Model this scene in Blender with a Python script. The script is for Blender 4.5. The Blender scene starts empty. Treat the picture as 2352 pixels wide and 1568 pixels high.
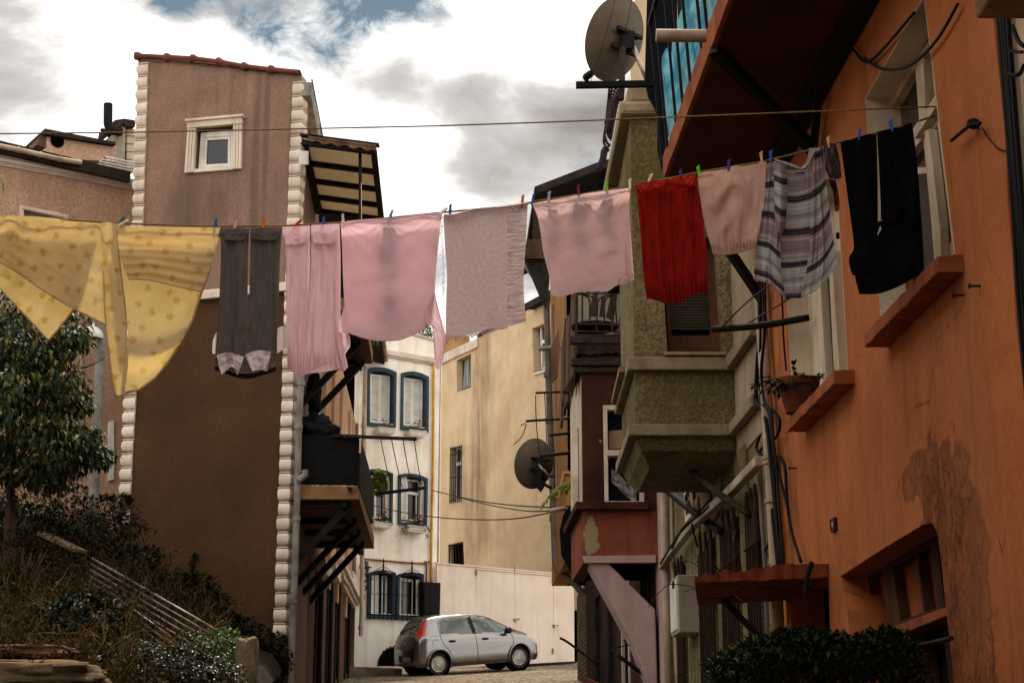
import bpy, math, random
from mathutils import Vector, Matrix, noise
from mathutils.geometry import tessellate_polygon
random.seed(7)
SC = bpy.context.scene
COL = SC.collection
V = Vector
# ------------------------------------------------------------------ camera model
F, CX, CY = 3920.0, 1176.0, 784.0          # focal length and centre in photo units (2352 wide)
TH = math.atan(1016.0 / F)                 # pitch: the horizon lies below the frame
ST, CT = math.sin(TH), math.cos(TH)
CAM = V((0, 0, 1.6))
SLOPE = 0.095                             # the street climbs away from the viewer
AX = -0.0385                               # the street runs slightly to the left

def ray(x, y):
    u, v = (x - CX) / F, (CY - y) / F
    return V((u, CT - v * ST, ST + v * CT))

def at(x, y, Y):
    d = ray(x, y)
    return CAM + d * (Y / d.y)

class Plane:
    """upright plane through o along horizontal direction a; +d comes towards the viewer's side"""
    def __init__(s, o, a):
        s.o = V((o[0], o[1], 0)); s.a = V((a[0], a[1], 0)).normalized()
        n = V((s.a.y, -s.a.x, 0))
        if n.dot(V((CAM.x, CAM.y, 0)) - s.o) < 0: n = -n
        s.n = n
    def px(s, x, y, d=0.0):
        r = ray(x, y)
        t = (s.o + s.n * d - CAM).dot(s.n) / r.dot(s.n)
        return CAM + r * t
    def sz(s, x, y, d=0.0):
        p = s.px(x, y, d)
        return ((p - s.o).dot(s.a), p.z)
    def w(s, u, z, d=0.0):
        q = s.o + s.a * u + s.n * d
        return V((q.x, q.y, z))

def side(X):   return Plane((X, 0), (AX, 1))          # plane along the street
def XA(x, y, Y): return at(x, y, Y).x - AX * Y      # offset from the street axis of an image point at depth Y
def YA(X, x, y): return side(X).px(x, y).y              # depth of an image point on the street-side plane X
def face(Y):   return Plane((0, Y), (1, AX * 0.0))    # plane across the street

# readings of photo crops: (units per crop pixel, x offset, y offset)
CROP = dict(d=(1, 0, 0), t1=(.3335, 0, 0), t2=(.3335, 784.4, 0), t3=(.3333, 1568.8, 0), t4=(.3335, 0, 522.5),
 t5=(.3335, 784.4, 522.5), t6=(.3333, 1568.8, 522.5), t7=(.3335, 0, 1045), t8=(.3335, 784.4, 1045),
 t9=(.3335, 1568.8, 1045), z1=(.1685, 1251.8, 803.9), z2=(.319, 1251.8, 1068), z3=(.2124, 1515.9, 1045),
 z4=(.2198, 1177, 402), z5=(.2747, 648.8, 803.9), z6=(.2312, 648.8, 1205.8), y1=(.1709, 861.3, 1389.6),
 y2=(.249, 826.8, 832.6), y3=(.1355, 826.8, 1223), y4=(.2636, 1292, 0), y5=(.2686, 0, 1148.4),
 y6=(.3187, 976.1, 763.7), w1=(.2857, 0, 470.8), w2=(.2563, 470.8, 482.3), w3=(.2782, 769.4, 424.9),
 w4=(.2198, 1205.8, 379), w5=(.2783, 1584.8, 275.6), v4=(.14648, 677.6, 287.1), v5=(.15378, 0, 275.6),
 v6=(.1978, 1263.2, 631.6), v7=(.18315, 1481.4, 574.2), v8=(.2197, 660.3, 947.4))
def q(c, s):
    k, ox, oy = CROP[c]
    out = []
    for t in s.split():
        a, b = t.split(',')
        out.append((float(a) * k + ox, float(b) * k + oy))
    return out
def bl(Q, u, v):                            # bilinear inside a quad TL,TR,BR,BL
    (a, b, c, d) = Q
    return tuple((1 - v) * ((1 - u) * a[i] + u * b[i]) + v * ((1 - u) * d[i] + u * c[i]) for i in (0, 1))
def sub(Q, u0, v0, u1, v1):
    return [bl(Q, u0, v0), bl(Q, u1, v0), bl(Q, u1, v1), bl(Q, u0, v1)]

# ------------------------------------------------------------------ mesh buffer
WL = {}
def sm3(P, k=5):                          # smooth curve through a few points
    out = []
    for i in range(len(P) - 1):
        a, b, c, d = P[max(i - 1, 0)], P[i], P[i + 1], P[min(i + 2, len(P) - 1)]
        for j in range(k):
            t = j / k
            out.append(.5 * (2 * b + (c - a) * t + (2 * a - 5 * b + 4 * c - d) * t * t + (3 * b - a - 3 * c + d) * t ** 3))
    return out + [P[-1]]
class MB:
    def __init__(s): s.v = []; s.f = []; s.uv = []
    def add(s, vs, fs, uvs=None):
        n = len(s.v)
        s.v += [V(p) for p in vs]
        s.uv += list(uvs) if uvs else [(0, 0)] * len(vs)
        s.f += [tuple(i + n for i in f) for f in fs]
        return s
    def prism(s, pts, off, holes=()):
        """planar polygon (world points) swept by vector off, with holes"""
        off = V(off); loops = [[V(p) for p in pts]] + [[V(p) for p in h] for h in holes]
        allp = [p for l in loops for p in l]
        tris = tessellate_polygon(loops)
        n = len(allp)
        vs = allp + [p + off for p in allp]
        fs = [tuple(t) for t in tris] + [tuple(i + n for i in reversed(t)) for t in tris]
        k = 0
        for l in loops:
            m = len(l)
            for i in range(m):
                a, b = k + i, k + (i + 1) % m
                fs.append((a, b, b + n, a + n))
            k += m
        return s.add(vs, fs)
    def box(s, o, ax, ay, az):
        o, ax, ay, az = V(o), V(ax), V(ay), V(az)
        vs = [o, o + ax, o + ax + ay, o + ay]; vs += [p + az for p in vs]
        return s.add(vs, [(0, 3, 2, 1), (4, 5, 6, 7), (0, 1, 5, 4), (1, 2, 6, 5), (2, 3, 7, 6), (3, 0, 4, 7)])
    def cbox(s, c, sx, sy, sz, rot=None):
        m = rot or Matrix.Identity(3)
        ax, ay, az = m @ V((sx, 0, 0)), m @ V((0, sy, 0)), m @ V((0, 0, sz))
        return s.box(V(c) - (ax + ay + az) / 2, ax, ay, az)
    def bar(s, a, b, w, h=None, up=(0, 0, 1)):
        a, b = V(a), V(b); d = b - a; h = h or w
        u = V(up)
        if abs(d.normalized().dot(u)) > .97: u = V((0, 1, 0))
        x = d.cross(u).normalized() * w; y = x.cross(d).normalized() * h
        return s.box(a - x / 2 - y / 2, x, y, d)
    def tube(s, pts, r, n=7, cap=True):
        pts = [V(p) for p in pts]
        if 3 <= len(pts) <= 9 and n <= 8 and not isinstance(r, (list, tuple)): pts = sm3(pts)
        m = len(pts)
        rs = r if isinstance(r, (list, tuple)) else [r] * m
        vs, fs = [], []
        t0 = (pts[1] - pts[0]).normalized()
        u = t0.cross(V((0, 0, 1)))
        if u.length < .1: u = t0.cross(V((1, 0, 0)))
        u.normalize()
        for i, p in enumerate(pts):
            t = (pts[min(i + 1, m - 1)] - pts[max(i - 1, 0)]).normalized()
            u = (u - t * u.dot(t))
            if u.length < 1e-6: u = t.orthogonal()
            u.normalize(); w = t.cross(u)
            for k in range(n):
                a = 2 * math.pi * k / n
                vs.append(p + (u * math.cos(a) + w * math.sin(a)) * rs[i])
        for i in range(m - 1):
            for k in range(n):
                a, b = i * n + k, i * n + (k + 1) % n
                fs.append((a, b, b + n, a + n))
        if cap:
            fs.append(tuple(reversed(range(n)))); fs.append(tuple(range((m - 1) * n, m * n)))
        return s.add(vs, fs)
    def lathe(s, prof, c, axis=(0, 0, 1), n=20, caps=True):
        """prof: list of (radius, height along axis)"""
        axis = V(axis).normalized(); u = axis.orthogonal().normalized(); w = axis.cross(u)
        vs, fs = [], []
        for r, h in prof:
            for k in range(n):
                a = 2 * math.pi * k / n
                vs.append(V(c) + axis * h + (u * math.cos(a) + w * math.sin(a)) * r)
        for i in range(len(prof) - 1):
            for k in range(n):
                a, b = i * n + k, i * n + (k + 1) % n
                fs.append((a, b, b + n, a + n))
        if caps:
            fs.append(tuple(reversed(range(n)))); fs.append(tuple(range((len(prof) - 1) * n, len(prof) * n)))
        return s.add(vs, fs)
    def grid(s, fn, nu, nv, uvf=None):
        vs, uv = [], []
        for j in range(nv + 1):
            for i in range(nu + 1):
                vs.append(fn(i / nu, j / nv)); uv.append(uvf(i / nu, j / nv) if uvf else (i / nu, j / nv))
        fs = [(j * (nu + 1) + i, j * (nu + 1) + i + 1, (j + 1) * (nu + 1) + i + 1, (j + 1) * (nu + 1) + i)
              for j in range(nv) for i in range(nu)]
        return s.add(vs, fs, uv)
    def slab(s, pl, poly, d0, d1, holes=()):
        """polygon read on plane pl at offset d0 (front), swept back to d1"""
        pts = [pl.px(x, y, d0) for x, y in poly]
        hs = [[pl.px(x, y, d0) for x, y in h] for h in holes]
        return s.prism(pts, pl.n * (d1 - d0), hs)
    def build(s, name, mat, parent=None, smooth=False, bevel=0, solid=0, auto=None):
        lo = V((min(p.x for p in s.v), min(p.y for p in s.v), min(p.z for p in s.v)))
        hi = V((max(p.x for p in s.v), max(p.y for p in s.v), max(p.z for p in s.v)))
        base = V(((lo.x + hi.x) / 2, (lo.y + hi.y) / 2, lo.z))
        me = bpy.data.meshes.new(name)
        me.from_pydata([p - base for p in s.v], [], s.f)
        uvl = me.uv_layers.new(name='UVMap')
        buf = [0.0] * (2 * len(me.loops))
        for i, l in enumerate(me.loops):
            buf[2 * i], buf[2 * i + 1] = s.uv[l.vertex_index]
        uvl.data.foreach_set('uv', buf)
        me.validate(); me.update()
        import bmesh
        if len(s.f) < 60000 and not getattr(s, 'open', False):
            bm = bmesh.new(); bm.from_mesh(me); bmesh.ops.recalc_face_normals(bm, faces=bm.faces); bm.to_mesh(me); bm.free()
        if smooth:
            for p in me.polygons: p.use_smooth = True
            if auto: me.set_sharp_from_angle(angle=math.radians(auto))
        me.materials.append(mat)
        o = bpy.data.objects.new(name, me); COL.objects.link(o)
        if parent:
            o.parent = parent; o.location = base - WL[parent.name]
        else:
            o.location = base
        WL[o.name] = base
        if bevel:
            m = o.modifiers.new('Bevel', 'BEVEL'); m.width = bevel; m.segments = 2; m.limit_method = 'ANGLE'
        if solid:
            m = o.modifiers.new('Solidify', 'SOLIDIFY'); m.thickness = solid
        return o

def tag(o, label=None, cat=None, group=None, kind=None):
    if label: o['label'] = label
    if cat: o['category'] = cat
    if group: o['group'] = group
    if kind: o['kind'] = kind
    return o
def thing(name, label, cat, loc, group=None):
    o = bpy.data.objects.new(name, None); COL.objects.link(o)
    o.location = loc; o.empty_display_size = .2
    WL[o.name] = V(loc)
    return tag(o, label, cat, group)

def G(x, y):                                # street level
    z = SLOPE * min(y, 52) + max(0, y - 52) * .03
    t = max(0, min(1, (y - 24) / 12))
    return z + .04 * (max(-6, min(6, x)) + 3.9) * t * t

# ------------------------------------------------------------------ materials
def S(r, g, b, k=1.0):
    def f(c):
        c /= 255.0
        return min(.93, k * (c / 12.92 if c <= .04045 else ((c + .055) / 1.055) ** 2.4))
    return (f(r), f(g), f(b), 1)
class NT:
    def __init__(s, name):
        s.m = bpy.data.materials.new(name); s.m.use_nodes = True
        s.t = s.m.node_tree; s.t.nodes.clear()
        s.out = s.n('ShaderNodeOutputMaterial')
    def n(s, ty, **kw):
        n = s.t.nodes.new(ty)
        for k, v in kw.items():
            if k in n.inputs: n.inputs[k].default_value = v
            else: setattr(n, k, v)
        return n
    def l(s, a, b): s.t.links.new(a, b)
    def ramp(s, fac, a, b, c0=(0, 0, 0, 1), c1=(1, 1, 1, 1)):
        r = s.n('ShaderNodeValToRGB'); e = r.color_ramp.elements
        e[0].position, e[1].position = a, b; e[0].color, e[1].color = c0, c1
        s.l(fac, r.inputs[0]); return r.outputs[0]
    def mix(s, fac, a, b, mode='MIX'):
        m = s.n('ShaderNodeMix', data_type='RGBA', blend_type=mode)
        for sock, val in ((m.inputs[0], fac), (m.inputs[6], a), (m.inputs[7], b)):
            if hasattr(val, 'is_linked'): s.l(val, sock)
            else: sock.default_value = val
        return m.outputs[2]
    def math(s, op, a, b=0.0):
        m = s.n('ShaderNodeMath', operation=op)
        for sock, val in ((m.inputs[0], a), (m.inputs[1], b)):
            if hasattr(val, 'is_linked'): s.l(val, sock)
            else: sock.default_value = val
        return m.outputs[0]
    def pos(s, scale=(1, 1, 1), loc=(0, 0, 0), rot=(0, 0, 0), src=None):
        if src is None: src = s.n('ShaderNodeNewGeometry').outputs['Position']
        m = s.n('ShaderNodeMapping'); m.inputs['Scale'].default_value = scale
        m.inputs['Location'].default_value = loc; m.inputs['Rotation'].default_value = rot
        s.l(src, m.inputs[0]); return m.outputs[0]
    def noise(s, vec, scale, detail=8, rough=.6, dist=0):
        n = s.n('ShaderNodeTexNoise'); n.inputs['Scale'].default_value = scale; n.inputs['Detail'].default_value = detail
        n.inputs['Roughness'].default_value = rough; n.inputs['Distortion'].default_value = dist
        s.l(vec, n.inputs['Vector']); return n.outputs['Fac']
    def voro(s, vec, scale, feat='F1', rnd=1.0, out='Distance', dim='3D'):
        n = s.n('ShaderNodeTexVoronoi', feature=feat, voronoi_dimensions=dim)
        n.inputs['Scale'].default_value = scale; n.inputs['Randomness'].default_value = rnd
        s.l(vec, n.inputs['Vector']); return n.outputs[out]
    def bump(s, h, strength=.4, dist=.01, prev=None):
        b = s.n('ShaderNodeBump'); b.inputs['Strength'].default_value = strength; b.inputs['Distance'].default_value = dist
        s.l(h, b.inputs['Height'])
        if prev: s.l(prev, b.inputs['Normal'])
        return b.outputs[0]
    def blob(s, c, r, wob=.5, wscale=3.0, soft=.25):
        """1 inside a ragged patch round world point c"""
        p = s.n('ShaderNodeNewGeometry').outputs['Position']
        d = s.n('ShaderNodeVectorMath', operation='SUBTRACT'); s.l(p, d.inputs[0]); d.inputs[1].default_value = c
        e = s.n('ShaderNodeVectorMath', operation='DIVIDE'); s.l(d.outputs[0], e.inputs[0]); e.inputs[1].default_value = r
        ln = s.n('ShaderNodeVectorMath', operation='LENGTH'); s.l(e.outputs[0], ln.inputs[0])
        k = s.math('ADD', ln.outputs['Value'], s.math('MULTIPLY', s.math('SUBTRACT', s.noise(s.pos(), wscale), .5), wob * 2))
        return s.ramp(k, 1 - soft, 1.0, (1, 1, 1, 1), (0, 0, 0, 1))
    def done(s, col, rough=.8, normal=None, spec=.3, metal=0.0, coat=0.0):
        p = s.n('ShaderNodeBsdfPrincipled')
        for k, v in (('Base Color', col), ('Roughness', rough), ('Metallic', metal), ('Specular IOR Level', spec), ('Coat Weight', coat)):
            if hasattr(v, 'is_linked'): s.l(v, p.inputs[k])
            else: p.inputs[k].default_value = v
        if normal: s.l(normal, p.inputs['Normal'])
        s.l(p.outputs[0], s.out.inputs[0]); s.p = p
        return s.m

def surf(name, c1, c2=None, scale=2.0, rough=.85, bump=.3, bscale=45, streak=None, amt=.6, spots=None, sthr=.62, sscale=5,
         spec=.1, metal=0.0, grain=None, coat=0.0, stretch=(1, 1, 1), hook=None, bdist=.01, contrast=.15, gmix=.72):
    t = NT(name)
    c2 = c2 or tuple(x * .72 for x in c1[:3]) + (1,)
    p = t.pos(stretch)
    col = t.mix(t.ramp(t.noise(p, scale, 9, .65), .5 - contrast, .5 + contrast), c1, c2)
    if grain:
        col = t.mix(t.math('MULTIPLY', t.ramp(t.noise(t.pos(), bscale, 3, .7), .42, .58), gmix), col, grain)
    if streak:
        f = t.ramp(t.noise(t.pos((1, 1, .07)), 5, 7, .6), .5, .75)
        col = t.mix(t.math('MULTIPLY', f, amt), col, streak)
    if spots:
        f = t.ramp(t.noise(t.pos(), sscale, 8, .7), sthr, sthr + .06)
        col = t.mix(f, col, spots)
    if hook: col = hook(t, col)
    nrm = None
    if bump:
        h = t.math('ADD', t.noise(t.pos(stretch), bscale, 5, .65), t.math('MULTIPLY', t.noise(t.pos(), scale * 3, 4), .6))
        nrm = t.bump(h, bump, bdist)
    return t.done(col, rough, nrm, spec, metal, coat)

def cloth(name, colf, trans=.35, rough=.9, bump=.35, bscale=14, weave=500, tint=None):
    """woven cloth: diffuse plus translucency; colf(t, uv) gives the colour socket"""
    t = NT(name)
    uv = t.n('ShaderNodeUVMap').outputs[0]
    col = colf(t, uv) if callable(colf) else t.mix(t.ramp(t.noise(uv, 7, 6, .6), .3, .7), colf, tuple(x * .82 for x in colf[:3]) + (1,))
    h = t.math('ADD', t.noise(t.pos((1, 1, .35), src=t.n('ShaderNodeTexCoord').outputs['Object']), bscale, 7, .62, .5),
               t.math('MULTIPLY', t.noise(uv, weave, 2), .05))
    nrm = t.bump(h, bump * .8, .03)
    d = t.n('ShaderNodeBsdfPrincipled'); t.l(col, d.inputs['Base Color']); d.inputs['Roughness'].default_value = rough
    d.inputs['Specular IOR Level'].default_value = .04; d.inputs['Sheen Weight'].default_value = 0
    t.l(nrm, d.inputs['Normal'])
    tr = t.n('ShaderNodeBsdfTranslucent')
    t.l(t.mix(.35, col, tint) if tint else col, tr.inputs[0]); t.l(nrm, tr.inputs[1])
    m = t.n('ShaderNodeMixShader'); m.inputs[0].default_value = trans
    t.l(d.outputs[0], m.inputs[1]); t.l(tr.outputs[0], m.inputs[2]); t.l(m.outputs[0], t.out.inputs[0])
    return t.m

def leafmat(name, cols, trans=.3, rough=.45, spec=.4):
    t = NT(name)
    uv = t.n('ShaderNodeUVMap').outputs[0]
    sx = t.n('ShaderNodeSeparateXYZ'); t.l(uv, sx.inputs[0])
    r = t.n('ShaderNodeValToRGB'); e = r.color_ramp.elements
    while len(e) < len(cols): e.new(.5)
    for i, c in enumerate(cols): e[i].position = i / (len(cols) - 1); e[i].color = c
    t.l(sx.outputs[0], r.inputs[0])
    d = t.n('ShaderNodeBsdfPrincipled'); t.l(r.outputs[0], d.inputs['Base Color']); d.inputs['Roughness'].default_value = rough
    d.inputs['Specular IOR Level'].default_value = spec
    tr = t.n('ShaderNodeBsdfTranslucent'); t.l(r.outputs[0], tr.inputs[0])
    m = t.n('ShaderNodeMixShader'); m.inputs[0].default_value = trans
    t.l(d.outputs[0], m.inputs[1]); t.l(tr.outputs[0], m.inputs[2]); t.l(m.outputs[0], t.out.inputs[0])
    return t.m

def leaf(mb, c, d, up, L, W, bend=.25):
    """one folded leaf from c along d"""
    d = V(d).normalized(); sd = d.cross(V(up))
    if sd.length < .05: sd = d.orthogonal()
    sd.normalize(); n = sd.cross(d)
    k = random.random()
    mid = c + d * L * .5 - n * L * bend * .25
    tip = c + d * L - n * L * bend
    mb.add([c, mid + sd * W * .5 + n * W * .18, tip, mid - sd * W * .5 + n * W * .18, mid], [(0, 1, 4), (1, 2, 4), (2, 3, 4), (3, 0, 4)], [(k, 0)] * 5)

def rv():
    while True:
        p = V((random.uniform(-1, 1), random.uniform(-1, 1), random.uniform(-1, 1)))
        if .05 < p.length < 1: return p
# ------------------------------------------------------------------ camera, sky, sun
cam = bpy.data.objects.new('Camera', bpy.data.cameras.new('Camera')); COL.objects.link(cam)
cam.data.sensor_width = 36; cam.data.lens = F / 2352 * 36
cam.location = CAM; cam.rotation_euler = (math.pi / 2 + TH, 0, 0)
cam.data.clip_start = .05; cam.data.clip_end = 3000
SC.camera = cam
SC.view_settings.view_transform = 'Standard'; SC.view_settings.look = 'None'
SC.view_settings.exposure = 0.42; SC.view_settings.gamma = 1.0
SUN_EL, SUN_AZ = math.radians(60), math.radians(3)      # azimuth from +Y, negative to the left
sd = V((math.sin(SUN_AZ) * math.cos(SUN_EL), math.cos(SUN_AZ) * math.cos(SUN_EL), math.sin(SUN_EL)))
sun = bpy.data.objects.new('Sun', bpy.data.lights.new('Sun', 'SUN')); COL.objects.link(sun)
sun.rotation_euler = sd.to_track_quat('Z', 'Y').to_euler(); sun.location = sd * 60
sun.data.energy = 3.4; sun.data.angle = math.radians(6); sun.data.color = (1, .9, .76)

def make_world():
    w = bpy.data.worlds.new('World'); SC.world = w; w.use_nodes = True
    t = NT.__new__(NT); t.t = w.node_tree; t.t.nodes.clear()
    out = t.n('ShaderNodeOutputWorld'); bg = t.n('ShaderNodeBackground'); bg.inputs[1].default_value = .1
    sky = t.n('ShaderNodeTexSky', sky_type='NISHITA'); sky.sun_disc = False
    sky.sun_elevation = SUN_EL; sky.sun_rotation = SUN_AZ; sky.altitude = 50; sky.dust_density = .8
    gen = t.n('ShaderNodeTexCoord').outputs['Generated']
    big = t.noise(t.pos((1, 1, 1.7), (3.1, .4, 1.3), src=gen), 7.5, 12, .62, .35)
    fine = t.noise(t.pos((1, 1, 1.6), (.3, 2.2, .6), src=gen), 26, 12, .7, .5)
    cover = t.math('ADD', t.math('MULTIPLY', big, .55), t.math('MULTIPLY', fine, .45))
    def lump(x, y, r, k):                  # a gap or a dense part of the cloud, by direction
        d = t.n('ShaderNodeVectorMath', operation='DISTANCE'); t.l(gen, d.inputs[0]); d.inputs[1].default_value = ray(x, y).normalized()
        return t.math('MULTIPLY', t.ramp(d.outputs['Value'], 0, r, (1, 1, 1, 1), (0, 0, 0, 1)), k)
    for a in ((430, -25, .032, -.2), (640, 10, .035, -.1), (850, -10, .034, -.22), (960, 25, .026, -.2), (740, 120, .03, -.11), (1010, 60, .016, -.1), (390, 10, .02, -.1),
              (880, 225, .022, -.12), (800, 70, .03, -.12), (1060, 50, .025, -.08), (330, 320, .02, -.05), (610, 70, .03, -.12),
              (200, 200, .09, .2), (1200, 150, .07, .2), (1000, 160, .05, .16), (560, 200, .03, .06), (400, 200, .05, .12)):
        cover = t.math('ADD', cover, lump(*a))
    mask = t.ramp(cover, .33, .50)
    shade = t.noise(t.pos((1, 1, 2.2), (5.2, 1.4, .2), src=gen), 6.5, 9, .55, .3)
    for a in ((30, 120, .10, -.17), (1280, 330, .07, -.10), (420, 330, .05, -.05), (620, 300, .04, -.05), (1090, 210, .025, -.1), (1150, 390, .05, -.07), (900, 170, .025, -.1),
              (700, 330, .1, .12), (260, 200, .06, .1), (1200, 60, .07, .15), (880, 110, .03, .1), (1390, 330, .05, -.1)):
        shade = t.math('ADD', shade, lump(*a))
    lit = t.n('ShaderNodeValToRGB'); t.l(shade, lit.inputs[0]); e = lit.color_ramp.elements
    e[0].position = .26; e[0].color = (2.6, 2.4, 2.2, 1); e[1].position = .55; e[1].color = (12.5, 12.1, 11.6, 1)
    m = e.new(.42); m.color = (5.4, 5.15, 4.9, 1)
    # cloud deck as seen from below, boosted in the unseen part behind the viewer
    blue = t.mix(.85, sky.outputs[0], (1.15, 1.7, 2.0, 1))
    col = t.mix(mask, blue, lit.outputs[0])
    sy = t.n('ShaderNodeSeparateXYZ'); t.l(gen, sy.inputs[0])      # added glow: unseen sky behind the viewer boosted to brighten house fronts
    k = t.ramp(sy.outputs[1], -.35, .45, (1.75, 1.75, 1.75, 1), (1, 1, 1, 1))
    col = t.mix(1.0, col, k, 'MULTIPLY')
    t.l(col, bg.inputs[0]); t.l(bg.outputs[0], out.inputs[0])
make_world()

# ------------------------------------------------------------------ shared materials
M = {}
M['white'] = surf('white_plaster', S(240, 232, 218, 1.0), S(216, 203, 184, 1.0), 1.2, .9, .25, 60, S(150, 128, 104), .35)
M['trim'] = surf('white_moulding', S(206, 190, 172, 1.0), S(176, 158, 140), 1.6, .8, .2, 50, S(120, 100, 84), .35)
M['paint'] = surf('white_paint', S(222, 216, 205), S(190, 182, 170), 3, .55, .1, 30, S(130, 112, 90), .25)
M['black_iron'] = surf('black_iron', (.005, .0045, .0045, 1), (.012, .009, .007, 1), 8, .7, .3, 60, spec=.1)
M['rust'] = surf('rusty_iron', (.04, .019, .01, 1), (.012, .008, .006, 1), 9, .85, .5, 70, spec=.1)
M['glass'] = surf('dark_glass', (.008, .009, .010, 1), (.014, .014, .014, 1), 1, .08, 0, spec=.4)
M['dark'] = surf('dark_interior', (.003, .0025, .002, 1), None, 1, .95, 0, spec=.0)
M['roofdark'] = surf('dark_roofing', (.012, .009, .008, 1), (.03, .021, .016, 1), 4, .85, .6, 30)
M['tile'] = surf('roof_tile', S(112, 66, 52), S(74, 44, 36), 3, .8, .4, 30, S(60, 45, 38), .4)
M['wood'] = surf('weathered_wood', S(108, 78, 58), S(60, 42, 32), 3, .85, .5, 40, stretch=(1, 1, .2))
M['darkwood'] = surf('dark_rotten_wood', (.014, .010, .007, 1), (.045, .028, .018, 1), 5, .9, .8, 30, spots=S(120, 100, 76), sthr=.66, sscale=8)
M['greypipe'] = surf('grey_pipe', S(128, 122, 112), S(92, 86, 78), 4, .6, .2, 30, S(60, 50, 40), .4)
M['pipewhite'] = surf('old_white_pipe', S(178, 158, 136), S(140, 118, 98), 3, .6, .2, 30, S(84, 62, 44), .6)
M['rope'] = surf('yellow_rope', S(132, 106, 66), S(88, 70, 44), 60, .9, .4, 200)
M['cable'] = surf('black_cable', (.005, .005, .005, 1), None, 4, .65, 0, spec=.12)
M['steel'] = surf('galvanised_steel', S(170, 160, 146), S(120, 112, 100), 5, .35, .1, 40, metal=.8)

# ------------------------------------------------------------------ ground
def build_ground():
    b = MB()
    xs = [-40, -26, -18, -13, -10, -8] + [-6 + .5 * i for i in range(27)] + [9, 12, 17, 26, 40]
    ys = [-12, -4, 2, 8, 14, 20, 26, 30] + [34 + .5 * i for i in range(44)] + [60, 75, 100, 150]
    vs = [(x, y, G(x, y) + .012 * noise.noise(V((x * .4, y * .4, 0)))) for y in ys for x in xs]
    n = len(xs)
    b.add(vs, [(j * n + i, j * n + i + 1, (j + 1) * n + i + 1, (j + 1) * n + i) for j in range(len(ys) - 1) for i in range(n - 1)])
    b.open = True
    t = NT('cobblestones')
    vec = t.pos((1, 1, 0), rot=(0, 0, .5))
    wob = t.n('ShaderNodeTexNoise'); wob.inputs['Scale'].default_value = 2.5; t.l(vec, wob.inputs['Vector'])
    ad = t.n('ShaderNodeVectorMath', operation='MULTIPLY_ADD'); t.l(wob.outputs['Color'], ad.inputs[0]); ad.inputs[1].default_value = (.12, .12, 0); t.l(vec, ad.inputs[2])
    edge = t.voro(ad.outputs[0], 5.5, 'DISTANCE_TO_EDGE', .8)
    cell = t.voro(ad.outputs[0], 5.5, 'F1', .8, 'Color')
    sx = t.n('ShaderNodeSeparateXYZ'); t.l(cell, sx.inputs[0])
    stone = t.mix(sx.outputs[0], S(150, 128, 98, .9), S(104, 88, 70, .9))
    stone = t.mix(t.math('MULTIPLY', t.noise(t.pos(), 14, 6), .5), stone, S(176, 156, 124))
    col = t.mix(t.ramp(edge, .02, .09), S(46, 38, 30), stone)
    col = t.mix(t.math('MULTIPLY', t.ramp(t.noise(t.pos(), .7, 5), .45, .7), .45), col, S(70, 56, 42))
    t.done(col, .85, t.bump(t.ramp(edge, 0, .16), .8, .05))
    o = b.build('street', t.m, smooth=True); tag(o, 'cobbled street climbing between the houses', kind='structure')
build_ground()
b = MB()
for i in range(24):
    y = -12 + i * 1.8
    b.add([V((-4.5, y, G(-4.5, y) + .045)), V((4.5, y, G(4.5, y) + .045)), V((4.5, y + 1.8, G(4.5, y + 1.8) + .045)), V((-4.5, y + 1.8, G(-4.5, y + 1.8) + .045))], [(0, 1, 2, 3)])
b.open = True
tag(b.build('added_dark_road', surf('added_dark_asphalt', (.05, .047, .043, 1), (.035, .033, .03, 1), 2, .9, .4, 60)), 'unseen dark asphalt sheet added to cut ground bounce in the alley', kind='structure')  # unseen dark sheet, added so less light bounces up from the ground

# ------------------------------------------------------------------ left: tall narrow brown house
TF = Plane(at(684, 513, 27), (math.cos(math.radians(15)), -math.sin(math.radians(15))))
LX = XA(684, 513, 27)
BX, AXW = XA(826, 1115, 27), XA(865, 330, 27)      # outer edges of balcony and awning
LP = side(LX)
tower = thing('brown_house', 'narrow tall brown rendered house with bulging white corner blocks and tiled shed roof', 'house', at(470, 1500, 27.3))
def stain_under(t, col):
    for c, r in ((TF.px(585, 420), (.10, .3, 3.0)), (TF.px(500, 470), (.28, .3, .7)), (TF.px(425, 500), (.5, .3, 1.2)), (TF.px(612, 300), (.07, .3, 2.2))):
        col = t.mix(t.math('MULTIPLY', t.blob(c, r, .35, 4, .6), .45), col, S(74, 58, 46))
    return col
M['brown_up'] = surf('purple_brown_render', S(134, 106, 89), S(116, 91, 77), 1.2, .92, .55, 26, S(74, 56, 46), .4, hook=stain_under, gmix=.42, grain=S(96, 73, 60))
M['brown_low'] = surf('dark_brown_render', S(78, 53, 33), S(62, 42, 26), .7, .92, .5, 26, gmix=.45, grain=S(54, 35, 20), spots=S(126, 92, 62), sthr=.8, sscale=9)
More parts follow.
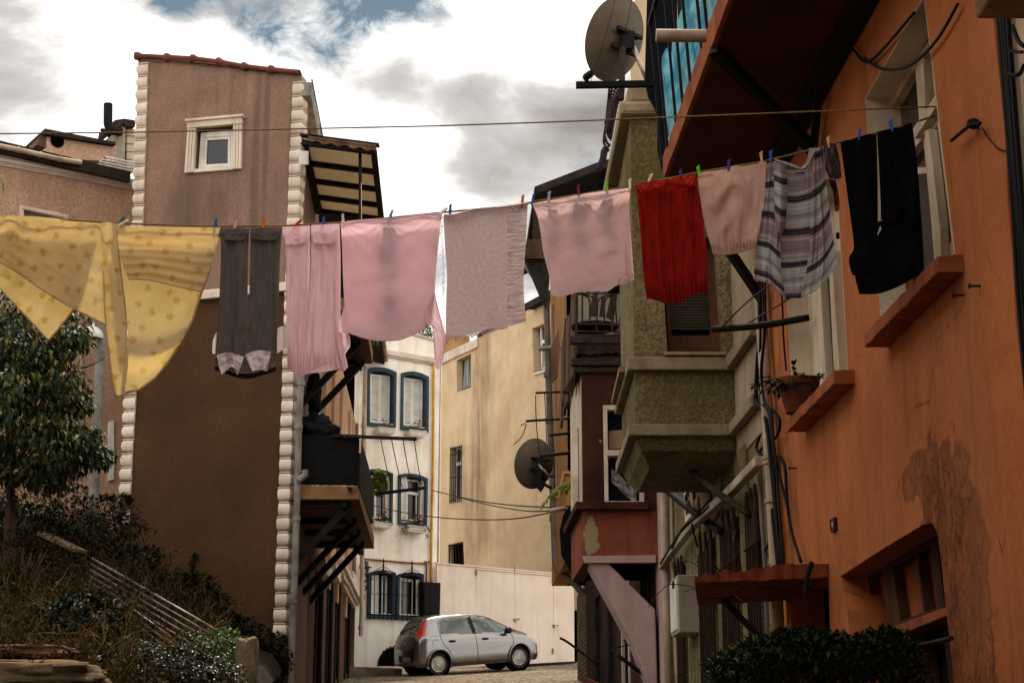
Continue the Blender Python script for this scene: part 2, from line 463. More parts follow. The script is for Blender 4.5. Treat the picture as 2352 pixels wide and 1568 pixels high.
def build_tower():
    p = tower
    up = [(318, 133), (500, 146), (686, 166), (697, 186), (691, 300), (682, 513), (678, 650), (678, 664), (300, 697), (300, 600), (306, 513)]
    hole = [(449, 293), (537, 286), (534, 388), (445, 394)]
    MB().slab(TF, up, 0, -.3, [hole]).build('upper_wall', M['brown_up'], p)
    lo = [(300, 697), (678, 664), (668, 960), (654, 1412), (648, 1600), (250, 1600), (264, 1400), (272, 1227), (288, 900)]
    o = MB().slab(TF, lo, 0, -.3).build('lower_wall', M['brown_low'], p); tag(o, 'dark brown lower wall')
    # street side wall and solid core
    c = TF.px(684, 513, -.02); z0, z1 = 2.2, TF.px(690, 182).z
    b = MB(); b.prism([(LX - AX * 0 + AX * 27.0 - .01, 27.12, z0), (LX + AX * 31.4 - .01, 31.4, z0), (LX + AX * 31.4 - .01, 31.4, z1), (LX + AX * 27 - .01, 27.12, z1)], (-.3, 0, 0))
    b.build('side_wall', M['brown_up'], p)
    l = TF.px(318, 400, -.3); r = TF.px(678, 400, -.3)
    b = MB(); b.prism([(l.x + .03, l.y + .05, z0), (r.x - .2, r.y + .15, z0), (LX + AX * 31.4 - .32, 31.4, z0), (l.x - .2, 31.6, z0)], (0, 0, z1 - z0 - .25))
    b.build('rear_wall', M['brown_up'], p)
    # roof sheet and ridge tiles along the verge
    e0, e1 = TF.px(312, 130, .08), TF.px(690, 168, .08)
    b = MB(); b.prism([e0, e1, e1 + V((.1, 4.3, 0)), e0 + V((-.1, 4.3, 0))], (0, 0, .05)); b.build('roof', M['tile'], p)
    pts = q('d', '315,129 383,132 443,135 502,142 560,153 622,160 684,166')
    rt = None
    for i in range(6):
        a, d = TF.px(*pts[i], .06), TF.px(*pts[i + 1], .06)
        b = MB(); ax = (d - a); L = ax.length; ax.normalize()
        b.lathe([(.05, -.03), (.074, -.03), (.078, .02), (.06, .05), (.046, .1), (.044, L + .03), (.03, L + .03)], a, ax, 14)
        b.build('ridge_tile', M['tile'], p, smooth=True, auto=50)
    # mortar line under the tiles
    b = MB()
    top = [(318 + i * 8.2, 133 + (i * 8.2 / 370) ** 1.2 * 32) for i in range(46)]
    low = [(x, y + 5 + 5 * noise.noise(V((x * .08, 3, 0)))) for x, y in top]
    b.slab(TF, top + low[::-1], .035, 0); b.build('verge_mortar', M['brown_up'], p)
    # string course
    for (y0, y1, d) in ((0, 7, .05), (7, 12, .08), (12, 20, .11)):
        b = MB(); b.slab(TF, [(300, 683 + y0), (663, 646 + y0), (663, 646 + y1), (300, 683 + y1)], d, 0)
        b.build('string_course', M['trim'], p, bevel=.008)
    # corner blocks: one cushion, shared by all copies
    h = .235
    def cushion(wf, ws, out):
        """front leaf wf wide, side leaf ws deep, bulging by out; origin at the corner, x along front, y away"""
        b = MB(); prof = [(0, .0), (.02, .35), (.14, .85), (.34, 1.1), (.58, 1.08), (.76, .78), (.86, .28), (.875, .05), (.88, .72), (.955, .78), (.965, .0), (1.0, -.1)]
        prof = [(k, out * v) for k, v in prof]
        vs, fs = [], []
        for k, d in prof:
            z = k * h
            vs += [(-wf, 0, z), (-wf, -d, z), (d, -d, z), (d, ws, z), (0, ws, z)]
        for i in range(len(prof) - 1):
            for j in range(4):
                a = i * 5 + j; fs.append((a, a + 1, a + 6, a + 5))
        fs += [(0, 1, 2, 3, 4), tuple(reversed(range(len(vs) - 5, len(vs))))]
        return b.add(vs, fs)
    fr = q('d', '695,186 682,513 668,960 654,1412 651,1480'); fl = q('d', '322,144 310,513 291,940 276,1227')
    def corner(poly, mirror):
        proto = None
        zt, zb = TF.px(*poly[0]).z, TF.px(*poly[-1]).z
        n = int((zt - zb) / (h * 1.02))
        def pxat(z):
            for a, c in zip(poly, poly[1:]):
                A, B = TF.px(*a, .005), TF.px(*c, .005)
                if A.z >= z >= B.z - 1e-4:
                    f = (A.z - z) / (A.z - B.z); return A.lerp(B, f)
            return TF.px(*poly[-1], .005)
        me = None
        for i in range(n):
            z = zt - (i + 1) * h * 1.02
            if mirror and i == n - 2: continue      # one block has fallen off
            P = pxat(z)
            if me is None:
                o = cushion(.165, .165, .046).build('corner_block', M['trim'], p, smooth=True, auto=38); me = o
                o.modifiers.clear()
                off = V(o.location) - (V((0, 0, 0)) - WL[p.name])
            else:
                o = me.copy(); COL.objects.link(o); o.parent = p
            rot = math.atan2(TF.a.y, TF.a.x)
            if mirror:
                o.scale = (-1, 1, 1)
                m = Matrix.Rotation(rot, 3, 'Z') @ V((-off.x, off.y, off.z))
            else: m = Matrix.Rotation(rot, 3, 'Z') @ off
            o.scale = (o.scale[0] * random.uniform(.93, 1.05), random.uniform(.93, 1.06), random.uniform(.95, 1.0))
            o.rotation_euler = (random.uniform(-.02, .02), random.uniform(-.025, .025), rot + random.uniform(-.03, .03))
            o.location = V((P.x, P.y, z)) - WL[p.name] + m
    corner(fr, False); corner(fl, True)
    # small window
    hd = [(427, 273), (555, 262), (555, 283), (428, 293)]
    b = MB(); b.slab(TF, [(425, 273), (557, 261), (557, 267), (425, 279)], .13, 0); b.slab(TF, [(428, 279), (555, 267.5), (555, 283), (429, 294)], .09, 0)
    b.build('window_header', M['trim'], p, bevel=.008)
    for Q in ([(430, 293), (449.5, 292), (444, 395), (423, 397)], [(535, 285), (555, 283.5), (553, 387), (533.5, 388)]):
        b = MB()
        for k in range(3): b.slab(TF, sub(Q, k / 3 + .02, 0, k / 3 + .31, 1), .075, 0)
        b.slab(TF, Q, .055, 0)
        b.build('window_pilaster', M['trim'], p, bevel=.006)
    b = MB(); b.slab(TF, [(443, 388.5), (536, 384), (536, 389), (443, 396)], .05, -.2); b.build('window_sill', M['trim'], p)
    fo = [(461, 305), (535, 300), (535, 388), (455, 392)]
    w = MB().slab(TF, fo, -.1, -.24, [sub(fo, .13, .13, .93, .93)]).build('window_frame', M['paint'], p, bevel=.006)
    b = MB(); s = sub(fo, .135, .135, .925, .925); b.slab(TF, s, -.12, -.2, [sub(s, .1, .1, .9, .9)]); b.build('sash', M['paint'], w, bevel=.005)
    b = MB(); b.slab(TF, sub(fo, .16, .16, .9, .9), -.15, -.17); b.build('pane', M['glass'], w)
    b = MB(); b.slab(TF, [(440, 280), (540, 280), (540, 400), (440, 400)], -.29, -.33); b.build('window_back', M['brown_low'], p)
    # eave gutter on the street side and grey downpipe at the corner
    zg = at(722, 188, 27).z
    b = MB(); b.box((LX + AX * 27, 26.95, zg - .28), (.16, 0, 0), (AX * 2.7, 2.7, 0), (0, 0, .26))
    b.bar((LX + .17 + AX * 27, 26.9, zg), (LX + .17 + AX * 29.7, 29.7, zg), .03)
    b.build('eave_gutter', M['greypipe'], p, bevel=.015)
    b = MB()
    pts = [at(x, y, 26.95) for x, y in q('d', '712,560 696,800 687,960 683,1120 678,1290 672,1420 668,1600')]
    b.tube(pts, .055, 10)
    for x, y in q('d', '692,880 686,980 681,1190 674,1380'):
        c = at(x, y, 26.95); b.tube([c + V((0, 0, -.04)), c + V((0, 0, .04))], .068, 10)
    pb = b.build('downpipe', M['greypipe'], p, smooth=True, auto=50)
    b = MB(); b.tube([at(x, y, 26.9) for x, y in q('v8', '115,710 150,680 185,650 180,600')], .055, 10); b.build('pipe_branch', M['greypipe'], pb, smooth=True, auto=50)
    b = MB(); Q = q('v4', '145,405 180,405 218,490 212,620 145,615'); b.slab(side(LX + .05), [(700, 347), (709, 347), (709, 378), (700, 378)], .1, 0); b.build('wall_box', M['paint'], p)
build_tower()

# street-side awning, balconies (parts of the house beside the tower)
row = thing('terrace_house', 'row of houses with stacked balconies running uphill behind the brown house', 'house', (LX + AX * 36, 36, G(-3, 36)))
M['pinkwall'] = surf('pinkish_render', S(178, 142, 112), S(146, 112, 88), 1.3, .9, .35, 30, S(96, 72, 54), .5)
M['tanwall'] = surf('tan_concrete', S(134, 100, 68), S(98, 72, 48), 2.5, .9, .5, 30, S(80, 58, 40), .5)
M['beigeboard'] = cloth('stained_board', lambda t, uv: t.mix(t.ramp(t.noise(t.pos(), 4, 8, .7), .62, .72), t.mix(t.noise(t.pos(), 1.5, 6), S(232, 220, 196), S(208, 192, 164)), S(96, 66, 38)), .3, bump=.1)
M['blackcloth'] = surf('black_cover', (.004, .004, .004, 1), (.007, .0065, .006, 1), 6, .85, .4, 20, spec=.05)
M['bag'] = surf('black_plastic_bag', (.004, .004, .005, 1), None, 6, .6, .8, 14, spec=.08)
def XP(Xp, Y, z): return V((Xp + AX * Y, Y, z))
def build_row():
    p = row
    b = MB(); b.prism([XP(LX, 31.42, 2.4), XP(LX, 47, 3.8), XP(LX, 47, 11.2), XP(LX, 31.42, 11.2)], (-.4, 0, 0)); b.build('wall', M['pinkwall'], p)
    b = MB(); b.prism([XP(LX - .45, 31.5, 2.4), XP(LX - .45, 47, 2.4), XP(-7, 47, 2.4), XP(-6, 31.8, 2.4)], (0, 0, 8.6)); b.build('rear_wall', M['pinkwall'], p)
    # pilasters, mouldings
    for Y in (33.5, 36.2, 39, 42.5, 46.2):
        b = MB(); b.prism([XP(LX, Y, 5.6), XP(LX, Y + .35, 5.6), XP(LX, Y + .35, 10.8), XP(LX, Y, 10.8)], (.07, 0, 0)); b.build('pilaster', M['pinkwall'], p, bevel=.01)
        b = MB(); b.prism([XP(LX, Y - .1, 8.2), XP(LX, Y + .45, 8.2), XP(LX, Y + .4, 8.7), XP(LX, Y - .05, 8.7)], (.14, 0, 0)); b.build('scroll_bracket', M['trim'], p, bevel=.03)
    zc = at(800, 1350, 41).z
    for d, z0, z1 in ((.12, 0, .08), (.2, .08, .15), (.28, .15, .26)):
        b = MB(); b.prism([XP(LX, 37.5, zc + z0), XP(LX, 46.6, zc + z0), XP(LX, 46.6, zc + z1), XP(LX, 37.5, zc + z1)], (d, 0, 0)); b.build('cornice', M['trim'], p, bevel=.012)
    # ground floor openings under white hoods
    for Y, w in ((33.2, 1.5), (36.4, 1.3), (39.2, 1.2), (43.2, 1.6)):
        z = G(-3, Y)
        b = MB(); b.prism([XP(LX, Y, z + .2), XP(LX, Y + w, z + .2), XP(LX, Y + w, z + 2.3), XP(LX, Y, z + 2.3)], (.012, 0, 0)); o = b.build('door', M['dark'], p)
        b = MB()
        for yy in (Y - .1, Y + w): b.prism([XP(LX, yy, z), XP(LX, yy + .1, z), XP(LX, yy + .1, z + 2.4), XP(LX, yy, z + 2.4)], (.05, 0, 0))
        b.prism([XP(LX, Y, z + 2.32), XP(LX, Y + w, z + 2.32), XP(LX, Y + w, z + 2.4), XP(LX, Y, z + 2.4)], (.05, 0, 0)); b.build('door_frame', M['darkwood'], o)
        b = MB(); b.prism([XP(LX, Y - .15, z + 2.4), XP(LX, Y + w + .15, z + 2.4), XP(LX, Y + w + .25, z + 2.65), XP(LX, Y - .25, z + 2.65)], (.2, 0, 0)); b.build('door_hood', M['trim'], p, bevel=.02)
    b = MB(); b.prism([XP(LX, 31.45, 2.6), XP(LX, 46.5, 3.9), XP(LX, 46.5, zc), XP(LX, 31.45, zc)], (.006, 0, 0)); o = b.build('ground_floor_wall', surf('shadow_brown_sheet', S(92, 64, 44), S(58, 40, 28), 2, .9, .4, 30, stretch=(1, 1, .2)), p)  # dark sheet over the ground floor, its shadow put into the colour
    for Y in (32.6, 35.0):
        b = MB(); b.prism([XP(LX, Y, 7.1), XP(LX, Y + .9, 7.1), XP(LX, Y + .9, 8.9), XP(LX, Y, 8.9)], (.03, 0, 0)); o = b.build('window_frame', M['paint'], p)
        b = MB(); b.prism([XP(LX, Y + .08, 7.2), XP(LX, Y + .82, 7.2), XP(LX, Y + .82, 8.8), XP(LX, Y + .08, 8.8)], (.036, 0, 0)); b.build('pane', M['glass'], o)
    b = MB(); b.tube([at(x, y, 44.6) for x, y in q('d', '839,840 836,1000 833,1200 831,1400 829,1460')], .06, 9)
    for y in (976, 1150, 1300, 1440): c = at(838 - (y - 840) * .0145, y, 44.6); b.tube([c - V((0, 0, .05)), c + V((0, 0, .05))], .075, 9)
    b.build('downpipe', M['pipewhite'], p, smooth=True, auto=50)
    # roof edge beyond the awning
    zr = at(900, 480, 34).z
    b = MB(); b.prism([XP(LX - .2, 31.3, zr - .25), XP(LX + .75, 31.3, zr - .35), XP(LX + .75, 46.8, zr - .35), XP(LX - .2, 46.8, zr - .25)], (0, 0, .12)); b.build('eaves', M['roofdark'], p)
    b = MB(); b.prism([XP(LX + .7, 31.3, zr - .28), XP(-6, 31.3, zr + 1), XP(-6, 46.8, zr + 1), XP(LX + .7, 46.8, zr - .28)], (0, 0, .08)); b.build('roof', M['tile'], p)
    b = MB(); b.tube([XP(LX + .78, 31.2, zr - .2), XP(LX + .78, 46.8, zr - .2)], .07, 9); b.build('eave_gutter', M['pipewhite'], p, smooth=True)
    # awning over the upper balcony
    zi, zo = at(708, 322, 27).z, at(865, 345, 27).z
    A, B, Cc, D = XP(LX, 27, zi), XP(AXW, 27, zo), XP(AXW, 30.6, zo), XP(LX, 30.6, zi)
    b = MB(); b.prism([A, B, Cc, D], (0, 0, .05)); b.build('awning_board', M['beigeboard'], p)
    b = MB()
    for f in (.0, .27, .52, .76, .98):
        b.bar(A.lerp(D, f) + V((0, 0, -.04)), B.lerp(Cc, f) + V((0, 0, -.04)), .1, .08)
    b.bar(A + V((.06, 0, -.05)), D + V((.06, 0, -.05)), .12, .09); b.bar(B + V((-.04, 0, -.05)), Cc + V((-.04, 0, -.05)), .1, .09)
    b.build('awning_batten', M['black_iron'], p)
    b = MB(); b.prism([A + V((0, -.1, .06)), B + V((.05, -.1, .06)), B + V((.05, .06, .06)), A + V((0, .06, .06))], (0, 0, .03)); b.build('awning_edge', M['roofdark'], p)
    top = [(708, 307.5), (865, 329)]
    n = 42; low = []
    for i in range(n + 1):
        u = i / n; ph = (u * 4.6 + .2) % 1
        low.append((709 + u * 153, 324 + u * 22 + (2.6 * math.sin(2 * math.pi * ph) if .06 < u < .97 else 0)))
    b = MB(); b.slab(face(26.9), top + low[::-1], .0, -.04); b.slab(face(26.9), [(708, 313), (864, 335), (864, 337.5), (708, 315.5)], .012, 0)
    b.build('scalloped_fascia', M['wood'], p)
    b = MB(); b.tube([at(827, 344, 27.2), at(827.5, 520, 27.2), at(828, 780, 27.2)], .028, 8); b.build('awning_post', M['black_iron'], p)
    b = MB(); b.tube([at(830, 420, 27.15), at(830.5, 520, 27.15)], .008, 5); b.build('light_strip', M['pipewhite'], p)
    # two balconies: the lower with a black cover, the upper seen from beneath
    zl = at(826, 1115, 27).z
    zu = at(849, 806, 30.6).z
    for lab, zt, Y1 in (('low', zl, 32.9), ('up', zu, 30.7)):
        b = MB(); b.prism([XP(LX, 27.02, zt - .22), XP(BX, 27.02, zt - .22), XP(BX, Y1, zt - .22), XP(LX, Y1, zt - .22)], (0, 0, .22))
        s = b.build('balcony_slab', M['tanwall'], p, bevel=.015)
        b = MB()
        for Y in (27.25, 29.0, 30.4) + ((31.9,) if lab == 'low' else ()):
            b.bar(XP(LX, Y, zt - .27), XP(BX - .14, Y, zt - .27), .14, .1)
            b.bar(XP(BX - .2, Y, zt - .3), XP(LX - .02, Y, zt - 1.35), .11, .1)
        b.bar(XP(BX - .25, 27.1, zt - .28), XP(BX - .25, Y1 + .1, zt - .28), .1, .1)
        b.build('balcony_brace', M['black_iron'], s)
    pl = face(27.05)
    b = MB(); b.slab(pl, q('v8', '135,235 770,236 765,340 752,758 120,748'), 0, -.03); b.build('balcony_cover', M['blackcloth'], p)
    b = MB(); b.slab(side(BX + .01), q('v8', '775,250 785,335 845,540 895,760 900,1000 888,1165 765,815 752,758'), 0, -.03); b.build('balcony_cover', M['blackcloth'], p)
    b = MB(); b.bar(at(828, 1006, 26.98), at(824.5, 1116, 26.98), .03); b.build('balcony_post', M['pipewhite'], p)
    b = MB(); b.tube([at(803, 1122, 26.9), at(803, 1122, 27.1)], .035, 10); b.build('drain_spout', M['black_iron'], p)
    # upper balcony front cover, dark space behind laundry
    b = MB(); b.slab(face(27.2), [(700, 545), (830, 545), (832, 720), (696, 720)], 0, -.03); b.build('balcony_cover', M['blackcloth'], p)
build_row()

def sack(name, label, c, r, seed):
    b = MB(); random.seed(seed); off = V((seed, seed * .7, 0))
    def f(u, v):
        a, e = 2 * math.pi * u, math.pi * (v - .5)
        d = V((math.cos(a) * math.cos(e), math.sin(a) * math.cos(e), math.sin(e)))
        k = 1 + .35 * noise.noise(d * 1.6 + off) + .16 * noise.noise(d * 5 + off) + .07 * noise.noise(d * 11 + off)
        return V(c) + V((d.x * r[0], d.y * r[1], d.z * r[2])) * k
    b.grid(f, 36, 22); return tag(b.build(name, M['bag'], smooth=True), label, 'bag')
sack('plastic_bag', 'black plastic bag piled on the covered lower balcony of the left terrace', at(725, 990, 27.6), (.34, .3, .26), 3)
sack('plastic_bag', 'black plastic bag hanging by the window behind the pink pyjama trousers', at(722, 905, 29.5), (.13, .13, .42), 12)

# clothes rack sticking out from the lower balcony
rack = thing('drying_rack', 'black iron drying rack with four cords reaching out from the left balcony', 'drying rack', at(880, 1120, 29))
b = MB(); b.bar(at(765, 1000, 27), at(957, 1008, 27), .05); b.build('front_bar', M['black_iron'], rack)
b = MB(); b.bar(at(862, 1134, 31.8), at(976, 1120, 31.8), .055); b.build('rear_bar', M['black_iron'], rack)
for (x0, x1, y1) in ((874, 902, 1127), (899, 926, 1125), (925, 948, 1123), (951, 970, 1121)):
    a, d = at(x0, 1007, 27), at(x1, y1, 31.8)
    b = MB(); b.tube([a, a.lerp(d, .5) + V((0, 0, -.05)), d], .008, 5); b.build('cord', M['cable'], rack)
# ------------------------------------------------------------------ white house at the end of the street
a57 = math.radians(57)
WO = at(832, 1400, 46)
WF = Plane(WO, (math.sin(a57), math.cos(a57)))
M['blue'] = surf('blue_paint', S(58, 74, 82), S(44, 58, 66), 2, .7, .15, 40)
M['yellowpipe'] = surf('yellow_gas_pipe', S(200, 150, 50), S(170, 118, 40), 3, .5, .1, 30, spots=S(110, 70, 40), sthr=.7, sscale=4)
M['curtain'] = surf('net_curtain', S(150, 148, 140), S(80, 80, 76), 9, .9, .2, 30, stretch=(1, 1, .08))
white = thing('white_house', 'three-storey white house with blue window surrounds and louvred shutters', 'house', (WO.x + 1, WO.y + 1, G(-3, 47)))
M['leaf_mid'] = leafmat('mid_green_leaves', [(.012, .03, .006, 1), (.03, .07, .012, 1), (.07, .12, .02, 1), (.13, .17, .035, 1)])
def shutter(pl, Q, parent, d=0.0, rot=False):
    """louvred shutter leaf"""
    o = MB(); o.slab(pl, Q, d, d - .03, [sub(Q, .13, .03, .87, .97)])
    s = o.build('shutter', M['paint'], parent)
    b = MB(); n = 26
    for i in range(n):
        v0 = .035 + .93 * i / n; v1 = v0 + .93 / n * .55
        T = sub(Q, .12, v0, .88, v1)
        a = [pl.px(*T[0], d - .03), pl.px(*T[1], d - .03), pl.px(*T[2], d - .004), pl.px(*T[3], d - .004)]
        b.prism(a, (0, 0, .012))
    b.build('louvres', M['paint'], s)
def build_white():
    p = white
    W = WF
    # upper windows: outer outline, inner outline
    w1o = q('y2', '75,55 95,46 150,40 228,44 285,62 340,88 333,600 72,582'); w1i = q('y2', '97,84 150,76 225,80 275,100 312,120 308,572 95,548')
    w2o = q('y2', '385,94 440,82 490,78 570,96 638,130 635,645 378,614'); w2i = q('y2', '408,124 450,116 490,114 560,132 612,160 609,604 403,578')
    w3o = q('y2', '60,990 110,980 160,978 250,996 308,1020 302,1500 56,1480'); w3i = q('y2', '84,1010 110,1004 160,1002 240,1016 288,1040 282,1466 80,1450')
    w4o = q('y2', '358,1032 410,1022 470,1018 560,1036 628,1066 622,1516 355,1490'); w4i = q('y2', '383,1062 420,1050 470,1046 545,1062 605,1090 600,1484 382,1466')
    g1o = q('y3', '140,690 250,650 380,640 480,670 612,692 600,1460 125,1440'); g1i = q('y3', '205,715 280,690 380,680 480,700 556,722 548,1385 190,1375')
    g2o = q('y3', '630,712 720,690 870,680 980,700 1085,718 1075,1480 618,1462'); g2i = q('y3', '684,740 740,722 870,715 980,740 1055,760 1050,1400 675,1390')
    outer = [(828, 745), (900, 752), (998, 779), (1011, 783), (1011, 840), (1003, 1300), (1003, 1540), (812, 1560), (818, 1300)]
    vent = q('y1', '45,815 60,720 110,640 180,585 250,570 290,575 290,815')
    MB().slab(W, outer, 0, -.28, [w1i, w2i, w3i, w4i, g1i, g2i, vent]).build('wall', M['white'], p)
    # core
    c0, c1 = W.px(812, 1400, -.35), W.px(1011, 1000, -.35)
    b = MB(); z1 = W.px(900, 780).z
    b.prism([(c0.x, c0.y, 3), (c1.x, c1.y, 3), (c1.x - 3, c1.y + 4.5, 3), (c0.x - 3, c0.y + 4.5, 3)], (0, 0, z1 - 3)); b.build('rear_wall', M['dark'], p)
    b = MB(); e = W.px(1011, 1000, 0)
    b.prism([(e.x, e.y, 3), (e.x + .02, e.y + .05, 3), (e.x - 2.9, e.y + 4.55, 3), (e.x - 3, e.y + 4.5, 3)], (0, 0, W.px(1008, 783).z - 3)); b.build('side_wall', M['white'], p)
    for y0, y1, d in ((0, 5, .06), (5, 11, .1), (11, 16, .06)):
        b = MB(); b.slab(W, [(828, 792 + y0), (1000, 822 + y0), (1000, 822 + y1), (828, 792 + y1)], d, 0); b.build('cornice', M['trim'], p)
    b = MB(); b.slab(W, [(826, 743), (900, 750), (1013, 781), (1013, 786), (900, 755), (826, 748)], .05, -.33); b.build('parapet_coping', M['trim'], p)
    wins = {}
    for k, (o, i) in dict(a=(w1o, w1i), b=(w2o, w2i), c=(w3o, w3i), d=(w4o, w4i), e=(g1o, g1i), f=(g2o, g2i)).items():
        s = MB().slab(W, o, .05, -.24, [i]).build('window_surround', M['blue'], p, bevel=.012)
        mid = [((x - sum(t[0] for t in o) / len(o)) * .86 + sum(t[0] for t in o) / len(o), (y - sum(t[1] for t in o) / len(o)) * .93 + sum(t[1] for t in o) / len(o)) for x, y in o]
        MB().slab(W, o, .065, .05, [mid]).build('surround_moulding', M['blue'], s)
        ys = [t[1] for t in i]; x0, x1 = min(t[0] for t in i), max(t[0] for t in i)
        b = MB(); b.slab(W, [(x0, i[-1][1] - 1.5), (x1, i[-2][1] - 1.5), (x1, i[-2][1] + 2.5), (x0, i[-1][1] + 2.5)], .04, -.26); b.build('window_sill', M['paint'], s)
        b = MB(); b.slab(W, i, -.25, -.27); b.build('pane', M['glass'], s)
        wins[k] = s
    for k, L in dict(a=('97,104 182,112 176,548 96,540', '184,112 277,124 271,555 178,548'),
                     b=('404,138 478,146 474,575 402,568', '482,146 579,160 572,582 476,576')).items():
        for s in L: shutter(W, q('y2', s), wins[k], -.13)
    shutter(W, q('y2', '384,1058 432,1052 428,1446 384,1440'), wins['d'], -.02)
    shutter(W, q('y2', '562,1084 612,1072 606,1456 554,1444'), wins['d'], -.02)
    shutter(W, q('y2', '236,1050 290,1036 286,1424 236,1414'), wins['c'], -.02)
    fr = q('y2', '432,1072 552,1086 548,1462 430,1450')
    b = MB(); b.slab(W, fr, -.17, -.22, [sub(fr, .08, .05, .92, .3), sub(fr, .08, .37, .72, .97), sub(fr, .8, .37, .93, .97)]); b.build('window_frame', M['paint'], wins['d'])
    fr = q('y2', '84,1040 240,1050 236,1430 80,1440')
    b = MB(); b.slab(W, fr, -.17, -.22, [sub(fr, .43, .06, .86, .96), sub(fr, .06, .06, .34, .96)]); b.build('window_frame', M['paint'], wins['c'])
    b = MB(); b.slab(W, sub(fr, .44, .2, .72, .96), -.225, -.235); b.build('curtain', M['curtain'], wins['c'])
    # ground floor: frames, half open shutters
    fr = q('y3', '372,725 462,732 455,1375 368,1370')
    b = MB(); b.slab(W, fr, -.17, -.22, [sub(fr, .3, .06, .66, .97)]); b.build('window_frame', M['paint'], wins['e'])
    shutter(W, q('y3', '206,722 322,712 312,1370 195,1372'), wins['e'], -.05)
    fr = q('y3', '684,760 900,790 890,1395 678,1388')
    b = MB(); b.slab(W, fr, -.17, -.22, [sub(fr, .05, .08, .93, .97)]); b.build('window_frame', M['paint'], wins['f'])
    b = MB(); b.slab(W, sub(fr, .06, .09, .62, .96), -.225, -.235); b.build('curtain', M['curtain'], wins['f'])
    shutter(W, q('y3', '950,800 1066,758 1064,1388 945,1400'), wins['f'], -.03)
    # wrought iron grilles
    def grille(xs, ybot, topf, name):
        b = MB()
        d = .17
        for x in xs:
            b.tube([W.px(*q('y3', f'{x},{topf(x) - 6}')[0], d), W.px(*q('y3', f'{x - 8},{ybot + (x - 140) * .045}')[0], d)], .011, 5)
            c = W.px(*q('y3', f'{x - 8},{ybot + (x - 140) * .045 + 12}')[0], d); b.lathe([(.006, -.05), (.022, -.02), (.018, .02), (.006, .05)], c, n=6)
        x0, x1 = xs[0], xs[-1]
        up = [W.px(*q('y3', f'{x0 + (x1 - x0) * i / 14},{topf(x0 + (x1 - x0) * i / 14)}')[0], d) for i in range(15)]
        b.tube(up, .018, 5)
        for yy in (ybot - 45,):
            b.tube([W.px(*q('y3', f'{x0 - 12},{yy + (x0 - 140) * .045}')[0], d), W.px(*q('y3', f'{x1 - 4},{yy + (x1 - 140) * .045}')[0], d)], .018, 5)
        for x in (x0, x1):
            for yy in (720, ybot - 45):
                P = q('y3', f'{x},{yy}')[0]; b.tube([W.px(*P, d), W.px(*P, 0)], .012, 5)
        # scroll frieze half way up
        for i in range(9):
            x = x0 + (x1 - x0) * (i + .5) / 9; y = 1015 + (x - 140) * .05
            pts = []
            for k in range(14):
                a = k / 13 * 5.0; r = 26 - 18 * k / 13
                pts.append(W.px(*q('y3', f'{x + math.cos(a) * r * (1 if i % 2 else -1)},{y + math.sin(a) * r}')[0], d))
            b.tube(pts, .007, 4)
        # crest: spear and four scrolls
        cx = (x0 + x1) / 2 + 20; cy = topf(cx)
        b.lathe([(.02, 0), (.03, .05), (.012, .1), (.035, .14), (.012, .2), (.028, .25), (.0, .36)], W.px(*q('y3', f'{cx},{cy}')[0], d), n=8)
        for sg in (-1, 1):
            pts = []
            for k in range(22):
                f = k / 21
                if f < .55: X, Yy = cx + sg * (10 + 150 * f / .55 * .8), cy - 70 * math.sin((1 - f / .55) * 1.7) + 10
                else:
                    a = (f - .55) / .45 * 5.4; X, Yy = cx + sg * (140 - 18 * math.sin(a)), cy - 6 - 18 * math.cos(a) + 18
                pts.append(W.px(*q('y3', f'{X},{Yy}')[0], d))
            b.tube(pts, .009, 4)
            b.tube([W.px(*q('y3', f'{cx + sg * (42 + 16 * math.cos(a))},{cy - 14 + 16 * math.sin(a)}')[0], d) for a in [k * .45 for k in range(13)]], .008, 4)
        return b.build('window_grille', M['black_iron'], wins[name])
    grille([145, 182, 250, 325, 398, 470, 545, 606], 1420, lambda x: 690 - 48 * math.sin(max(0, min(1, (x - 145) / 470)) * math.pi), 'e')
    grille([640, 735, 808, 875, 945, 1015, 1080], 1420, lambda x: 715 - 36 * math.sin(max(0, min(1, (x - 640) / 450)) * math.pi), 'f')
    # cellar vent with spikes
    b = MB(); b.slab(W, vent, -.1, -.12); vb = b.build('cellar_vent', M['dark'], p)
    b = MB()
    ov = q('y1', '45,815 60,720 110,640 180,585 250,570 292,575'); b.tube([W.px(x, y, .02) for x, y in ov], .03, 5)
    for x, y in q('y1', '110,640 158,600 208,578 258,568'): b.tube([W.px(x, y, .02), W.px(x, y - 6, .02)], [.022, .012], 5)
    for x, y, yb in ((878, 1505, 1529), (886, 1494, 1529), (894, 1490, 1529), (902, 1488, 1529)): b.tube([W.px(x, y, 0), W.px(x, yb, 0)], .008, 4)
    b.build('vent_grille', M['black_iron'], vb)
    # pipes
    b = MB(); b.tube([W.px(x, y, .07) for x, y in q('d', '996,835 995,1000 993,1140 991,1223 990,1338')], .035, 8)
    for x, y in q('d', '995,975 993,1138 991,1215'): b.tube([W.px(x, y - .6, .07), W.px(x, y + .6, .07)], .05, 8)
    b.build('gas_pipe', M['yellowpipe'], p, smooth=True)
    b = MB(); b.tube([W.px(x, y, .05) for x, y in q('y3', '40,440 300,460 700,495 1000,515 1115,522 1130,560 1128,830')], .025, 7)
    b.tube([W.px(x, y, .06) for x, y in q('y3', '1090,492 1215,492')], .025, 7)
    b.build('water_pipe', surf('rusty_pipe', S(150, 92, 60), S(110, 66, 44), 5, .7, .3, 40), p, smooth=True)
    Q = q('y3', '1078,828 1370,845 1356,1392 1086,1385')
    b = MB(); b.slab(W, Q, .3, 0); o = b.build('meter_cabinet', M['black_iron'], p, bevel=.015)
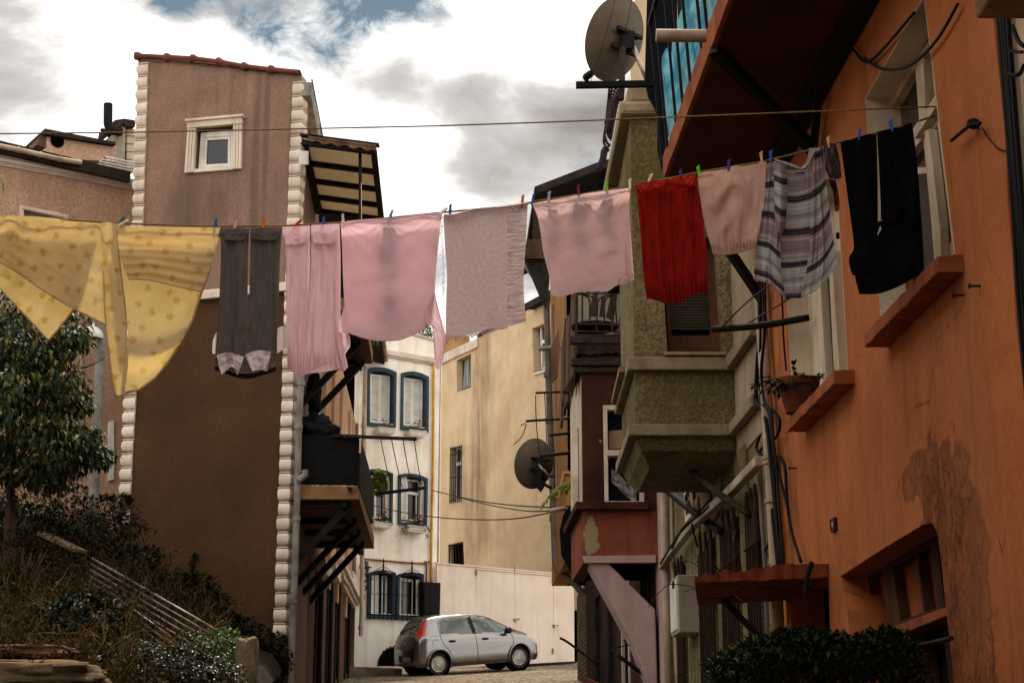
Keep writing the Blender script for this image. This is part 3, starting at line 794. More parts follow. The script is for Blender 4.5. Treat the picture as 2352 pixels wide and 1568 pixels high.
    b = MB(); b.slab(W, sub(Q, .08, .05, .92, .95), .312, .3); b.slab(W, sub(Q, .35, .55, .7, .78), .32, .31); b.build('cabinet_door', M['cable'], o)
    b = MB(); b.slab(W, q('y3', '42,1050 84,1050 80,1132 40,1130'), .05, 0); b.build('wall_socket', M['black_iron'], p)
    # porch bracket with glass
    b = MB()
    for s in ('20,500 130,495', '20,600 195,578', '10,720 190,690', '10,830 215,780'):
        b.tube([W.px(x, y, .3) for x, y in q('y3', s)], .018, 5)
    for s in ('60,420 100,520 120,640 110,800', '130,495 140,600 115,700', '110,520 60,640 110,760', '60,980 120,920 140,850 90,830 60,870 90,920 110,880', '40,1015 90,960 140,890'):
        b.tube([W.px(x, y, .3) for x, y in q('y3', s)], .014, 5)
    o = b.build('porch_bracket', M['black_iron'], p)
    b = MB(); b.slab(W, q('y3', '20,480 110,500 165,580 165,690 20,720'), .26, .25); b.build('porch_glass', surf('frosted_glass', S(150, 160, 150), S(120, 126, 116), 3, .3, 0), o)
    # kerb along the foot of the wall
    b = MB(); k0, k1 = W.px(800, 1535, .8), W.px(925, 1530, .8)
    b.prism([(k0.x, k0.y, 3.6), (k1.x, k1.y, 3.6), (k1.x - .45, k1.y + .7, 3.6), (k0.x - .45, k0.y + .7, 3.6)], (0, 0, W.px(850, 1531, .8).z - 3.6))
    tag(b.build('pavement', surf('old_kerb_stone', S(116, 100, 84), S(80, 68, 56), 3, .9, .5, 30), bevel=.03), 'raised stone pavement under the white house', kind='structure')
build_white()

# flower boxes hung under the four upper windows
def flower_box(Q, label, flower, n, trail):
    pl = WF
    x0, y0, x1, y1 = Q
    t = thing('flower_box', label, 'flower box', pl.px((x0 + x1) / 2, y1, .2), 'white flower boxes on the white house')
    b = MB(); L, R = pl.px(x0, y0 + 2, .3), pl.px(x1, y0 + 7, .3)
    Lb, Rb = pl.px(x0 + 4, y1 - 4, .3), pl.px(x1 - 4, y1, .3)
    dn = pl.n * -.26
    b.prism([L, R, Rb, Lb], dn); b.build('trough', M['paint'], t, bevel=.01)
    b = MB(); m = 11
    for i in range(m):
        c = L.lerp(R, (i + .5) / m) + pl.n * .015
        r = (R - L).length / m / 2
        b.tube([c + (R - L).normalized() * r * math.cos(a) + V((0, 0, r * 1.3 * math.sin(a))) for a in [k * .35 for k in range(10)]], .008, 4)
        c2 = c + V((0, 0, -.09)); b.tube([c2 + (R - L).normalized() * r * .8 * math.cos(a) + V((0, 0, r * .8 * math.sin(a))) for a in [k * .63 for k in range(11)]], .006, 4)
    b.tube([L + pl.n * .02, R + pl.n * .02], .01, 5); b.build('wire_edge', M['paint'], t)
    b = MB(); random.seed(int(x0))
    for i in range(n):
        c = L.lerp(R, random.uniform(.25, 1.02)) + dn * random.uniform(.1, .8) + V((0, 0, random.uniform(-.02, .28 * random.random() + .06)))
        leaf(b, c, rv() + V((0, 0, .3)), (0, 0, 1), .09, .06)
    if trail:
        for s in range(5):
            c = (L.lerp(R, random.choice((-.02, .03, 1.0, 1.04))) + pl.n * .03)
            for k in range(9): leaf(b, c + V((random.uniform(-.06, .06) - k * .03 * (s < 2), random.uniform(-.05, .05), -.035 * k)), rv(), (0, 0, 1), .08, .055)
    b.build('foliage', M['leaf_mid'], t)
    b = MB()
    for i in range(max(8, n // 8)):
        c = L.lerp(R, random.uniform(.35, 1.05)) + dn * random.uniform(0, .6) + V((0, 0, random.uniform(.08, .34)))
        for k in range(4): leaf(b, c, rv(), (0, 0, 1), .05, .045)
    b.build('blossom', flower, t)
fl_red = leafmat('red_petals', [(.25, .01, .02, 1), (.4, .02, .05, 1)], .2, .7)
fl_mag = leafmat('magenta_petals', [(.3, .015, .1, 1), (.5, .05, .2, 1)], .2, .7)
flower_box((868, 980, 909, 997), 'white wire flower box with few purple flowers under the upper left shuttered window', fl_mag, 20, False)
flower_box((940, 986, 980, 1004), 'white wire flower box with one dark red bloom under the upper right shuttered window', fl_red, 70, False)
flower_box((858, 1197, 899, 1214), 'white wire flower box with magenta flowers under the lower left window', fl_mag, 110, False)
flower_box((934, 1205, 980, 1224), 'white flower box with trailing leaves and a pink bloom under the open lower window', fl_mag, 170, True)

# plants on the roof terrace and by the balcony end
def bush(name, label, cat, c, r, n, L, W, mat, seed, hang=0, group=None, twig=True):
    random.seed(seed); b = MB(); off = V((seed * 3.1, 0, 0))
    for i in range(n):
        d = rv(); d = d.normalized() * (d.length ** .45)
        k = .75 + .5 * noise.noise(d * 1.8 + off)
        pnt = V(c) + V((d.x * r[0], d.y * r[1], d.z * r[2])) * k
        leaf(b, pnt, d + rv() * .9 + V((0, 0, -hang)), (0, 0, 1), L * random.uniform(.6, 1.2), W * random.uniform(.7, 1.1), .3)
    t = thing(name, label, cat, V(c) - V((0, 0, r[2])), group)
    b.build('foliage', mat, t)
    b = MB()
    for i in range(9): e = V(c) + V((rv().x * r[0] * .6, rv().y * r[1] * .6, random.uniform(-.1, .5) * r[2])); s = V(c) - V((0, 0, r[2] * .98)); b.tube([s, s.lerp(e, .5) + rv() * .06, e], [.02, .014, .006], 5)
    b.build('stem', M['wood'], t)
    return t
M['leaf_sun'] = leafmat('bright_green_leaves', [(.03, .055, .008, 1), (.09, .13, .018, 1), (.2, .24, .04, 1), (.3, .33, .07, 1)], .4)
bush('potted_plant', 'leafy green plant trailing over the end of the covered balcony by the rack', 'plant', at(872, 1108, 32.8), (.16, .25, .28), 700, .09, .06, M['leaf_sun'], 5, .3)
bush('roof_plant', 'small dark plant behind the parapet of the white house', 'plant', WF.px(975, 762, -.3), (.35, .3, .25), 320, .1, .06, M['leaf_mid'], 6)
bush('roof_plant', 'tiny weed sprouting from the upper balcony edge beside the white house', 'plant', at(860, 785, 31), (.12, .1, .05), 60, .06, .03, M['leaf_mid'], 9)

# ------------------------------------------------------------------ cream building
a29 = math.radians(29)
CO = at(1320, 1000, 52)
CF = Plane(CO, (math.sin(a29), -math.cos(a29)))
def cream_stains(t, col):
    for x, y, rx, rz, k in ((1101, 960, .55, 4.2, .75), (1119, 830, .25, 2.0, .6), (1094, 1150, .8, 2.6, .6), (1112, 1230, 1.6, .9, .4), (1128, 900, .2, 2.0, .35), (1085, 1060, .3, 2, .3)):
        col = t.mix(t.math('MULTIPLY', t.math('MULTIPLY', t.blob(CF.px(x, y), (rx, rx * 1.8, rz), .3, 2.5, .85), k), t.ramp(t.noise(t.pos((1, 1, .12)), 2.6, 7), .3, .62)), col, S(92, 70, 46))
    return col
M['cream'] = surf('cream_plaster', S(198, 174, 140), S(178, 152, 118), .8, .92, .35, 18, S(150, 112, 72), .3, hook=cream_stains)
cream = thing('cream_building', 'tall plain cream plastered building with damp streaks and a barred window', 'building', CF.px(1180, 1300, -.5))
def build_cream():
    p = cream; W = CF
    A = q('y6', '228,200 332,150 332,392 230,432'); B = q('y6', '772,-30 900,-80 900,262 785,300'); Cw = q('y6', '184,832 264,815 261,1208 178,1228'); D = q('y6', '165,1528 275,1503 285,1700 165,1700')
    outer = [(950, 868), (1094, 797), (1096, 774), (1205, 716), (1252, 690), (1400, 612), (1400, 1400), (950, 1400)]
    MB().slab(W, outer, 0, -.3, [A, B, Cw, D]).build('wall', M['cream'], p)
    l, r = W.px(955, 1000, -.4), W.px(1400, 1000, -.4); z1 = W.px(950, 868).z - .3
    z2 = W.px(1400, 612).z
    b = MB(); b.prism([(l.x, l.y, 3), (r.x, r.y, 3), (r.x + 5, r.y + 4, 3), (l.x + 5, l.y + 4, 3)], (0, 0, z1 - 3)); b.build('rear_wall', M['dark'], p)
    b = MB(); e0, e1 = W.px(1205, 712, .35), W.px(1420, 597, .35); b.prism([e0, e1, e1 + V((0, 0, .5)) - W.n * 3, e0 + V((0, 0, .5)) - W.n * 3], (0, 0, .22)); b.build('roof', M['roofdark'], p)
    b = MB(); e0, e1 = W.px(1096, 774, .06), W.px(1205, 713, .06); b.prism([e0, e1, e1 - W.n * .4, e0 - W.n * .4], (0, 0, .12)); b.build('parapet_coping', M['roofdark'], p)
    pts = q('y6', '112,226 176,196 230,170 287,144 345,120 372,104')
    for a, c in zip(pts, pts[1:]):
        b = MB(); P0, P1 = W.px(*a, .08), W.px(*c, .08)
        b.prism([P0, P0.lerp(P1, .96), P0.lerp(P1, .96) + V((0, 0, .33)), P0 + V((0, 0, .33))], W.n * -.45); b.build('coping_tile', M['trim'], p, bevel=.02)
    b = MB(); b.slab(W, A, -.27, -.3); o = b.build('window', M['glass'], p)
    fr = sub(A, .36, .02, 1, .98); b = MB(); b.slab(W, fr, -.22, -.27, [sub(fr, .08, .05, .84, .95)]); b.build('window_frame', M['greypipe'], o)
    b = MB(); b.slab(W, [bl(fr, .3, .12), bl(fr, .8, .1), bl(fr, .9, .98), bl(fr, .14, .98)], -.2, -.215); b.build('curtain', M['curtain'], o)
    b = MB(); b.slab(W, B, -.27, -.3); o = b.build('window', M['glass'], p); tag(o, 'white framed window beside the drainpipe')
    fr = sub(B, .45, .02, 1, .95); b = MB(); b.slab(W, fr, -.2, -.27, [sub(fr, .1, .04, .92, .34), sub(fr, .1, .42, .92, .96)]); b.build('window_frame', M['paint'], o)
    b = MB(); b.slab(W, sub(fr, .15, .5, .6, .95), -.255, -.262); b.build('curtain', M['curtain'], o)
    b = MB(); b.slab(W, sub(B, -.04, 0, .45, 1), -.01, -.02) if 0 else b.slab(W, [bl(B, -.05, .98), bl(B, 1.05, .97), bl(B, 1.05, 1.01), bl(B, -.05, 1.02)], .06, -.25); b.build('window_sill', M['paint'], o)
    b = MB()
    for v in (.86, .93): b.tube([W.px(*bl(B, -.08, v), .1), W.px(*bl(B, 1, v - .02), .1)], .012, 5)
    b.build('sill_rail', M['pipewhite'], o)
    b = MB(); b.slab(W, Cw, -.2, -.24); o = b.build('window', M['glass'], p); tag(o, 'barred window')
    b = MB(); fr = sub(Cw, .48, .02, 1, .98); b.slab(W, fr, -.14, -.2, [sub(fr, .12, .03, .9, .28), sub(fr, .12, .34, .9, .97)]); b.build('window_frame', M['paint'], o)
    b = MB()
    for i in range(7): b.tube([W.px(*bl(Cw, i / 6, -.02), .12), W.px(*bl(Cw, i / 6, 1.02), .12)], .016, 5)
    for v in (.02, .13, .55, .96): b.tube([W.px(*bl(Cw, -.03, v), .12), W.px(*bl(Cw, 1.03, v), .12)], .018, 5)
    b.build('window_bars', M['black_iron'], o)
    b = MB(); b.slab(W, D, -.22, -.25); o = b.build('window', M['dark'], p)
    b = MB()
    for i in range(5): b.tube([W.px(*bl(D, (i + .5) / 5, 0), -.05), W.px(*bl(D, (i + .5) / 5, 1), -.05)], .014, 5)
    b.build('window_bars', M['rust'], o)
    b = MB(); b.tube([W.px(x, y, .02) for x, y in q('y6', '352,60 362,140 378,230')], .012, 4); b.build('loose_cord', M['pipewhite'], p)
build_cream()
brick = MB(); Pb = Plane(at(1050, 900, 64), (1, 0)); brick.slab(Pb, [(1000, 775), (1040, 765), (1078, 772), (1078, 800), (1092, 860), (1000, 880)], 0, -1)
tag(brick.build('brick_house', surf('old_brick', S(176, 136, 92), S(140, 96, 62), 2.2, .95, .7, 9, spots=S(120, 62, 36), sthr=.64, sscale=2.2)), 'low brick house wall showing behind the coping of the cream building', 'house')

# ------------------------------------------------------------------ white metal gate
GO = WF.px(1003, 1400, .22); a56 = math.radians(56)
GP = Plane(GO, (math.sin(a56), math.cos(a56)))
M['gate'] = surf('white_gate_paint', S(226, 208, 190), S(210, 190, 170), .9, .65, .08, 20, S(150, 118, 96), .22)
gate = thing('metal_gate', 'wide white sheet metal gate of three leaves behind the silver car', 'gate', GP.px(1160, 1518))
def build_gate():
    T = lambda x: 1294 + (x - 1005) * .085
    Bt = lambda x: 1535 - (x - 1005) * .055
    def leafp(x0, x1, name):
        o = MB().slab(GP, [(x0, T(x0)), (x1, T(x1)), (x1 + 1, Bt(x1)), (x0 - .5, Bt(x0))], 0, -.05).build(name, M['gate'], gate, bevel=.006); return o
    leafp(1003, 1093.4, 'gate_leaf'); c = leafp(1094.2, 1181.8, 'gate_leaf'); d = leafp(1182.7, 1270, 'gate_leaf'); e = leafp(1271.2, 1318.5, 'gate_leaf')
    for x0, x1 in ((1094.5, 1181.5), (1183, 1269.8)):
        b = MB(); b.slab(GP, [(x0, T(x0) + 2.5), (x1, T(x1) + 2.5), (x1, T(x1) + 5), (x0, T(x0) + 5)], .03, 0); b.build('rail', M['gate'], gate)
    b = MB(); b.slab(GP, [(1001, T(1001) - 3), (1320, T(1320) - 3), (1320, T(1320)), (1001, T(1001))], .03, -.08); b.build('top_rail', M['gate'], gate)
    for x, y in ((1094, 1320), (1270, 1338), (1270, 1500), (1182, 1310)):
        b = MB(); P = GP.px(x, y, .02); b.tube([P, P + V((0, 0, .14))], .03, 8); b.build('hinge', M['pipewhite'], gate)
    for x, y in ((1186, 1421), (1276, 1435)):
        b = MB(); b.tube([GP.px(x - 6, y - 1, .03), GP.px(x + 7, y, .03)], .018, 6); b.slab(GP, [(x - 2, y), (x + 3, y + 1), (x + 2, y + 5), (x - 2, y + 4)], .07, .02); b.build('bolt', M['steel'], gate)
    b = MB(); b.slab(GP, [(1200, Bt(1200)), (1325, Bt(1325)), (1325, Bt(1325) + 4), (1200, Bt(1200) + 5)], .25, -.2); b.build('threshold', M['roofdark'], gate)
build_gate()

# ------------------------------------------------------------------ silver hatchback
M['carpaint'] = NT('silver_car_paint').done((.21, .2, .185, 1), .26, None, .5, .92, .6)
M['blackplastic'] = surf('black_plastic', (.012, .012, .013, 1), None, 4, .45, 0)
M['tyre'] = surf('tyre_rubber', (.012, .011, .010, 1), (.03, .026, .022, 1), 5, .85, .2, 40)
M['rim'] = surf('wheel_cover', S(186, 180, 170), S(140, 134, 124), 9, .35, .05, 20, metal=.6)
M['redlens'] = surf('red_lens', (.5, .015, .01, 1), (.32, .008, .008, 1), 12, .15, .2, 40, spec=.6)
M['clearlens'] = surf('clear_lens', (.55, .56, .56, 1), (.3, .3, .3, 1), 20, .1, .2, 30, spec=.7)
M['carglass'] = surf('car_window', (.03, .036, .032, 1), (.06, .066, .05, 1), 1.2, .05, 0, spec=.8, stretch=(1, 1, 2))
def build_car():
    rear = at(1008, 1551, 44.4)            # where the near rear tyre stands
    front = at(1193, 1535, 45.5)
    d = front - rear; yaw = math.atan2(d.y, d.x)
    s = d.length / 2.51
    X = d.normalized(); Yv = V((-X.y, X.x, 0)).normalized(); Yv = (Yv + V((0, 0, .085))).normalized(); Z = X.cross(Yv)
    Rw, xr, xf, hw = .295, .70, 3.21, .745
    O = rear - X * (xr * s) + Yv * (hw * s)
    def P(x, y, z): return O + (X * x + Yv * y + Z * z * 1.09) * s
    car = thing('parked_car', 'silver five-door hatchback parked side-on in front of the white gate', 'car', P(2, 0, 0))
    def lerp1(tab, x):
        for (a, b), (c, e) in zip(tab, tab[1:]):
            if x <= c: f = max(0, (x - a) / (c - a)); f = f; return b + (e - b) * f
        return tab[-1][1]
    topz = [(0, .66), (.03, .80), (.06, .93), (.12, 1.03), (.22, 1.18), (.36, 1.33), (.5, 1.43), (.7, 1.465), (1.1, 1.49), (1.6, 1.49), (2.0, 1.465), (2.3, 1.41), (2.6, 1.30), (2.9, 1.16), (3.15, 1.045), (3.35, .985), (3.6, .91), (3.8, .82), (3.92, .72), (4.0, .58), (4.03, .5)]
    width = [(0, .60), (.05, .71), (.15, .78), (.35, .825), (.8, .845), (2.6, .845), (3.2, .835), (3.5, .80), (3.75, .70), (3.92, .55), (4.03, .36)]
    botz = [(0, .30), (.1, .24), (.4, .2), (3.5, .19), (3.9, .2), (4.03, .27)]
    roofw = [(0, .58), (.06, .62), (.12, .62), (.3, .575), (.6, .555), (1.4, .56), (2.2, .555), (2.8, .60), (3.15, .66), (3.4, .66), (3.8, .5), (4.03, .25)]
    belt = [(0, .62), (.1, .90), (.3, .96), (1.0, .965), (2.0, .94), (3.0, .90), (3.4, .84), (3.7, .76), (3.9, .66), (4.03, .48)]
    def smooth(tab, x): return (lerp1(tab, x - .04) + lerp1(tab, x) * 2 + lerp1(tab, x + .04)) / 4
    def section(x):
        zt, w, zb, wr, zs = smooth(topz, x), smooth(width, x), smooth(botz, x), smooth(roofw, x), smooth(belt, x)
        zs = min(zs, zt - .03); wr = min(wr, w * .93)
        hi = zt - zs
        zr = zt - min(.09, hi * .45)
        ctl = [(0, zb), (w * .9, zb), (w * .965, zb + .05), (w, zb + .16), (w * 1.0, .55 if zs > .66 else (zb + zs) / 2), (w * .98, zs - .1 if zs > .8 else zs - .02), (w * .945, zs), (wr + (w * .945 - wr) * .48, zs + (zr - zs) * .55), (wr, zr), (wr * .86, zt - .02), (wr * .5, zt - .004), (0, zt)]
        return ctl
    seg = [1, 1, 2, 5, 5, 2, 7, 7, 2, 2, 2]
    def ring(x):
        c = section(x); out = []
        for i, n in enumerate(seg):
            p0, p1, p2, p3 = c[max(i - 1, 0)], c[i], c[i + 1], c[min(i + 2, len(c) - 1)]
            for k in range(n):
                t = k / n
                f = lambda a, b_, c_, e: .5 * (2 * b_ + (c_ - a) * t + (2 * a - 5 * b_ + 4 * c_ - e) * t * t + (3 * b_ - a - 3 * c_ + e) * t ** 3)
                if i in (0, 1): out.append((p1[0] + (p2[0] - p1[0]) * t, p1[1] + (p2[1] - p1[1]) * t))
                else: out.append((f(p0[0], p1[0], p2[0], p3[0]), f(p0[1], p1[1], p2[1], p3[1])))
        out.append(c[-1]); return out
    nx = 202
    rings = [ring(4.03 * i / (nx - 1)) for i in range(nx)]
    m = len(rings[0])
    parts = {k: MB() for k in ('body', 'rear_window', 'windscreen', 'bumper')}
    for k in ('side_window', 'tail_light', 'headlight', 'trim', 'quarter'):
        for sg in (-1, 1): parts[k, sg] = MB()
    def inpoly(x, z, poly):
        c = False
        for (x0, z0), (x1, z1) in zip(poly, poly[1:] + poly[:1]):
            if (z0 > z) != (z1 > z) and x < (x1 - x0) * (z - z0) / (z1 - z0) + x0: c = not c
        return c
    rwin = [(.80, 1.02), (.84, 1.33), (.98, 1.385), (1.70, 1.405), (1.78, .985)]
    fwin = [(1.90, .985), (1.84, 1.405), (2.1, 1.385), (2.5, 1.27), (2.86, 1.06), (2.88, .955)]
    pil = [(1.78, .98), (1.70, 1.41), (1.84, 1.41), (1.90, .98)]
    qtr = [(2.86, .95), (2.86, 1.075), (3.22, .945)]
    tl = [(.14, .985), (.36, 1.36), (.52, 1.36), (.34, .985)]
    hl = [(3.50, .80), (3.56, .865), (3.86, .73), (3.93, .60), (3.80, .62)]
    for i in range(nx - 1):
        for j in range(m - 1):
            A = [rings[i][j], rings[i + 1][j], rings[i + 1][j + 1], rings[i][j + 1]]
            x = 4.03 * (i + .5) / (nx - 1); y = sum(a[0] for a in A) / 4; z = sum(a[1] for a in A) / 4
            if y > .6 and ((x - xr) ** 2 + (z - Rw) ** 2 < .355 ** 2 or (x - xf) ** 2 + (z - Rw) ** 2 < .355 ** 2): continue
            k = 'body'
            if y > .5:
                if inpoly(x, z, rwin) or inpoly(x, z, fwin): k = 'side_window'
                elif inpoly(x, z, pil): k = 'trim'
                elif inpoly(x, z, qtr): k = 'quarter'
                elif inpoly(x, z, tl): k = 'tail_light'
                elif inpoly(x, z, hl): k = 'headlight'
            if k == 'body' and y < .54 and .13 < x < .46 and z > 1.04: k = 'rear_window'
            if k == 'body' and y < .56 and 2.28 < x < 3.05 and z > 1.05: k = 'windscreen'
            if k == 'body' and z < .36 and x > 3.7: k = 'bumper'
            xs = (4.03 * i / (nx - 1), 4.03 * (i + 1) / (nx - 1))
            for sg in (-1, 1):
                pts = [P(xs[0], sg * A[0][0], A[0][1]), P(xs[1], sg * A[1][0], A[1][1]), P(xs[1], sg * A[2][0], A[2][1]), P(xs[0], sg * A[3][0], A[3][1])]
                parts[k if k in parts else (k, sg)].add(pts if sg > 0 else pts[::-1], [(0, 1, 2, 3)])
    for e, i in ((0, 0), (1, nx - 1)):
        r = rings[i]; x = 0 if e == 0 else 4.03
        for a, c in zip(r, r[1:]):
            parts['body'].add([P(x, -a[0], a[1]), P(x, a[0], a[1]), P(x, c[0], c[1]), P(x, -c[0], c[1])], [(0, 1, 2, 3)])
    # wheel housings
    for xc in (xr, xf):
        for sg in (-1, 1):
            b = MB(); n = 20
            b.add([P(xc + .358 * math.cos(2 * math.pi * k / n), sg * yy, Rw + .358 * math.sin(2 * math.pi * k / n)) for yy in (.80, .5) for k in range(n)],
                  [(k, (k + 1) % n, n + (k + 1) % n, n + k) for k in range(n)] + [tuple(range(n, 2 * n))])
            b.build('wheel_housing', M['dark'], car)
    import bmesh
    def merged(mb):
        key = {}; vs = []; mp = []
        for p_ in mb.v:
            kk = (round(p_.x, 4), round(p_.y, 4), round(p_.z, 4))
            if kk not in key: key[kk] = len(vs); vs.append(p_)
            mp.append(key[kk])
        mb.f = [tuple(dict.fromkeys(mp[i] for i in f)) for f in mb.f]; mb.f = [f for f in mb.f if len(f) > 2]
        mb.v = vs; mb.uv = [(0, 0)] * len(vs); return mb
    for k, mat in (('body', 'carpaint'), ('rear_window', 'carglass'), ('windscreen', 'carglass'), ('side_window', 'carglass'), ('tail_light', 'redlens'), ('headlight', 'clearlens'), ('bumper', 'blackplastic'), ('trim', 'blackplastic'), ('quarter', 'blackplastic')):
        for kk in ([k] if k in parts else [(k, -1), (k, 1)]):
            if parts[kk].f: merged(parts[kk]).build({'trim': 'door_pillar', 'quarter': 'quarter_trim'}.get(k, k), M[mat], car, smooth=True, auto=40)
    # arch lips, door gaps, sill
    def sy(x, z):                       # side surface
        r = ring(x); best = r[0]
        for a, c in zip(r, r[1:]):
            if a[1] <= z <= c[1] and c[0] > .3: f = (z - a[1]) / max(1e-6, c[1] - a[1]); return a[0] + (c[0] - a[0]) * f
        return max(a[0] for a in r)
    for sg in (-1, 1):
        for xc in (xr, xf):
            b = MB(); pts = []
            for k in range(25):
                a = math.pi * (-.12 + 1.24 * k / 24); x = xc + .365 * math.cos(a); z = max(.2, Rw + .365 * math.sin(a)); pts.append(P(x, sg * (sy(x, z) + .012), z))
            b.tube(pts, .034, 6); b.build('wheel_arch', M['carpaint'], car, smooth=True)
    def seam(pts, name='door_gap', r=.0065, sg=-1):
        b = MB(); b.tube([P(x, sg * (sy(x, z) + .001), z) for x, z in pts], r, 4); return b
    for sg in (-1, 1):
        b = MB()
        for L in ([(.78, .98), (.79, .9), (.85, .78), (1.02, .6), (1.1, .45), (1.12, .28)], [(1.84, .96), (1.88, .7), (1.88, .28)], [(2.96, .93), (3.02, .8), (3.03, .5), (2.98, .28)], [(1.12, .28), (1.9, .275), (2.98, .28)],
                  [(.78, .98), (.8, 1.34), (.98, 1.41), (1.8, 1.435), (2.3, 1.37), (2.9, 1.09), (3.2, .95)]):
            L2 = []
            for (x0, z0), (x1, z1) in zip(L, L[1:]):
                for k in range(6): L2.append((x0 + (x1 - x0) * k / 6, z0 + (z1 - z0) * k / 6))
            b.tube([P(x, sg * (sy(x, z) + .0005), z) for x, z in L2 + [L[-1]]], .0075, 4)
        b.build('door_gap', M['blackplastic'], car)
        for x in (1.0, 2.02):
            b = MB(); ax = (P(x + .24, sg * (sy(x, .83) + .01), .82) - P(x, sg * (sy(x, .83) + .01), .83))
            b.lathe([(.005, 0), (.03 * s, .05 * s), (.036 * s, .1 * s), (.03 * s, .19 * s), (.005, .24 * s)], P(x, sg * (sy(x, .83) + .008), .835), ax, 8)
            b.build('door_handle', M['blackplastic'], car, smooth=True)
        b = MB(); b.lathe([(.01, 0), (.07, .02), (.085, .1), (.075, .17), (.03, .2)], P(2.72, sg * .92, 1.0), X, 12); b.bar(P(2.78, sg * .8, .94), P(2.76, sg * .9, .98), .05)
        b.build('wing_mirror', M['blackplastic'], car, smooth=True)
    b = MB(); pts = [P(.62 + .1 * math.cos(a), -(sy(.62, .83) + .0005), .80 + .09 * math.sin(a)) for a in [k * .35 for k in range(19)]]; b.tube(pts, .004, 4); b.build('fuel_cap', M['blackplastic'], car)
    # tailgate line, bumper crease, recess and plate
    b = MB(); b.tube([P(.0 + .02 * abs(y) - .004, y, .56) for y in (-.6, -.3, 0, .3, .6)], .008, 4); b.tube([P(.05, -.7, .86), P(.03, -.69, .75), P(.0, -.6, .57)], .008, 4); b.build('tailgate_gap', M['blackplastic'], car)
    b = MB(); b.prism([P(-.012, -.52, .36), P(-.012, .3, .36), P(-.012, .3, .52), P(-.012, -.52, .52)], X * .02); pr = b.build('plate_recess', M['blackplastic'], car)
    b = MB(); b.prism([P(-.018, -.46, .375), P(-.018, .06, .375), P(-.018, .06, .485), P(-.018, -.46, .485)], X * .006)
    pl = b.build('number_plate', surf('plate_white', S(206, 196, 176), None, 3, .5, 0), car)
    b = MB(); b.prism([P(-.0205, .06, .375), P(-.0205, .015, .375), P(-.0205, .015, .485), P(-.0205, .06, .485)], X * .004); b.build('plate_band', surf('plate_blue', S(30, 60, 150), None, 3, .5, 0), pl)
    txt = bpy.data.curves.new('plate_text', 'FONT'); txt.body = '07 G5 652'; txt.size = .115 * s; txt.align_x = 'CENTER'; txt.extrude = .001
    tob = bpy.data.objects.new('tmp', txt); COL.objects.link(tob)
    dg = bpy.context.evaluated_depsgraph_get(); me = bpy.data.meshes.new_from_object(tob.evaluated_get(dg)); bpy.data.objects.remove(tob)
    b = MB(); b.add([P(-.0195, -.225 - v.co.x / s * .82, .388 + v.co.y / s) - X * (v.co.z) for v in me.vertices], [tuple(f.vertices) for f in me.polygons]); b.open = True
    b.build('plate_lettering', M['cable'], pl)
    b = MB(); b.lathe([(.035, 0), (.03, .012), (.0, .016)], P(.035, -.05, .82), -X, 14); b.build('badge', M['rim'], car)
    b = MB(); b.prism([P(.02, -.6, .26), P(.02, .6, .26), P(.0, .6, .3), P(.0, -.6, .3)], X * .03); b.build('rear_valance', M['blackplastic'], car)
    b = MB()
    for y, z in ((-.25, .72), (.1, .7)): pass
    # wheels: tyre, cover with many spokes
    for xc, sg in ((xr, -1), (xf, -1), (xr, 1), (xf, 1)):
        c = P(xc, sg * hw, Rw); ax = Yv * sg
        w = MB().lathe([(.2, -.19), (.29, -.19), (.31, -.15), (.312, -.02), (.3, .02), (.255, .035), (.215, .02), (.2, -.02)], c, ax, 36, caps=False)
        w.v = [c + (v - c) * s for v in w.v]
        wo = w.build('wheel', M['tyre'], car, smooth=True, auto=40)
        r = MB(); r.lathe([(.0, .012), (.05, .02), (.062, .012), (.07, -.03), (.218, -.04)], c, ax, 30, caps=False)
        r.lathe([(.195, -.02), (.2, .022), (.214, .026), (.222, -.01)], c, ax, 36, caps=False)
        u, k_ = X, Z
        for i in range(22):
            a = 2 * math.pi * i / 22; dr = u * math.cos(a) + k_ * math.sin(a); tt = ax.cross(dr)
            r.prism([c + dr * .06 + tt * .008 + ax * .016, c + dr * .198 + tt * .014 + ax * .01, c + dr * .198 - tt * .014 + ax * .01, c + dr * .06 - tt * .008 + ax * .016], ax * -.012)
        r.v = [c + (v - c) * s for v in r.v]
        r.build('wheel_cover', M['rim'], wo, smooth=True, auto=30)
        k = MB(); k.lathe([(.0, -.05), (.215, -.05)], c, ax, 24, caps=False); k.v = [c + (v - c) * s for v in k.v]; k.build('wheel_well', M['dark'], wo)
    # seats seen through the glass are suggested by solid headrests behind the pane
build_car()
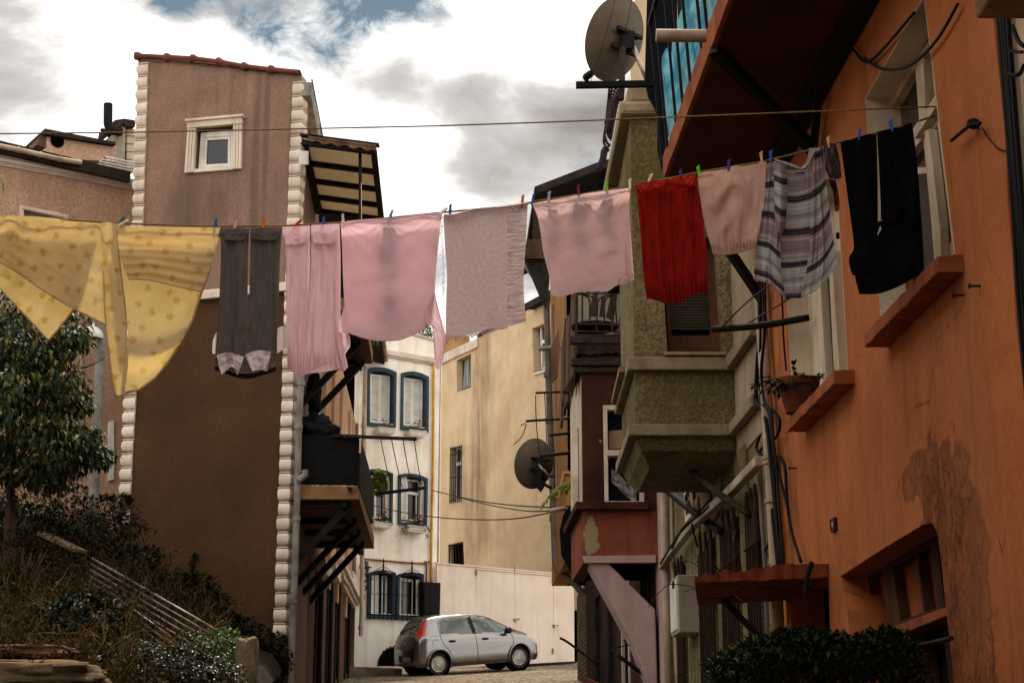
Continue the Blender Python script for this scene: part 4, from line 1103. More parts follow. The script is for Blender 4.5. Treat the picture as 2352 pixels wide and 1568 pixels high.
# ------------------------------------------------------------------ right: orange house
RX = 2.5
OF = side(RX)
def orange_wear(t, col):
    c = OF.px(2190, 1180)
    patch = t.blob(OF.px(2175, 1230), (.5, .5, .55), .75, 5, .3)
    tail = t.blob(OF.px(2225, 1420), (.5, .4, .8), .7, 4.5, .3)
    arm = t.blob(OF.px(2115, 1085), (.5, .42, .13), .8, 6, .35)
    reg = t.math('MAXIMUM', t.math('MAXIMUM', patch, tail), arm)
    edge = t.math('ABSOLUTE', t.math('SUBTRACT', t.noise(t.pos((1, 1, .5)), 6.5, 8, .66, 1.2), .5))
    crack = t.ramp(edge, .006, .03, (1, 1, 1, 1), (0, 0, 0, 1))
    col = t.mix(t.math('MULTIPLY', reg, t.ramp(t.noise(t.pos((1, 1, .5)), 4, 8, .7), .3, .62, (.15, .15, .15, 1), (.9, .9, .9, 1))), col, S(96, 54, 32))
    col = t.mix(t.math('MULTIPLY', t.math('MULTIPLY', reg, crack), .9), col, S(64, 36, 22))
    rim = t.math('MULTIPLY', t.ramp(reg, .05, .45), t.ramp(reg, .55, .95, (1, 1, 1, 1), (0, 0, 0, 1)))
    col = t.mix(t.math('MULTIPLY', rim, .6), col, S(70, 40, 24))
    for x, y, rz in ((2010, 830, .8), (2080, 900, .6), (1900, 990, .7), (2170, 760, .5), (2240, 900, 1.2)):
        col = t.mix(t.math('MULTIPLY', t.math('MULTIPLY', t.blob(OF.px(x, y), (.4, .3, rz), .4, 4, .8), .6), t.ramp(t.noise(t.pos((1, 1, .1)), 9, 6), .35, .65)), col, S(104, 62, 38))
    pale = t.ramp(t.noise(t.pos((1, 1, .5)), 1.3, 6), .45, .72)
    col = t.mix(t.math('MULTIPLY', pale, .35), col, S(182, 118, 80))
    hair = t.voro(t.pos((1, 1, .6)), 1.7, 'DISTANCE_TO_EDGE')
    hair = t.ramp(t.math('ADD', hair, t.math('MULTIPLY', t.noise(t.pos(), 5, 8), .05)), .025, .034, (1, 1, 1, 1), (0, 0, 0, 1))
    hair = t.math('MULTIPLY', hair, t.ramp(t.noise(t.pos(), .9, 3), .52, .6))
    col = t.mix(t.math('MULTIPLY', hair, .7), col, S(84, 48, 30))
    return col
M['orange'] = surf('orange_render', S(184, 110, 62), S(160, 94, 52), 1.1, .92, .55, 15, S(112, 66, 42), .5, hook=orange_wear, spots=S(90, 54, 36), sthr=.72, sscale=13, bdist=.012, gmix=.22, grain=S(136, 76, 40))
M['orange2'] = surf('orange_concrete', S(160, 90, 54), S(116, 64, 40), 2.6, .92, .8, 24, S(70, 44, 30), .6, spots=S(176, 140, 110), sthr=.7, sscale=11)
M['whitereveal'] = surf('white_reveal', S(214, 200, 174), S(188, 172, 146), 2.5, .85, .2, 40, S(120, 100, 76), .3)
M['frame'] = surf('old_white_frame', S(206, 188, 160), S(160, 140, 112), 4, .7, .3, 40, spots=S(96, 78, 58), sthr=.66, sscale=14, stretch=(1, 1, .3))
M['oldwood'] = surf('old_brown_frame', S(88, 58, 38), S(52, 34, 22), 4, .85, .4, 40, stretch=(1, 1, .2))
orange = thing('orange_house', 'orange rendered house with an overhanging balcony and white window reveals on the right', 'house', XP(RX + 1, 10.5, .9))
H1 = [(1797, 540), (1920, 385), (1947, 847), (1822, 962)]
H2 = [(1987, 227), (2122, -8), (2192, 582), (2023, 737)]
H3 = [(1931, 1322), (2035, 1255), (2120, 1204), (2141, 1200), (2153, 1222), (2163, 1300), (2172, 1388), (2200, 1640), (1972, 1660), (1946, 1400)]
H4 = [(1812, 1352), (1903, 1322), (1912, 1660), (1832, 1660)]
YE, YJ = YA(RX, 2318, 490), YA(RX, 1752, 850)      # near and far ends of the orange front
def build_orange():
    p = orange; W = OF
    rag = []
    random.seed(3)
    for i in range(40):
        z = -1 + 10.5 * i / 39
        rag.append(XP(RX, YE + .09 * noise.noise(V((z * 2.2, 1, 0))) + .03 * random.uniform(-1, 1), z))
    outer = rag[::-1] + [XP(RX, YJ, -1), XP(RX, YJ, 9.5)]
    b = MB(); b.prism(outer, W.n * -.3, [[W.px(x, y) for x, y in h] for h in (H1, H2, H3, H4)]); b.build('wall', M['orange'], p)
    b = MB(); b.prism([XP(RX + .34, YE + .2, -1), XP(RX + .34, YJ - .05, -1), XP(8, YJ - .05, -1), XP(8, YE + .2, -1)], (0, 0, 10.3)); b.build('rear_wall', M['dark'], p)
    # upper right window
    def reveal(H, d, mat):
        b = MB(); n = len(H)
        for i in range(n):
            a, c = H[i], H[(i + 1) % n]
            P = [W.px(*a, .004), W.px(*c, .004)]
            cen = sum((W.px(*h) for h in H), V((0, 0, 0))) / n
            ins = [x + (cen - x) * .006 for x in P]
            b.prism([P[0], P[1], ins[1], ins[0]], W.n * (d - .004))
        return b.build('window_reveal', mat, p)
    reveal(H2, -.155, M['whitereveal']); reveal(H1, -.155, M['whitereveal'])
    fo = q('t3', '1395,680 1690,280 1720,300 1850,1568 1860,1760 1480,2150')
    holes = [q('t3', '1436,735 1598,462 1624,820 1588,878 1452,1030'), q('t3', '1652,405 1702,325 1732,660 1668,765')]
    low = [q('t3', '1470,1180 1652,950 1712,1568 1730,1790 1500,2080'), q('t3', '1722,900 1752,858 1838,1568 1845,1660 1790,1740')]
    b = MB(); b.slab(W, fo, -.15, -.22, holes + low); w2 = b.build('window', M['frame'], p, bevel=.006); tag(w2, 'upper window with open casement')
    b = MB(); b.slab(W, q('t3', '1588,890 1735,690 1745,735 1592,960'), -.1, -.15); b.slab(W, q('t3', '1660,905 1690,890 1770,1568 1775,1800 1730,1830 1720,1568'), -.1, -.15); b.build('casement', M['frame'], w2, bevel=.006)
    b = MB(); b.slab(W, q('t3', '1602,1155 1700,1150 1705,1190 1605,1200'), -.16, -.2); b.build('glazing_bar', M['frame'], w2)
    b = MB(); b.slab(W, fo, -.205, -.215); b.build('pane', M['glass'], w2)
    # lower left window on the same floor
    fo = [(1842, 520), (1932, 400), (1960, 850), (1868, 950)]
    fh = q('t6', '905,300 985,240 1040,960 950,1040') 
    b = MB(); b.slab(W, [(1838, 560), (1935, 420), (1962, 850), (1862, 955)], -.15, -.22, [[(1878, 560), (1903, 530), (1923, 855), (1897, 882)]]); w1 = b.build('window', M['frame'], p, bevel=.006); tag(w1, 'lower window with tall white stiles')
    b = MB(); b.slab(W, q('t6', '1000,180 1022,160 1078,980 1108,975 1040,985'), -.08, -.15); b.build('casement', M['frame'], w1, bevel=.006)
    b = MB(); b.slab(W, [(1838, 560), (1935, 420), (1962, 850), (1862, 955)], -.205, -.215); b.build('pane', M['glass'], w1)
    # projecting sills
    for (x, y, x1, y1) in ((2149, 587, 1984, 776), (1912, 851, 1805, 961)):
        Y0, Y1 = YA(RX - .135, x, y), YA(RX - .135, x1, y1)
        z = at(x, y, Y0).z
        n = 24; top, bot = [], []
        b = MB(); vs = []
        for i in range(n + 1):
            Y = Y0 + (Y1 - Y0) * i / n; r = .012 * noise.noise(V((Y * 7, z, 0)))
            vs += [XP(RX, Y, z - .085), XP(RX - .135 + r, Y, z - .085), XP(RX - .132 + r * 1.4, Y, z - .004 + r * .5), XP(RX, Y, z + .012)]
        fs = [(i * 4 + k, i * 4 + (k + 1) % 4, i * 4 + 4 + (k + 1) % 4, i * 4 + 4 + k) for i in range(n) for k in range(4)] + [(0, 1, 2, 3), (n * 4 + 3, n * 4 + 2, n * 4 + 1, n * 4)]
        b.add(vs, fs); b.build('window_sill', M['orange2'], p, bevel=.006)
    # ground floor window
    b = MB()
    fo = q('t9', '1090,850 1700,500 1745,560 1800,1040 1900,1700 1180,1700 1130,1270')
    hs = [q('t9', '1155,900 1245,850 1262,1240 1180,1280'), q('t9', '1282,840 1375,790 1405,1180 1325,1215'), q('t9', '1440,770 1600,690 1655,1080 1500,1140'), q('t9', '1612,680 1705,635 1752,1045 1668,1080'),
          q('t9', '1340,1300 1590,1225 1650,1700 1380,1700'), q('t9', '1640,1215 1785,1165 1850,1700 1700,1700')]
    b.slab(W, fo, -.17, -.24, hs); w3 = b.build('window', M['oldwood'], p, bevel=.006); tag(w3, 'ground floor window with brown frame')
    b = MB(); b.slab(W, q('t9', '1440,770 1705,635 1752,1045 1500,1140'), -.235, -.245); b.slab(W, q('t9', '1282,840 1375,790 1405,1180 1325,1215'), -.235, -.245); b.build('blind', M['orange2'], w3)
    b = MB(); b.slab(W, fo, -.25, -.26); b.build('pane', M['glass'], w3)
    b = MB(); b.slab(W, q('t9', '1200,1270 1815,1040 1820,1105 1215,1350'), -.06, -.17); b.build('transom', M['orange2'], w3, bevel=.008)
    b = MB()
    for Y in (8.6, 9.2, 9.8, 10.3): b.tube([XP(RX - .06, Y, 1.9), XP(RX - .06, Y, .7)], .012, 5)
    b.tube([W.px(*q('t9', '1480,1345')[0], .06), W.px(*q('t9', '1850,1260')[0], .06)], .014, 5)
    b.build('window_bars', M['rust'], w3)
    b = MB(); b.slab(W, H4, -.25, -.29); d = b.build('door', M['dark'], p)
    b = MB(); b.slab(W, [(1812, 1352), (1822, 1349), (1842, 1660), (1832, 1660)], -.05, -.2); b.build('door_frame', M['oldwood'], d)
    # balcony slab overhead
    zb = OF.px(1805, 350).z
    zt = zb + .16
    n = 40; vs = []
    b = MB()
    for i in range(n + 1):
        Y = 5.5 + 7.0 * i / n; r = .02 * noise.noise(V((Y * 3, 5, 0)))
        vs += [XP(RX - .001, Y, zb), XP(1.66 - abs(r) * .4, Y, zb + r * .3), XP(1.65 + r, Y, zt + r), XP(RX - .001, Y, zt)]
    fs = [(i * 4 + k, i * 4 + (k + 1) % 4, i * 4 + 4 + (k + 1) % 4, i * 4 + 4 + k) for i in range(n) for k in range(4)] + [(0, 1, 2, 3), (n * 4 + 3, n * 4 + 2, n * 4 + 1, n * 4)]
    b.add(vs, fs); bs = b.build('balcony', M['orange2'], p)
    b = MB(); b.prism([XP(1.69, 5.5, zb - .001), XP(RX - .01, 5.5, zb - .001), XP(RX - .01, 12.47, zb - .001), XP(1.69, 12.47, zb - .001)], (0, 0, -.012)); b.build('soffit', surf('shade_brown_soffit', S(84, 46, 28), S(60, 34, 22), 1.6, .95, .4, 26), bs)  # shade under the balcony is put into this darker brown
    b = MB(); b.prism([XP(1.80, 6.5, zt + .78), XP(1.80, 12.5, zt + .78), XP(1.80, 12.5, zt + 2.3), XP(1.80, 6.5, zt + 2.3)], (.03, 0, 0)); b.build('balcony_dark_fill', M['blackcloth'], bs)  # black sheet added to stand in for the dark balcony interior
    b = MB()
    b.bar(XP(RX - .07, 5.6, zb - .07), XP(RX - .07, 12.4, zb - .07), .11, .13)
    b.build('balcony_beam', M['black_iron'], bs)
    def onz(x, y, z): r = ray(x, y); return CAM + r * ((z - CAM.z) / r.z)
    e = OF.px(1868, 345, .05)
    for s, w in (((1640, 112), .07), ((1886, 150), .05)):
        b = MB(); b.bar(onz(*s, zb - .02), e, w); b.build('balcony_strut', M['black_iron'], bs)
    e2 = OF.px(1752, 690, .06)
    b = MB(); a2 = onz(1540, 455, zb - .02); a2 = XP(1.75, 12.4, zb); b.bar(a2, e2, .06); b.build('balcony_strut', M['black_iron'], bs)
    # railing: dark bars in front of a blue tarpaulin
    def foot(x): # point of the slab's outer edge under image column x
        Y = 1.66 * 4050 / (x - 1020); return XP(1.66, Y, zt)
    b = MB()
    for i, Y in enumerate([12.5] + [YA(1.66, *P_) for P_ in ((1536, 351), (1556, 295), (1571, 237), (1588, 169), (1615, 108), (1628, 66))] + [9.0, 8.4, 7.8, 7.2, 6.6]):
        b.bar(XP(1.65, Y, zt - .02), XP(1.58, Y, zt + 1.15), .02, .02)
    b.bar(XP(1.58, 12.55, zt + 1.15), XP(1.58, 5.6, zt + 1.15), .03, .03)
    b.build('balcony_railing', M['cable'], bs)
    b = MB(); b.slab(face(12.75), q('y4', '738,-30 1000,-30 1000,300 985,350 930,520 890,560 860,780 905,1340 870,1480 828,1300 825,980 745,830 718,700'), 0, -.04); b.build('balcony_end_panel', surf('navy_board', (.006, .007, .012, 1), None, 2, .8, .2), bs)
build_orange()

# tarpaulin tied inside the railing
def tarp():
    zt = OF.px(1805, 350).z + .16
    b = MB()
    def f(u, v):
        Y = 12.55 - 6.2 * u
        top = .72 - .2 * u + .06 * math.sin(u * 38) + .04 * math.sin(u * 90 + 1)
        z = zt - .02 + top * v
        d = .03 * math.sin(u * 55 + v * 3) * (1 - .4 * v) + .05 * noise.noise(V((u * 26, v * 4, 0))) + .02 * noise.noise(V((u * 60, v * 12, 4)))
        return XP(1.70 - .05 * v + d * .7, Y, z)
    b.grid(f, 150, 24); b.open = True
    mt = cloth('blue_tarpaulin', lambda t, uv: t.mix(t.ramp(t.noise(t.pos((1, .5, 1)), 5, 6), .42, .6), S(50, 150, 184), S(140, 214, 226)), .4, .4, .8, 9, tint=S(80, 170, 200))
    tag(b.build('tarpaulin', mt, smooth=True), 'crumpled blue tarpaulin lining the balcony railing of the orange house', 'tarpaulin')
tarp()
b = MB(); a, c = at(1507, 82, 9.9), at(1622, 83, 9.9); b.tube([a, c], .042, 14); b.tube([a, a + (c - a) * .002], .034, 14)
tag(b.build('drain_pipe', M['pipewhite'], smooth=True, auto=50), 'short tan drain pipe jutting out of the blue balcony railing', 'pipe')

# ruined concrete canopy over the door
def canopy():
    zt = OF.px(1904, 1294).z; zu = OF.px(1904, 1325).z
    b = MB(); n = 36; vs = []
    Y0 = YA(RX, 1904, 1325)
    for i in range(n + 1):
        u = i / n; X = RX - .001 - (RX - XA(1596, 1350, YA(RX, 1904, 1325))) * u
        er = max(0, u - .35)
        zz = zt - .1 * er ** .8 * (1.1 + .9 * noise.noise(V((u * 7, 2, 0))) + .5 * noise.noise(V((u * 19, 5, 0)))) + .008 * noise.noise(V((u * 30, 8, 0)))
        zlow = zu - .035 * u + .008 * noise.noise(V((u * 9, 4, 0)))
        zz = max(zz, zlow + .035)
        yo = .03 * noise.noise(V((u * 11, 6, 0)))
        vs += [XP(X, Y0 + yo, zlow), XP(X, Y0 + yo - .01, zz), XP(X + .11 * u, Y0 + .7, zz - .03), XP(X + .23 * u, Y0 + 1.45, zz), XP(X + .23 * u, Y0 + 1.45, zlow)]
    fs = [(i * 5 + k, i * 5 + (k + 1) % 5, i * 5 + 5 + (k + 1) % 5, i * 5 + 5 + k) for i in range(n) for k in range(5)] + [(0, 1, 2, 3, 4), tuple(n * 5 + k for k in (4, 3, 2, 1, 0))]
    b.add(vs, fs)
    t = thing('door_canopy', 'broken concrete canopy with bare reinforcing wires over the dark doorway', 'canopy', XP(1.9, 11.5, zu - .05))
    b.build('slab', surf('broken_concrete', S(138, 74, 46), S(96, 54, 36), 3, .95, .9, 22, spots=S(150, 120, 92), sthr=.66, sscale=7), t)
    b = MB(); random.seed(4)
    for i in range(12):
        x = random.uniform(1.65, 2.15); P = XP(x, Y0 + random.uniform(-.04, .5), zt - .1); pts = [P]
        d = V((random.uniform(-1, 1), random.uniform(-1, .4), random.uniform(.2, .6)))
        for k in range(6): d = (d + rv() * .5 + V((0, 0, -.12))).normalized(); pts.append(pts[-1] + d * .07)
        b.tube(pts, .0035, 5)
    b.build('rebar_wire', M['rust'], t)
    b = MB(); b.tube([at(1865, 1290, 11.0), at(1858, 1310, 11.0), at(1852, 1335, 11.0), at(1850, 1362, 11.0)], .018, 6); b.build('cable_tail', M['cable'], t)
    b = MB(); b.bar(at(1663, 1378, 12.2), at(1752, 1470, 13.2), .035); b.build('strut', M['black_iron'], t)
canopy()

# ------------------------------------------------------------------ olive house
YB = YA(RX, 1690, 900); BF = face(YB)
def moss(t, col):
    m = t.ramp(t.noise(t.pos((1, 1, .8)), 2.2, 9, .7), .45, .62)
    g = t.mix(t.noise(t.pos(), 9, 5), S(92, 84, 28), S(54, 50, 18))
    lo = t.math('MAXIMUM', t.blob(BF.px(1480, 390), (1.2, 2, .55), .5, 4, .7), t.math('MULTIPLY', t.blob(BF.px(1560, 900), (1.6, 2.5, .7), .5, 3, .9), .65))
    return t.mix(t.math('MULTIPLY', t.math('ADD', t.math('MULTIPLY', m, .16), t.math('MULTIPLY', lo, .6)), 1.0), col, g)
M['olive'] = surf('olive_roughcast', S(150, 132, 98), S(116, 101, 74), 1.6, .95, 1.0, 38, S(70, 60, 36), .45, hook=moss, grain=S(72, 62, 36), bdist=.02)
M['olivegrey'] = surf('grey_render', S(158, 140, 114), S(126, 110, 88), 1.6, .92, .4, 30, S(76, 64, 48), .5)
M['olivemould'] = surf('rough_moulding', S(150, 132, 104), S(116, 101, 76), 2.5, .95, 1.0, 32, S(84, 72, 50), .4, bdist=.014)
olive = thing('olive_house', 'mossy olive roughcast house with a square bay window between the orange and brown houses', 'house', XP(RX + 1, 17, 1.5))
BAYS = tuple((YA(RX, b_, 1260), YA(RX, a_, 1260)) for a_, b_ in ((1727, 1757), (1667, 1706), (1614, 1650), (1555, 1578)))
PILS = tuple((YA(RX, b_, 1260), YA(RX, a_, 1260)) for a_, b_ in ((1708, 1726), (1652, 1666), (1580, 1612)))
YO = YA(RX, 1530, 1200)
def build_olive():
    p = olive; W = BF
    zt = at(1460, 272, YB).z; zb = at(1465, 1003, YB).z
    XL = XA(1455, 700, YB)
    def side_pts(z0, z1, Y1=None, x0=XL, x1=XL + .07): Y1 = Y1 or YB + 1.8; return [XP(x0, YB + .02, z0), XP(x1, Y1, z0), XP(x1, Y1, z1), XP(x0, YB + .02, z1)]
    hole = [(1516, 545), (1640, 545), (1659, 808), (1533, 808)]
    pts = [XP(XL, YB, zb), XP(XL, YB, zt), XP(2.52, YB, zt), XP(2.52, YB, zb)]
    b = MB(); b.prism(pts, (0, .25, 0), [[W.px(x, y) for x, y in hole]]); bay = b.build('bay_front', M['olive'], p)
    b = MB(); b.prism([a + V((0, .23, 0)) if i in (0, 3) else a for i, a in enumerate(side_pts(zb, zt))], (.2, 0, 0)); b.build('bay_side', M['olive'], p)
    z5 = at(1440, 560, 16).z
    b = MB(); b.prism(side_pts(z5, zt - .02, YB + 3.3, XL + .065, XL + .09), (.3, 0, 0)); b.build('parapet_wall', M['roofdark'], p)
    b = MB(); b.prism([XP(XL + .26, YB + .3, zb + .02), XP(2.8, YB + .3, zb + .02), XP(2.8, YB + 3.2, zb + .02), XP(XL + .32, YB + 1.75, zb + .02)], (0, 0, zt - zb - .1)); b.build('rear_wall', M['dark'], p)
    # facade behind the bay
    zf0, zf1 = -1, zt - .05
    doors = []
    for Y0, Y1 in BAYS:
        z0 = G(3, 16) + .3; z1 = CAM.z + 2.3
        doors.append([XP(RX, Y0, z0), XP(RX, Y1, z0), XP(RX, Y1, z1 - .15), XP(RX, (Y0 + Y1) / 2, z1), XP(RX, Y0, z1 - .15)])
    b = MB(); b.prism([XP(RX, YJ + .02, zf0), XP(RX, YO, zf0), XP(RX, YO, zf1), XP(RX, YJ + .02, zf1)], (.25, 0, 0), doors); b.build('facade', M['olive'], p)
    b = MB(); b.prism([XP(RX - .012, YJ + .02, zb - .2), XP(RX - .012, YB - .02, zb - .2), XP(RX - .012, YB - .02, zf1 - .1), XP(RX - .012, YJ + .02, zf1 - .1)], (.012, 0, 0)); b.build('facade_panel', M['olivegrey'], p)
    b = MB(); b.prism([XP(RX + .26, YJ + .05, zf0), XP(RX + .26, YO - .05, zf0), XP(8, YO - .05, zf0), XP(8, YJ + .05, zf0)], (0, 0, zf1 - zf0 - .2)); b.build('rear_wall', M['dark'], p)
    # fluted pilasters and barred windows of the ground floor
    for (Y0, Y1), D in zip(PILS, (0, 1, 2)):
        b = MB()
        for k in range(4):
            y0 = Y0 + (Y1 - Y0) * (k + .12) / 4; y1 = Y0 + (Y1 - Y0) * (k + .88) / 4
            b.prism([XP(RX - .03, y0, 1.2), XP(RX - .03, y1, 1.2), XP(RX - .03, y1, CAM.z + 2.75), XP(RX - .03, y0, CAM.z + 2.75)], (.03, 0, 0))
        b.build('fluted_pilaster', M['olive'], p, bevel=.01)
    for i, (Y0, Y1) in enumerate(BAYS):
        z0 = G(3, 16) + .3; z1 = CAM.z + 2.2
        b = MB(); n = 7 if i else 5
        for k in range(n):
            Y = Y0 + (Y1 - Y0) * (k + .5) / n
            b.tube([XP(RX - .05, Y, z0), XP(RX - .05, Y, z1 - .05)], .014, 5)
        for z in (z0 + .25, (z0 + z1) / 2 - .1, z1 - .35): b.bar(XP(RX - .05, Y0 - .05, z), XP(RX - .05, Y1 + .05, z), .03, .012)
        for k in range(3):
            Y = Y0 + (Y1 - Y0) * (k + .5) / 3
            b.prism([XP(RX - .055, Y - .08, z1 - .35), XP(RX - .055, Y + .08, z1 - .35), XP(RX - .055, Y + .085, z1 - .1), XP(RX - .055, Y + .04, z1 + .06), XP(RX - .055, Y, z1 + .12), XP(RX - .055, Y - .04, z1 + .06), XP(RX - .055, Y - .085, z1 - .1)], (.02, 0, 0))
        b.build('window_grille', M['rust'], p)
    # bay mouldings and tapering foot
    def band(y0, y1, d, mat, name):
        za, zc = at(1460, y0, YB).z, at(1460, y1, YB).z
        b = MB(); b.prism([XP(XL - d, YB - d, zc), XP(2.5, YB - d, zc), XP(2.5, YB, zc), XP(XL, YB, zc), XP(XL + .07, YB + 1.8, zc), XP(XL + .07 - d, YB + 1.8, zc)], (0, 0, za - zc)); b.build(name, mat, p, bevel=.01)
        b = MB(); b.prism([XP(2.5 - d - .02, YJ + .04, zc), XP(2.48, YJ + .04, zc), XP(2.48, YB - .1, zc), XP(2.5 - d - .02, YB - .1, zc)], (0, 0, za - zc)); b.build(name, mat, p, bevel=.01)
    band(823, 853, .07, M['olivemould'], 'moulding'); band(977, 1003, .07, M['olivemould'], 'moulding')
    b = MB()
    tp = [XP(XL, YB, zb), XP(2.5, YB, zb), XP(2.5, YB + 1.8, zb), XP(XL + .07, YB + 1.8, zb)]
    mid = [XP(XL + .05, YB + .06, zb - .11), XP(2.5, YB + .06, zb - .11), XP(2.5, YB + 1.75, zb - .11), XP(XL + .12, YB + 1.75, zb - .11)]
    lowp = [XP(XL + .16, YB + .4, zb - .2), XP(2.5, YB + .4, zb - .2), XP(2.5, YB + 1.7, zb - .2), XP(XL + .2, YB + 1.7, zb - .2)]
    b.add(tp + mid + lowp, [(i, (i + 1) % 4, 4 + (i + 1) % 4, 4 + i) for i in range(4)] + [(4 + i, 4 + (i + 1) % 4, 8 + (i + 1) % 4, 8 + i) for i in range(4)] + [(0, 1, 2, 3), (11, 10, 9, 8)])
    b.build('bay_foot', M['olive'], p)
    b = MB(); b.prism([XP(XL - .1, YB - .1, zt), XP(2.5, YB - .1, zt), XP(2.5, YB + 3.2, zt), XP(XL - .02, YB + 3.2, zt)], (0, 0, .14))
    b.prism([XP(XL - .02, YB - .02, zt + .14), XP(2.5, YB - .02, zt + .14), XP(2.5, YB + 1.1, zt + .14), XP(XL + .02, YB + 1.1, zt + .14)], (0, 0, .18)); b.build('parapet_cap', M['olivemould'], p, bevel=.04)
    # bay window with blind
    b = MB(); b.slab(W, [(1520, 545), (1640, 545), (1662, 808), (1530, 808)], -.22, -.24); w = b.build('bay_window', M['dark'], p)
    b = MB(); fo = [(1522, 550), (1640, 550), (1656, 806), (1536, 806)]; b.slab(W, fo, -.12, -.2, [sub(fo, .07, .05, .82, .86)]); b.build('window_frame', M['oldwood'], w)
    b = MB()
    for k in range(24):
        y = 600 + k * 6.6; b.slab(W, [(1537, y), (1634, y), (1634.5, y + 4.6), (1537, y + 4.6)], -.15, -.165)
    b.build('blind', surf('dark_blind', S(62, 56, 44), S(46, 40, 32), 3, .7, .1), w)
    b = MB(); b.slab(W, [(1526, 807), (1669, 807), (1669, 815), (1526, 815)], .09, -.1); b.build('window_sill', M['olivemould'], p, bevel=.006)
    b = MB(); zs = at(1450, 838, YB + .2).z; b.prism([XP(XL - .11, YB + .25, zs), XP(XL + .02, YB + .25, zs), XP(XL + .06, YB + 1.6, zs), XP(XL - .05, YB + 1.6, zs)], (0, 0, -.05)); b.build('window_sill', M['olivemould'], p)
    # downpipes
    FD = side(2.43); b = MB(); b.tube([FD.px(1800, 1700)] + [FD.px(x, y) for x, y in q('d', '1790,1500 1779,1250 1768,1050 1757,850 1745,680 1736,540')], .046, 12)
    for x, y in q('d', '1768,1052 1769,1062 1774,1150'): c = FD.px(x, y); b.tube([c - V((0, 0, .012)), c + V((0, 0, .012))], .058, 12)
    b.build('downpipe', M['pipewhite'], p, smooth=True, auto=50)
    b = MB(); b.tube([side(2.45).px(x, y) for x, y in q('d', '1744,1050 1749,1180 1757,1300 1766,1568')], .018, 8); b.build('thin_pipe', M['greypipe'], p, smooth=True)
    F2 = side(2.40)
    b = MB(); b.tube([F2.px(x, y) for x, y in q('d', '1525,1095 1527,1180 1529,1300 1533,1440 1538,1580')], .05, 10); b.tube([F2.px(x, y, -.04) for x, y in q('d', '1543,1098 1546,1300 1556,1580')], .02, 6)
    b.build('downpipe', M['pipewhite'], p, smooth=True)
    b = MB(); pts = [F2.px(x, y, .04) for x, y in q('z3', '1080,60 740,420 380,730 130,1040 20,1200')]
    for a, c in zip(pts, pts[1:]): b.bar(a, c, .075, .075)
    b.build('sloping_pipe', M['pipewhite'], p, bevel=.01)
    b = MB(); b.tube([at(x, y, Y) for (x, y), Y in zip(q('z3', '80,5 300,140 560,360 760,500 970,640'), (16.2, 15.2, 14.3, 13.9, 13.6))], .03, 8); b.build('bay_strut', M['rust'], p, smooth=True)
    for s, Y in (('z3 130,1010 245,790 370,690 480,600 560,470 455,280', 15), ('z3 0,1180 60,1080 200,860 290,760 400,650 560,450', 15.3), ('z3 345,740 370,870 410,990', 15), ('z3 735,300 900,180 1050,30', 13.8)):
        c, r = s.split(' ', 1); b = MB(); b.tube([at(x, y, Y) for x, y in q(c, r)], .01, 5); b.build('wall_cable', M['cable'], p)
    # paper notice with lettering
    N = [(1570, 1125), (1582.5, 1102), (1589, 1182), (1574, 1200)]
    b = MB(); b.slab(OF, N, .055, .03); nb = b.build('notice', surf('paper', S(206, 190, 166), S(190, 172, 148), 3, .9, .1), p); tag(nb, 'white paper notice with dark heading and red lines')
    def letters(s, z0, hgt, y0, mat, name):
        tc = bpy.data.curves.new('t', 'FONT'); tc.body = s; tc.size = hgt; tc.extrude = .002
        o = bpy.data.objects.new('tmp', tc); COL.objects.link(o); me = bpy.data.meshes.new_from_object(o.evaluated_get(bpy.context.evaluated_depsgraph_get())); bpy.data.objects.remove(o)
        P0 = OF.px(*bl(N, .1, z0), .058); P1 = OF.px(*bl(N, .9, z0), .058); ax = (P1 - P0); L = max(v.co.x for v in me.vertices)
        b = MB(); b.open = True; b.add([P0 + ax * (v.co.x / L) + V((0, 0, v.co.y)) + OF.n * v.co.z for v in me.vertices], [tuple(f.vertices) for f in me.polygons]); b.build(name, mat, nb)
    letters('MADENİ', .44, .13, 0, M['cable'], 'heading')
    red = surf('red_ink', S(130, 50, 50), None, 3, .9, 0)
    for i in range(4): letters('YAPI İŞLERİ', .56 + i * .09, .045, 0, red, 'small_print')
build_olive()
# meter box on the olive house
mb_t = thing('meter_box', 'pale grey metal meter box fixed to the olive house below the sloping pipe', 'box', XP(2.37, 17, at(1590, 1455, 16.8).z))
b = MB(); z0, z1 = at(1590, 1452, 16.8).z, at(1590, 1319, 16.8).z
b.prism([XP(2.27, 16.8, z0), XP(2.5, 16.8, z0), XP(2.5, 17.35, z0), XP(2.27, 17.35, z0)], (0, 0, z1 - z0)); b.build('case', surf('grey_enamel', S(164, 152, 136), S(140, 128, 112), 2, .6, .1, 30, S(110, 96, 78), .4), mb_t, bevel=.012)
b = MB(); b.prism([XP(2.26, 16.84, z0 + .04), XP(2.26, 17.31, z0 + .04), XP(2.26, 17.31, z1 - .04), XP(2.26, 16.84, z1 - .04)], (.012, 0, 0)); b.build('door', M['paint'], mb_t)
b = MB(); b.prism([XP(2.25, 16.95, z0 + .45), XP(2.25, 17.05, z0 + .45), XP(2.25, 17.05, z0 + .52), XP(2.25, 16.95, z0 + .52)], (.012, 0, 0)); b.build('handle', M['cable'], mb_t)

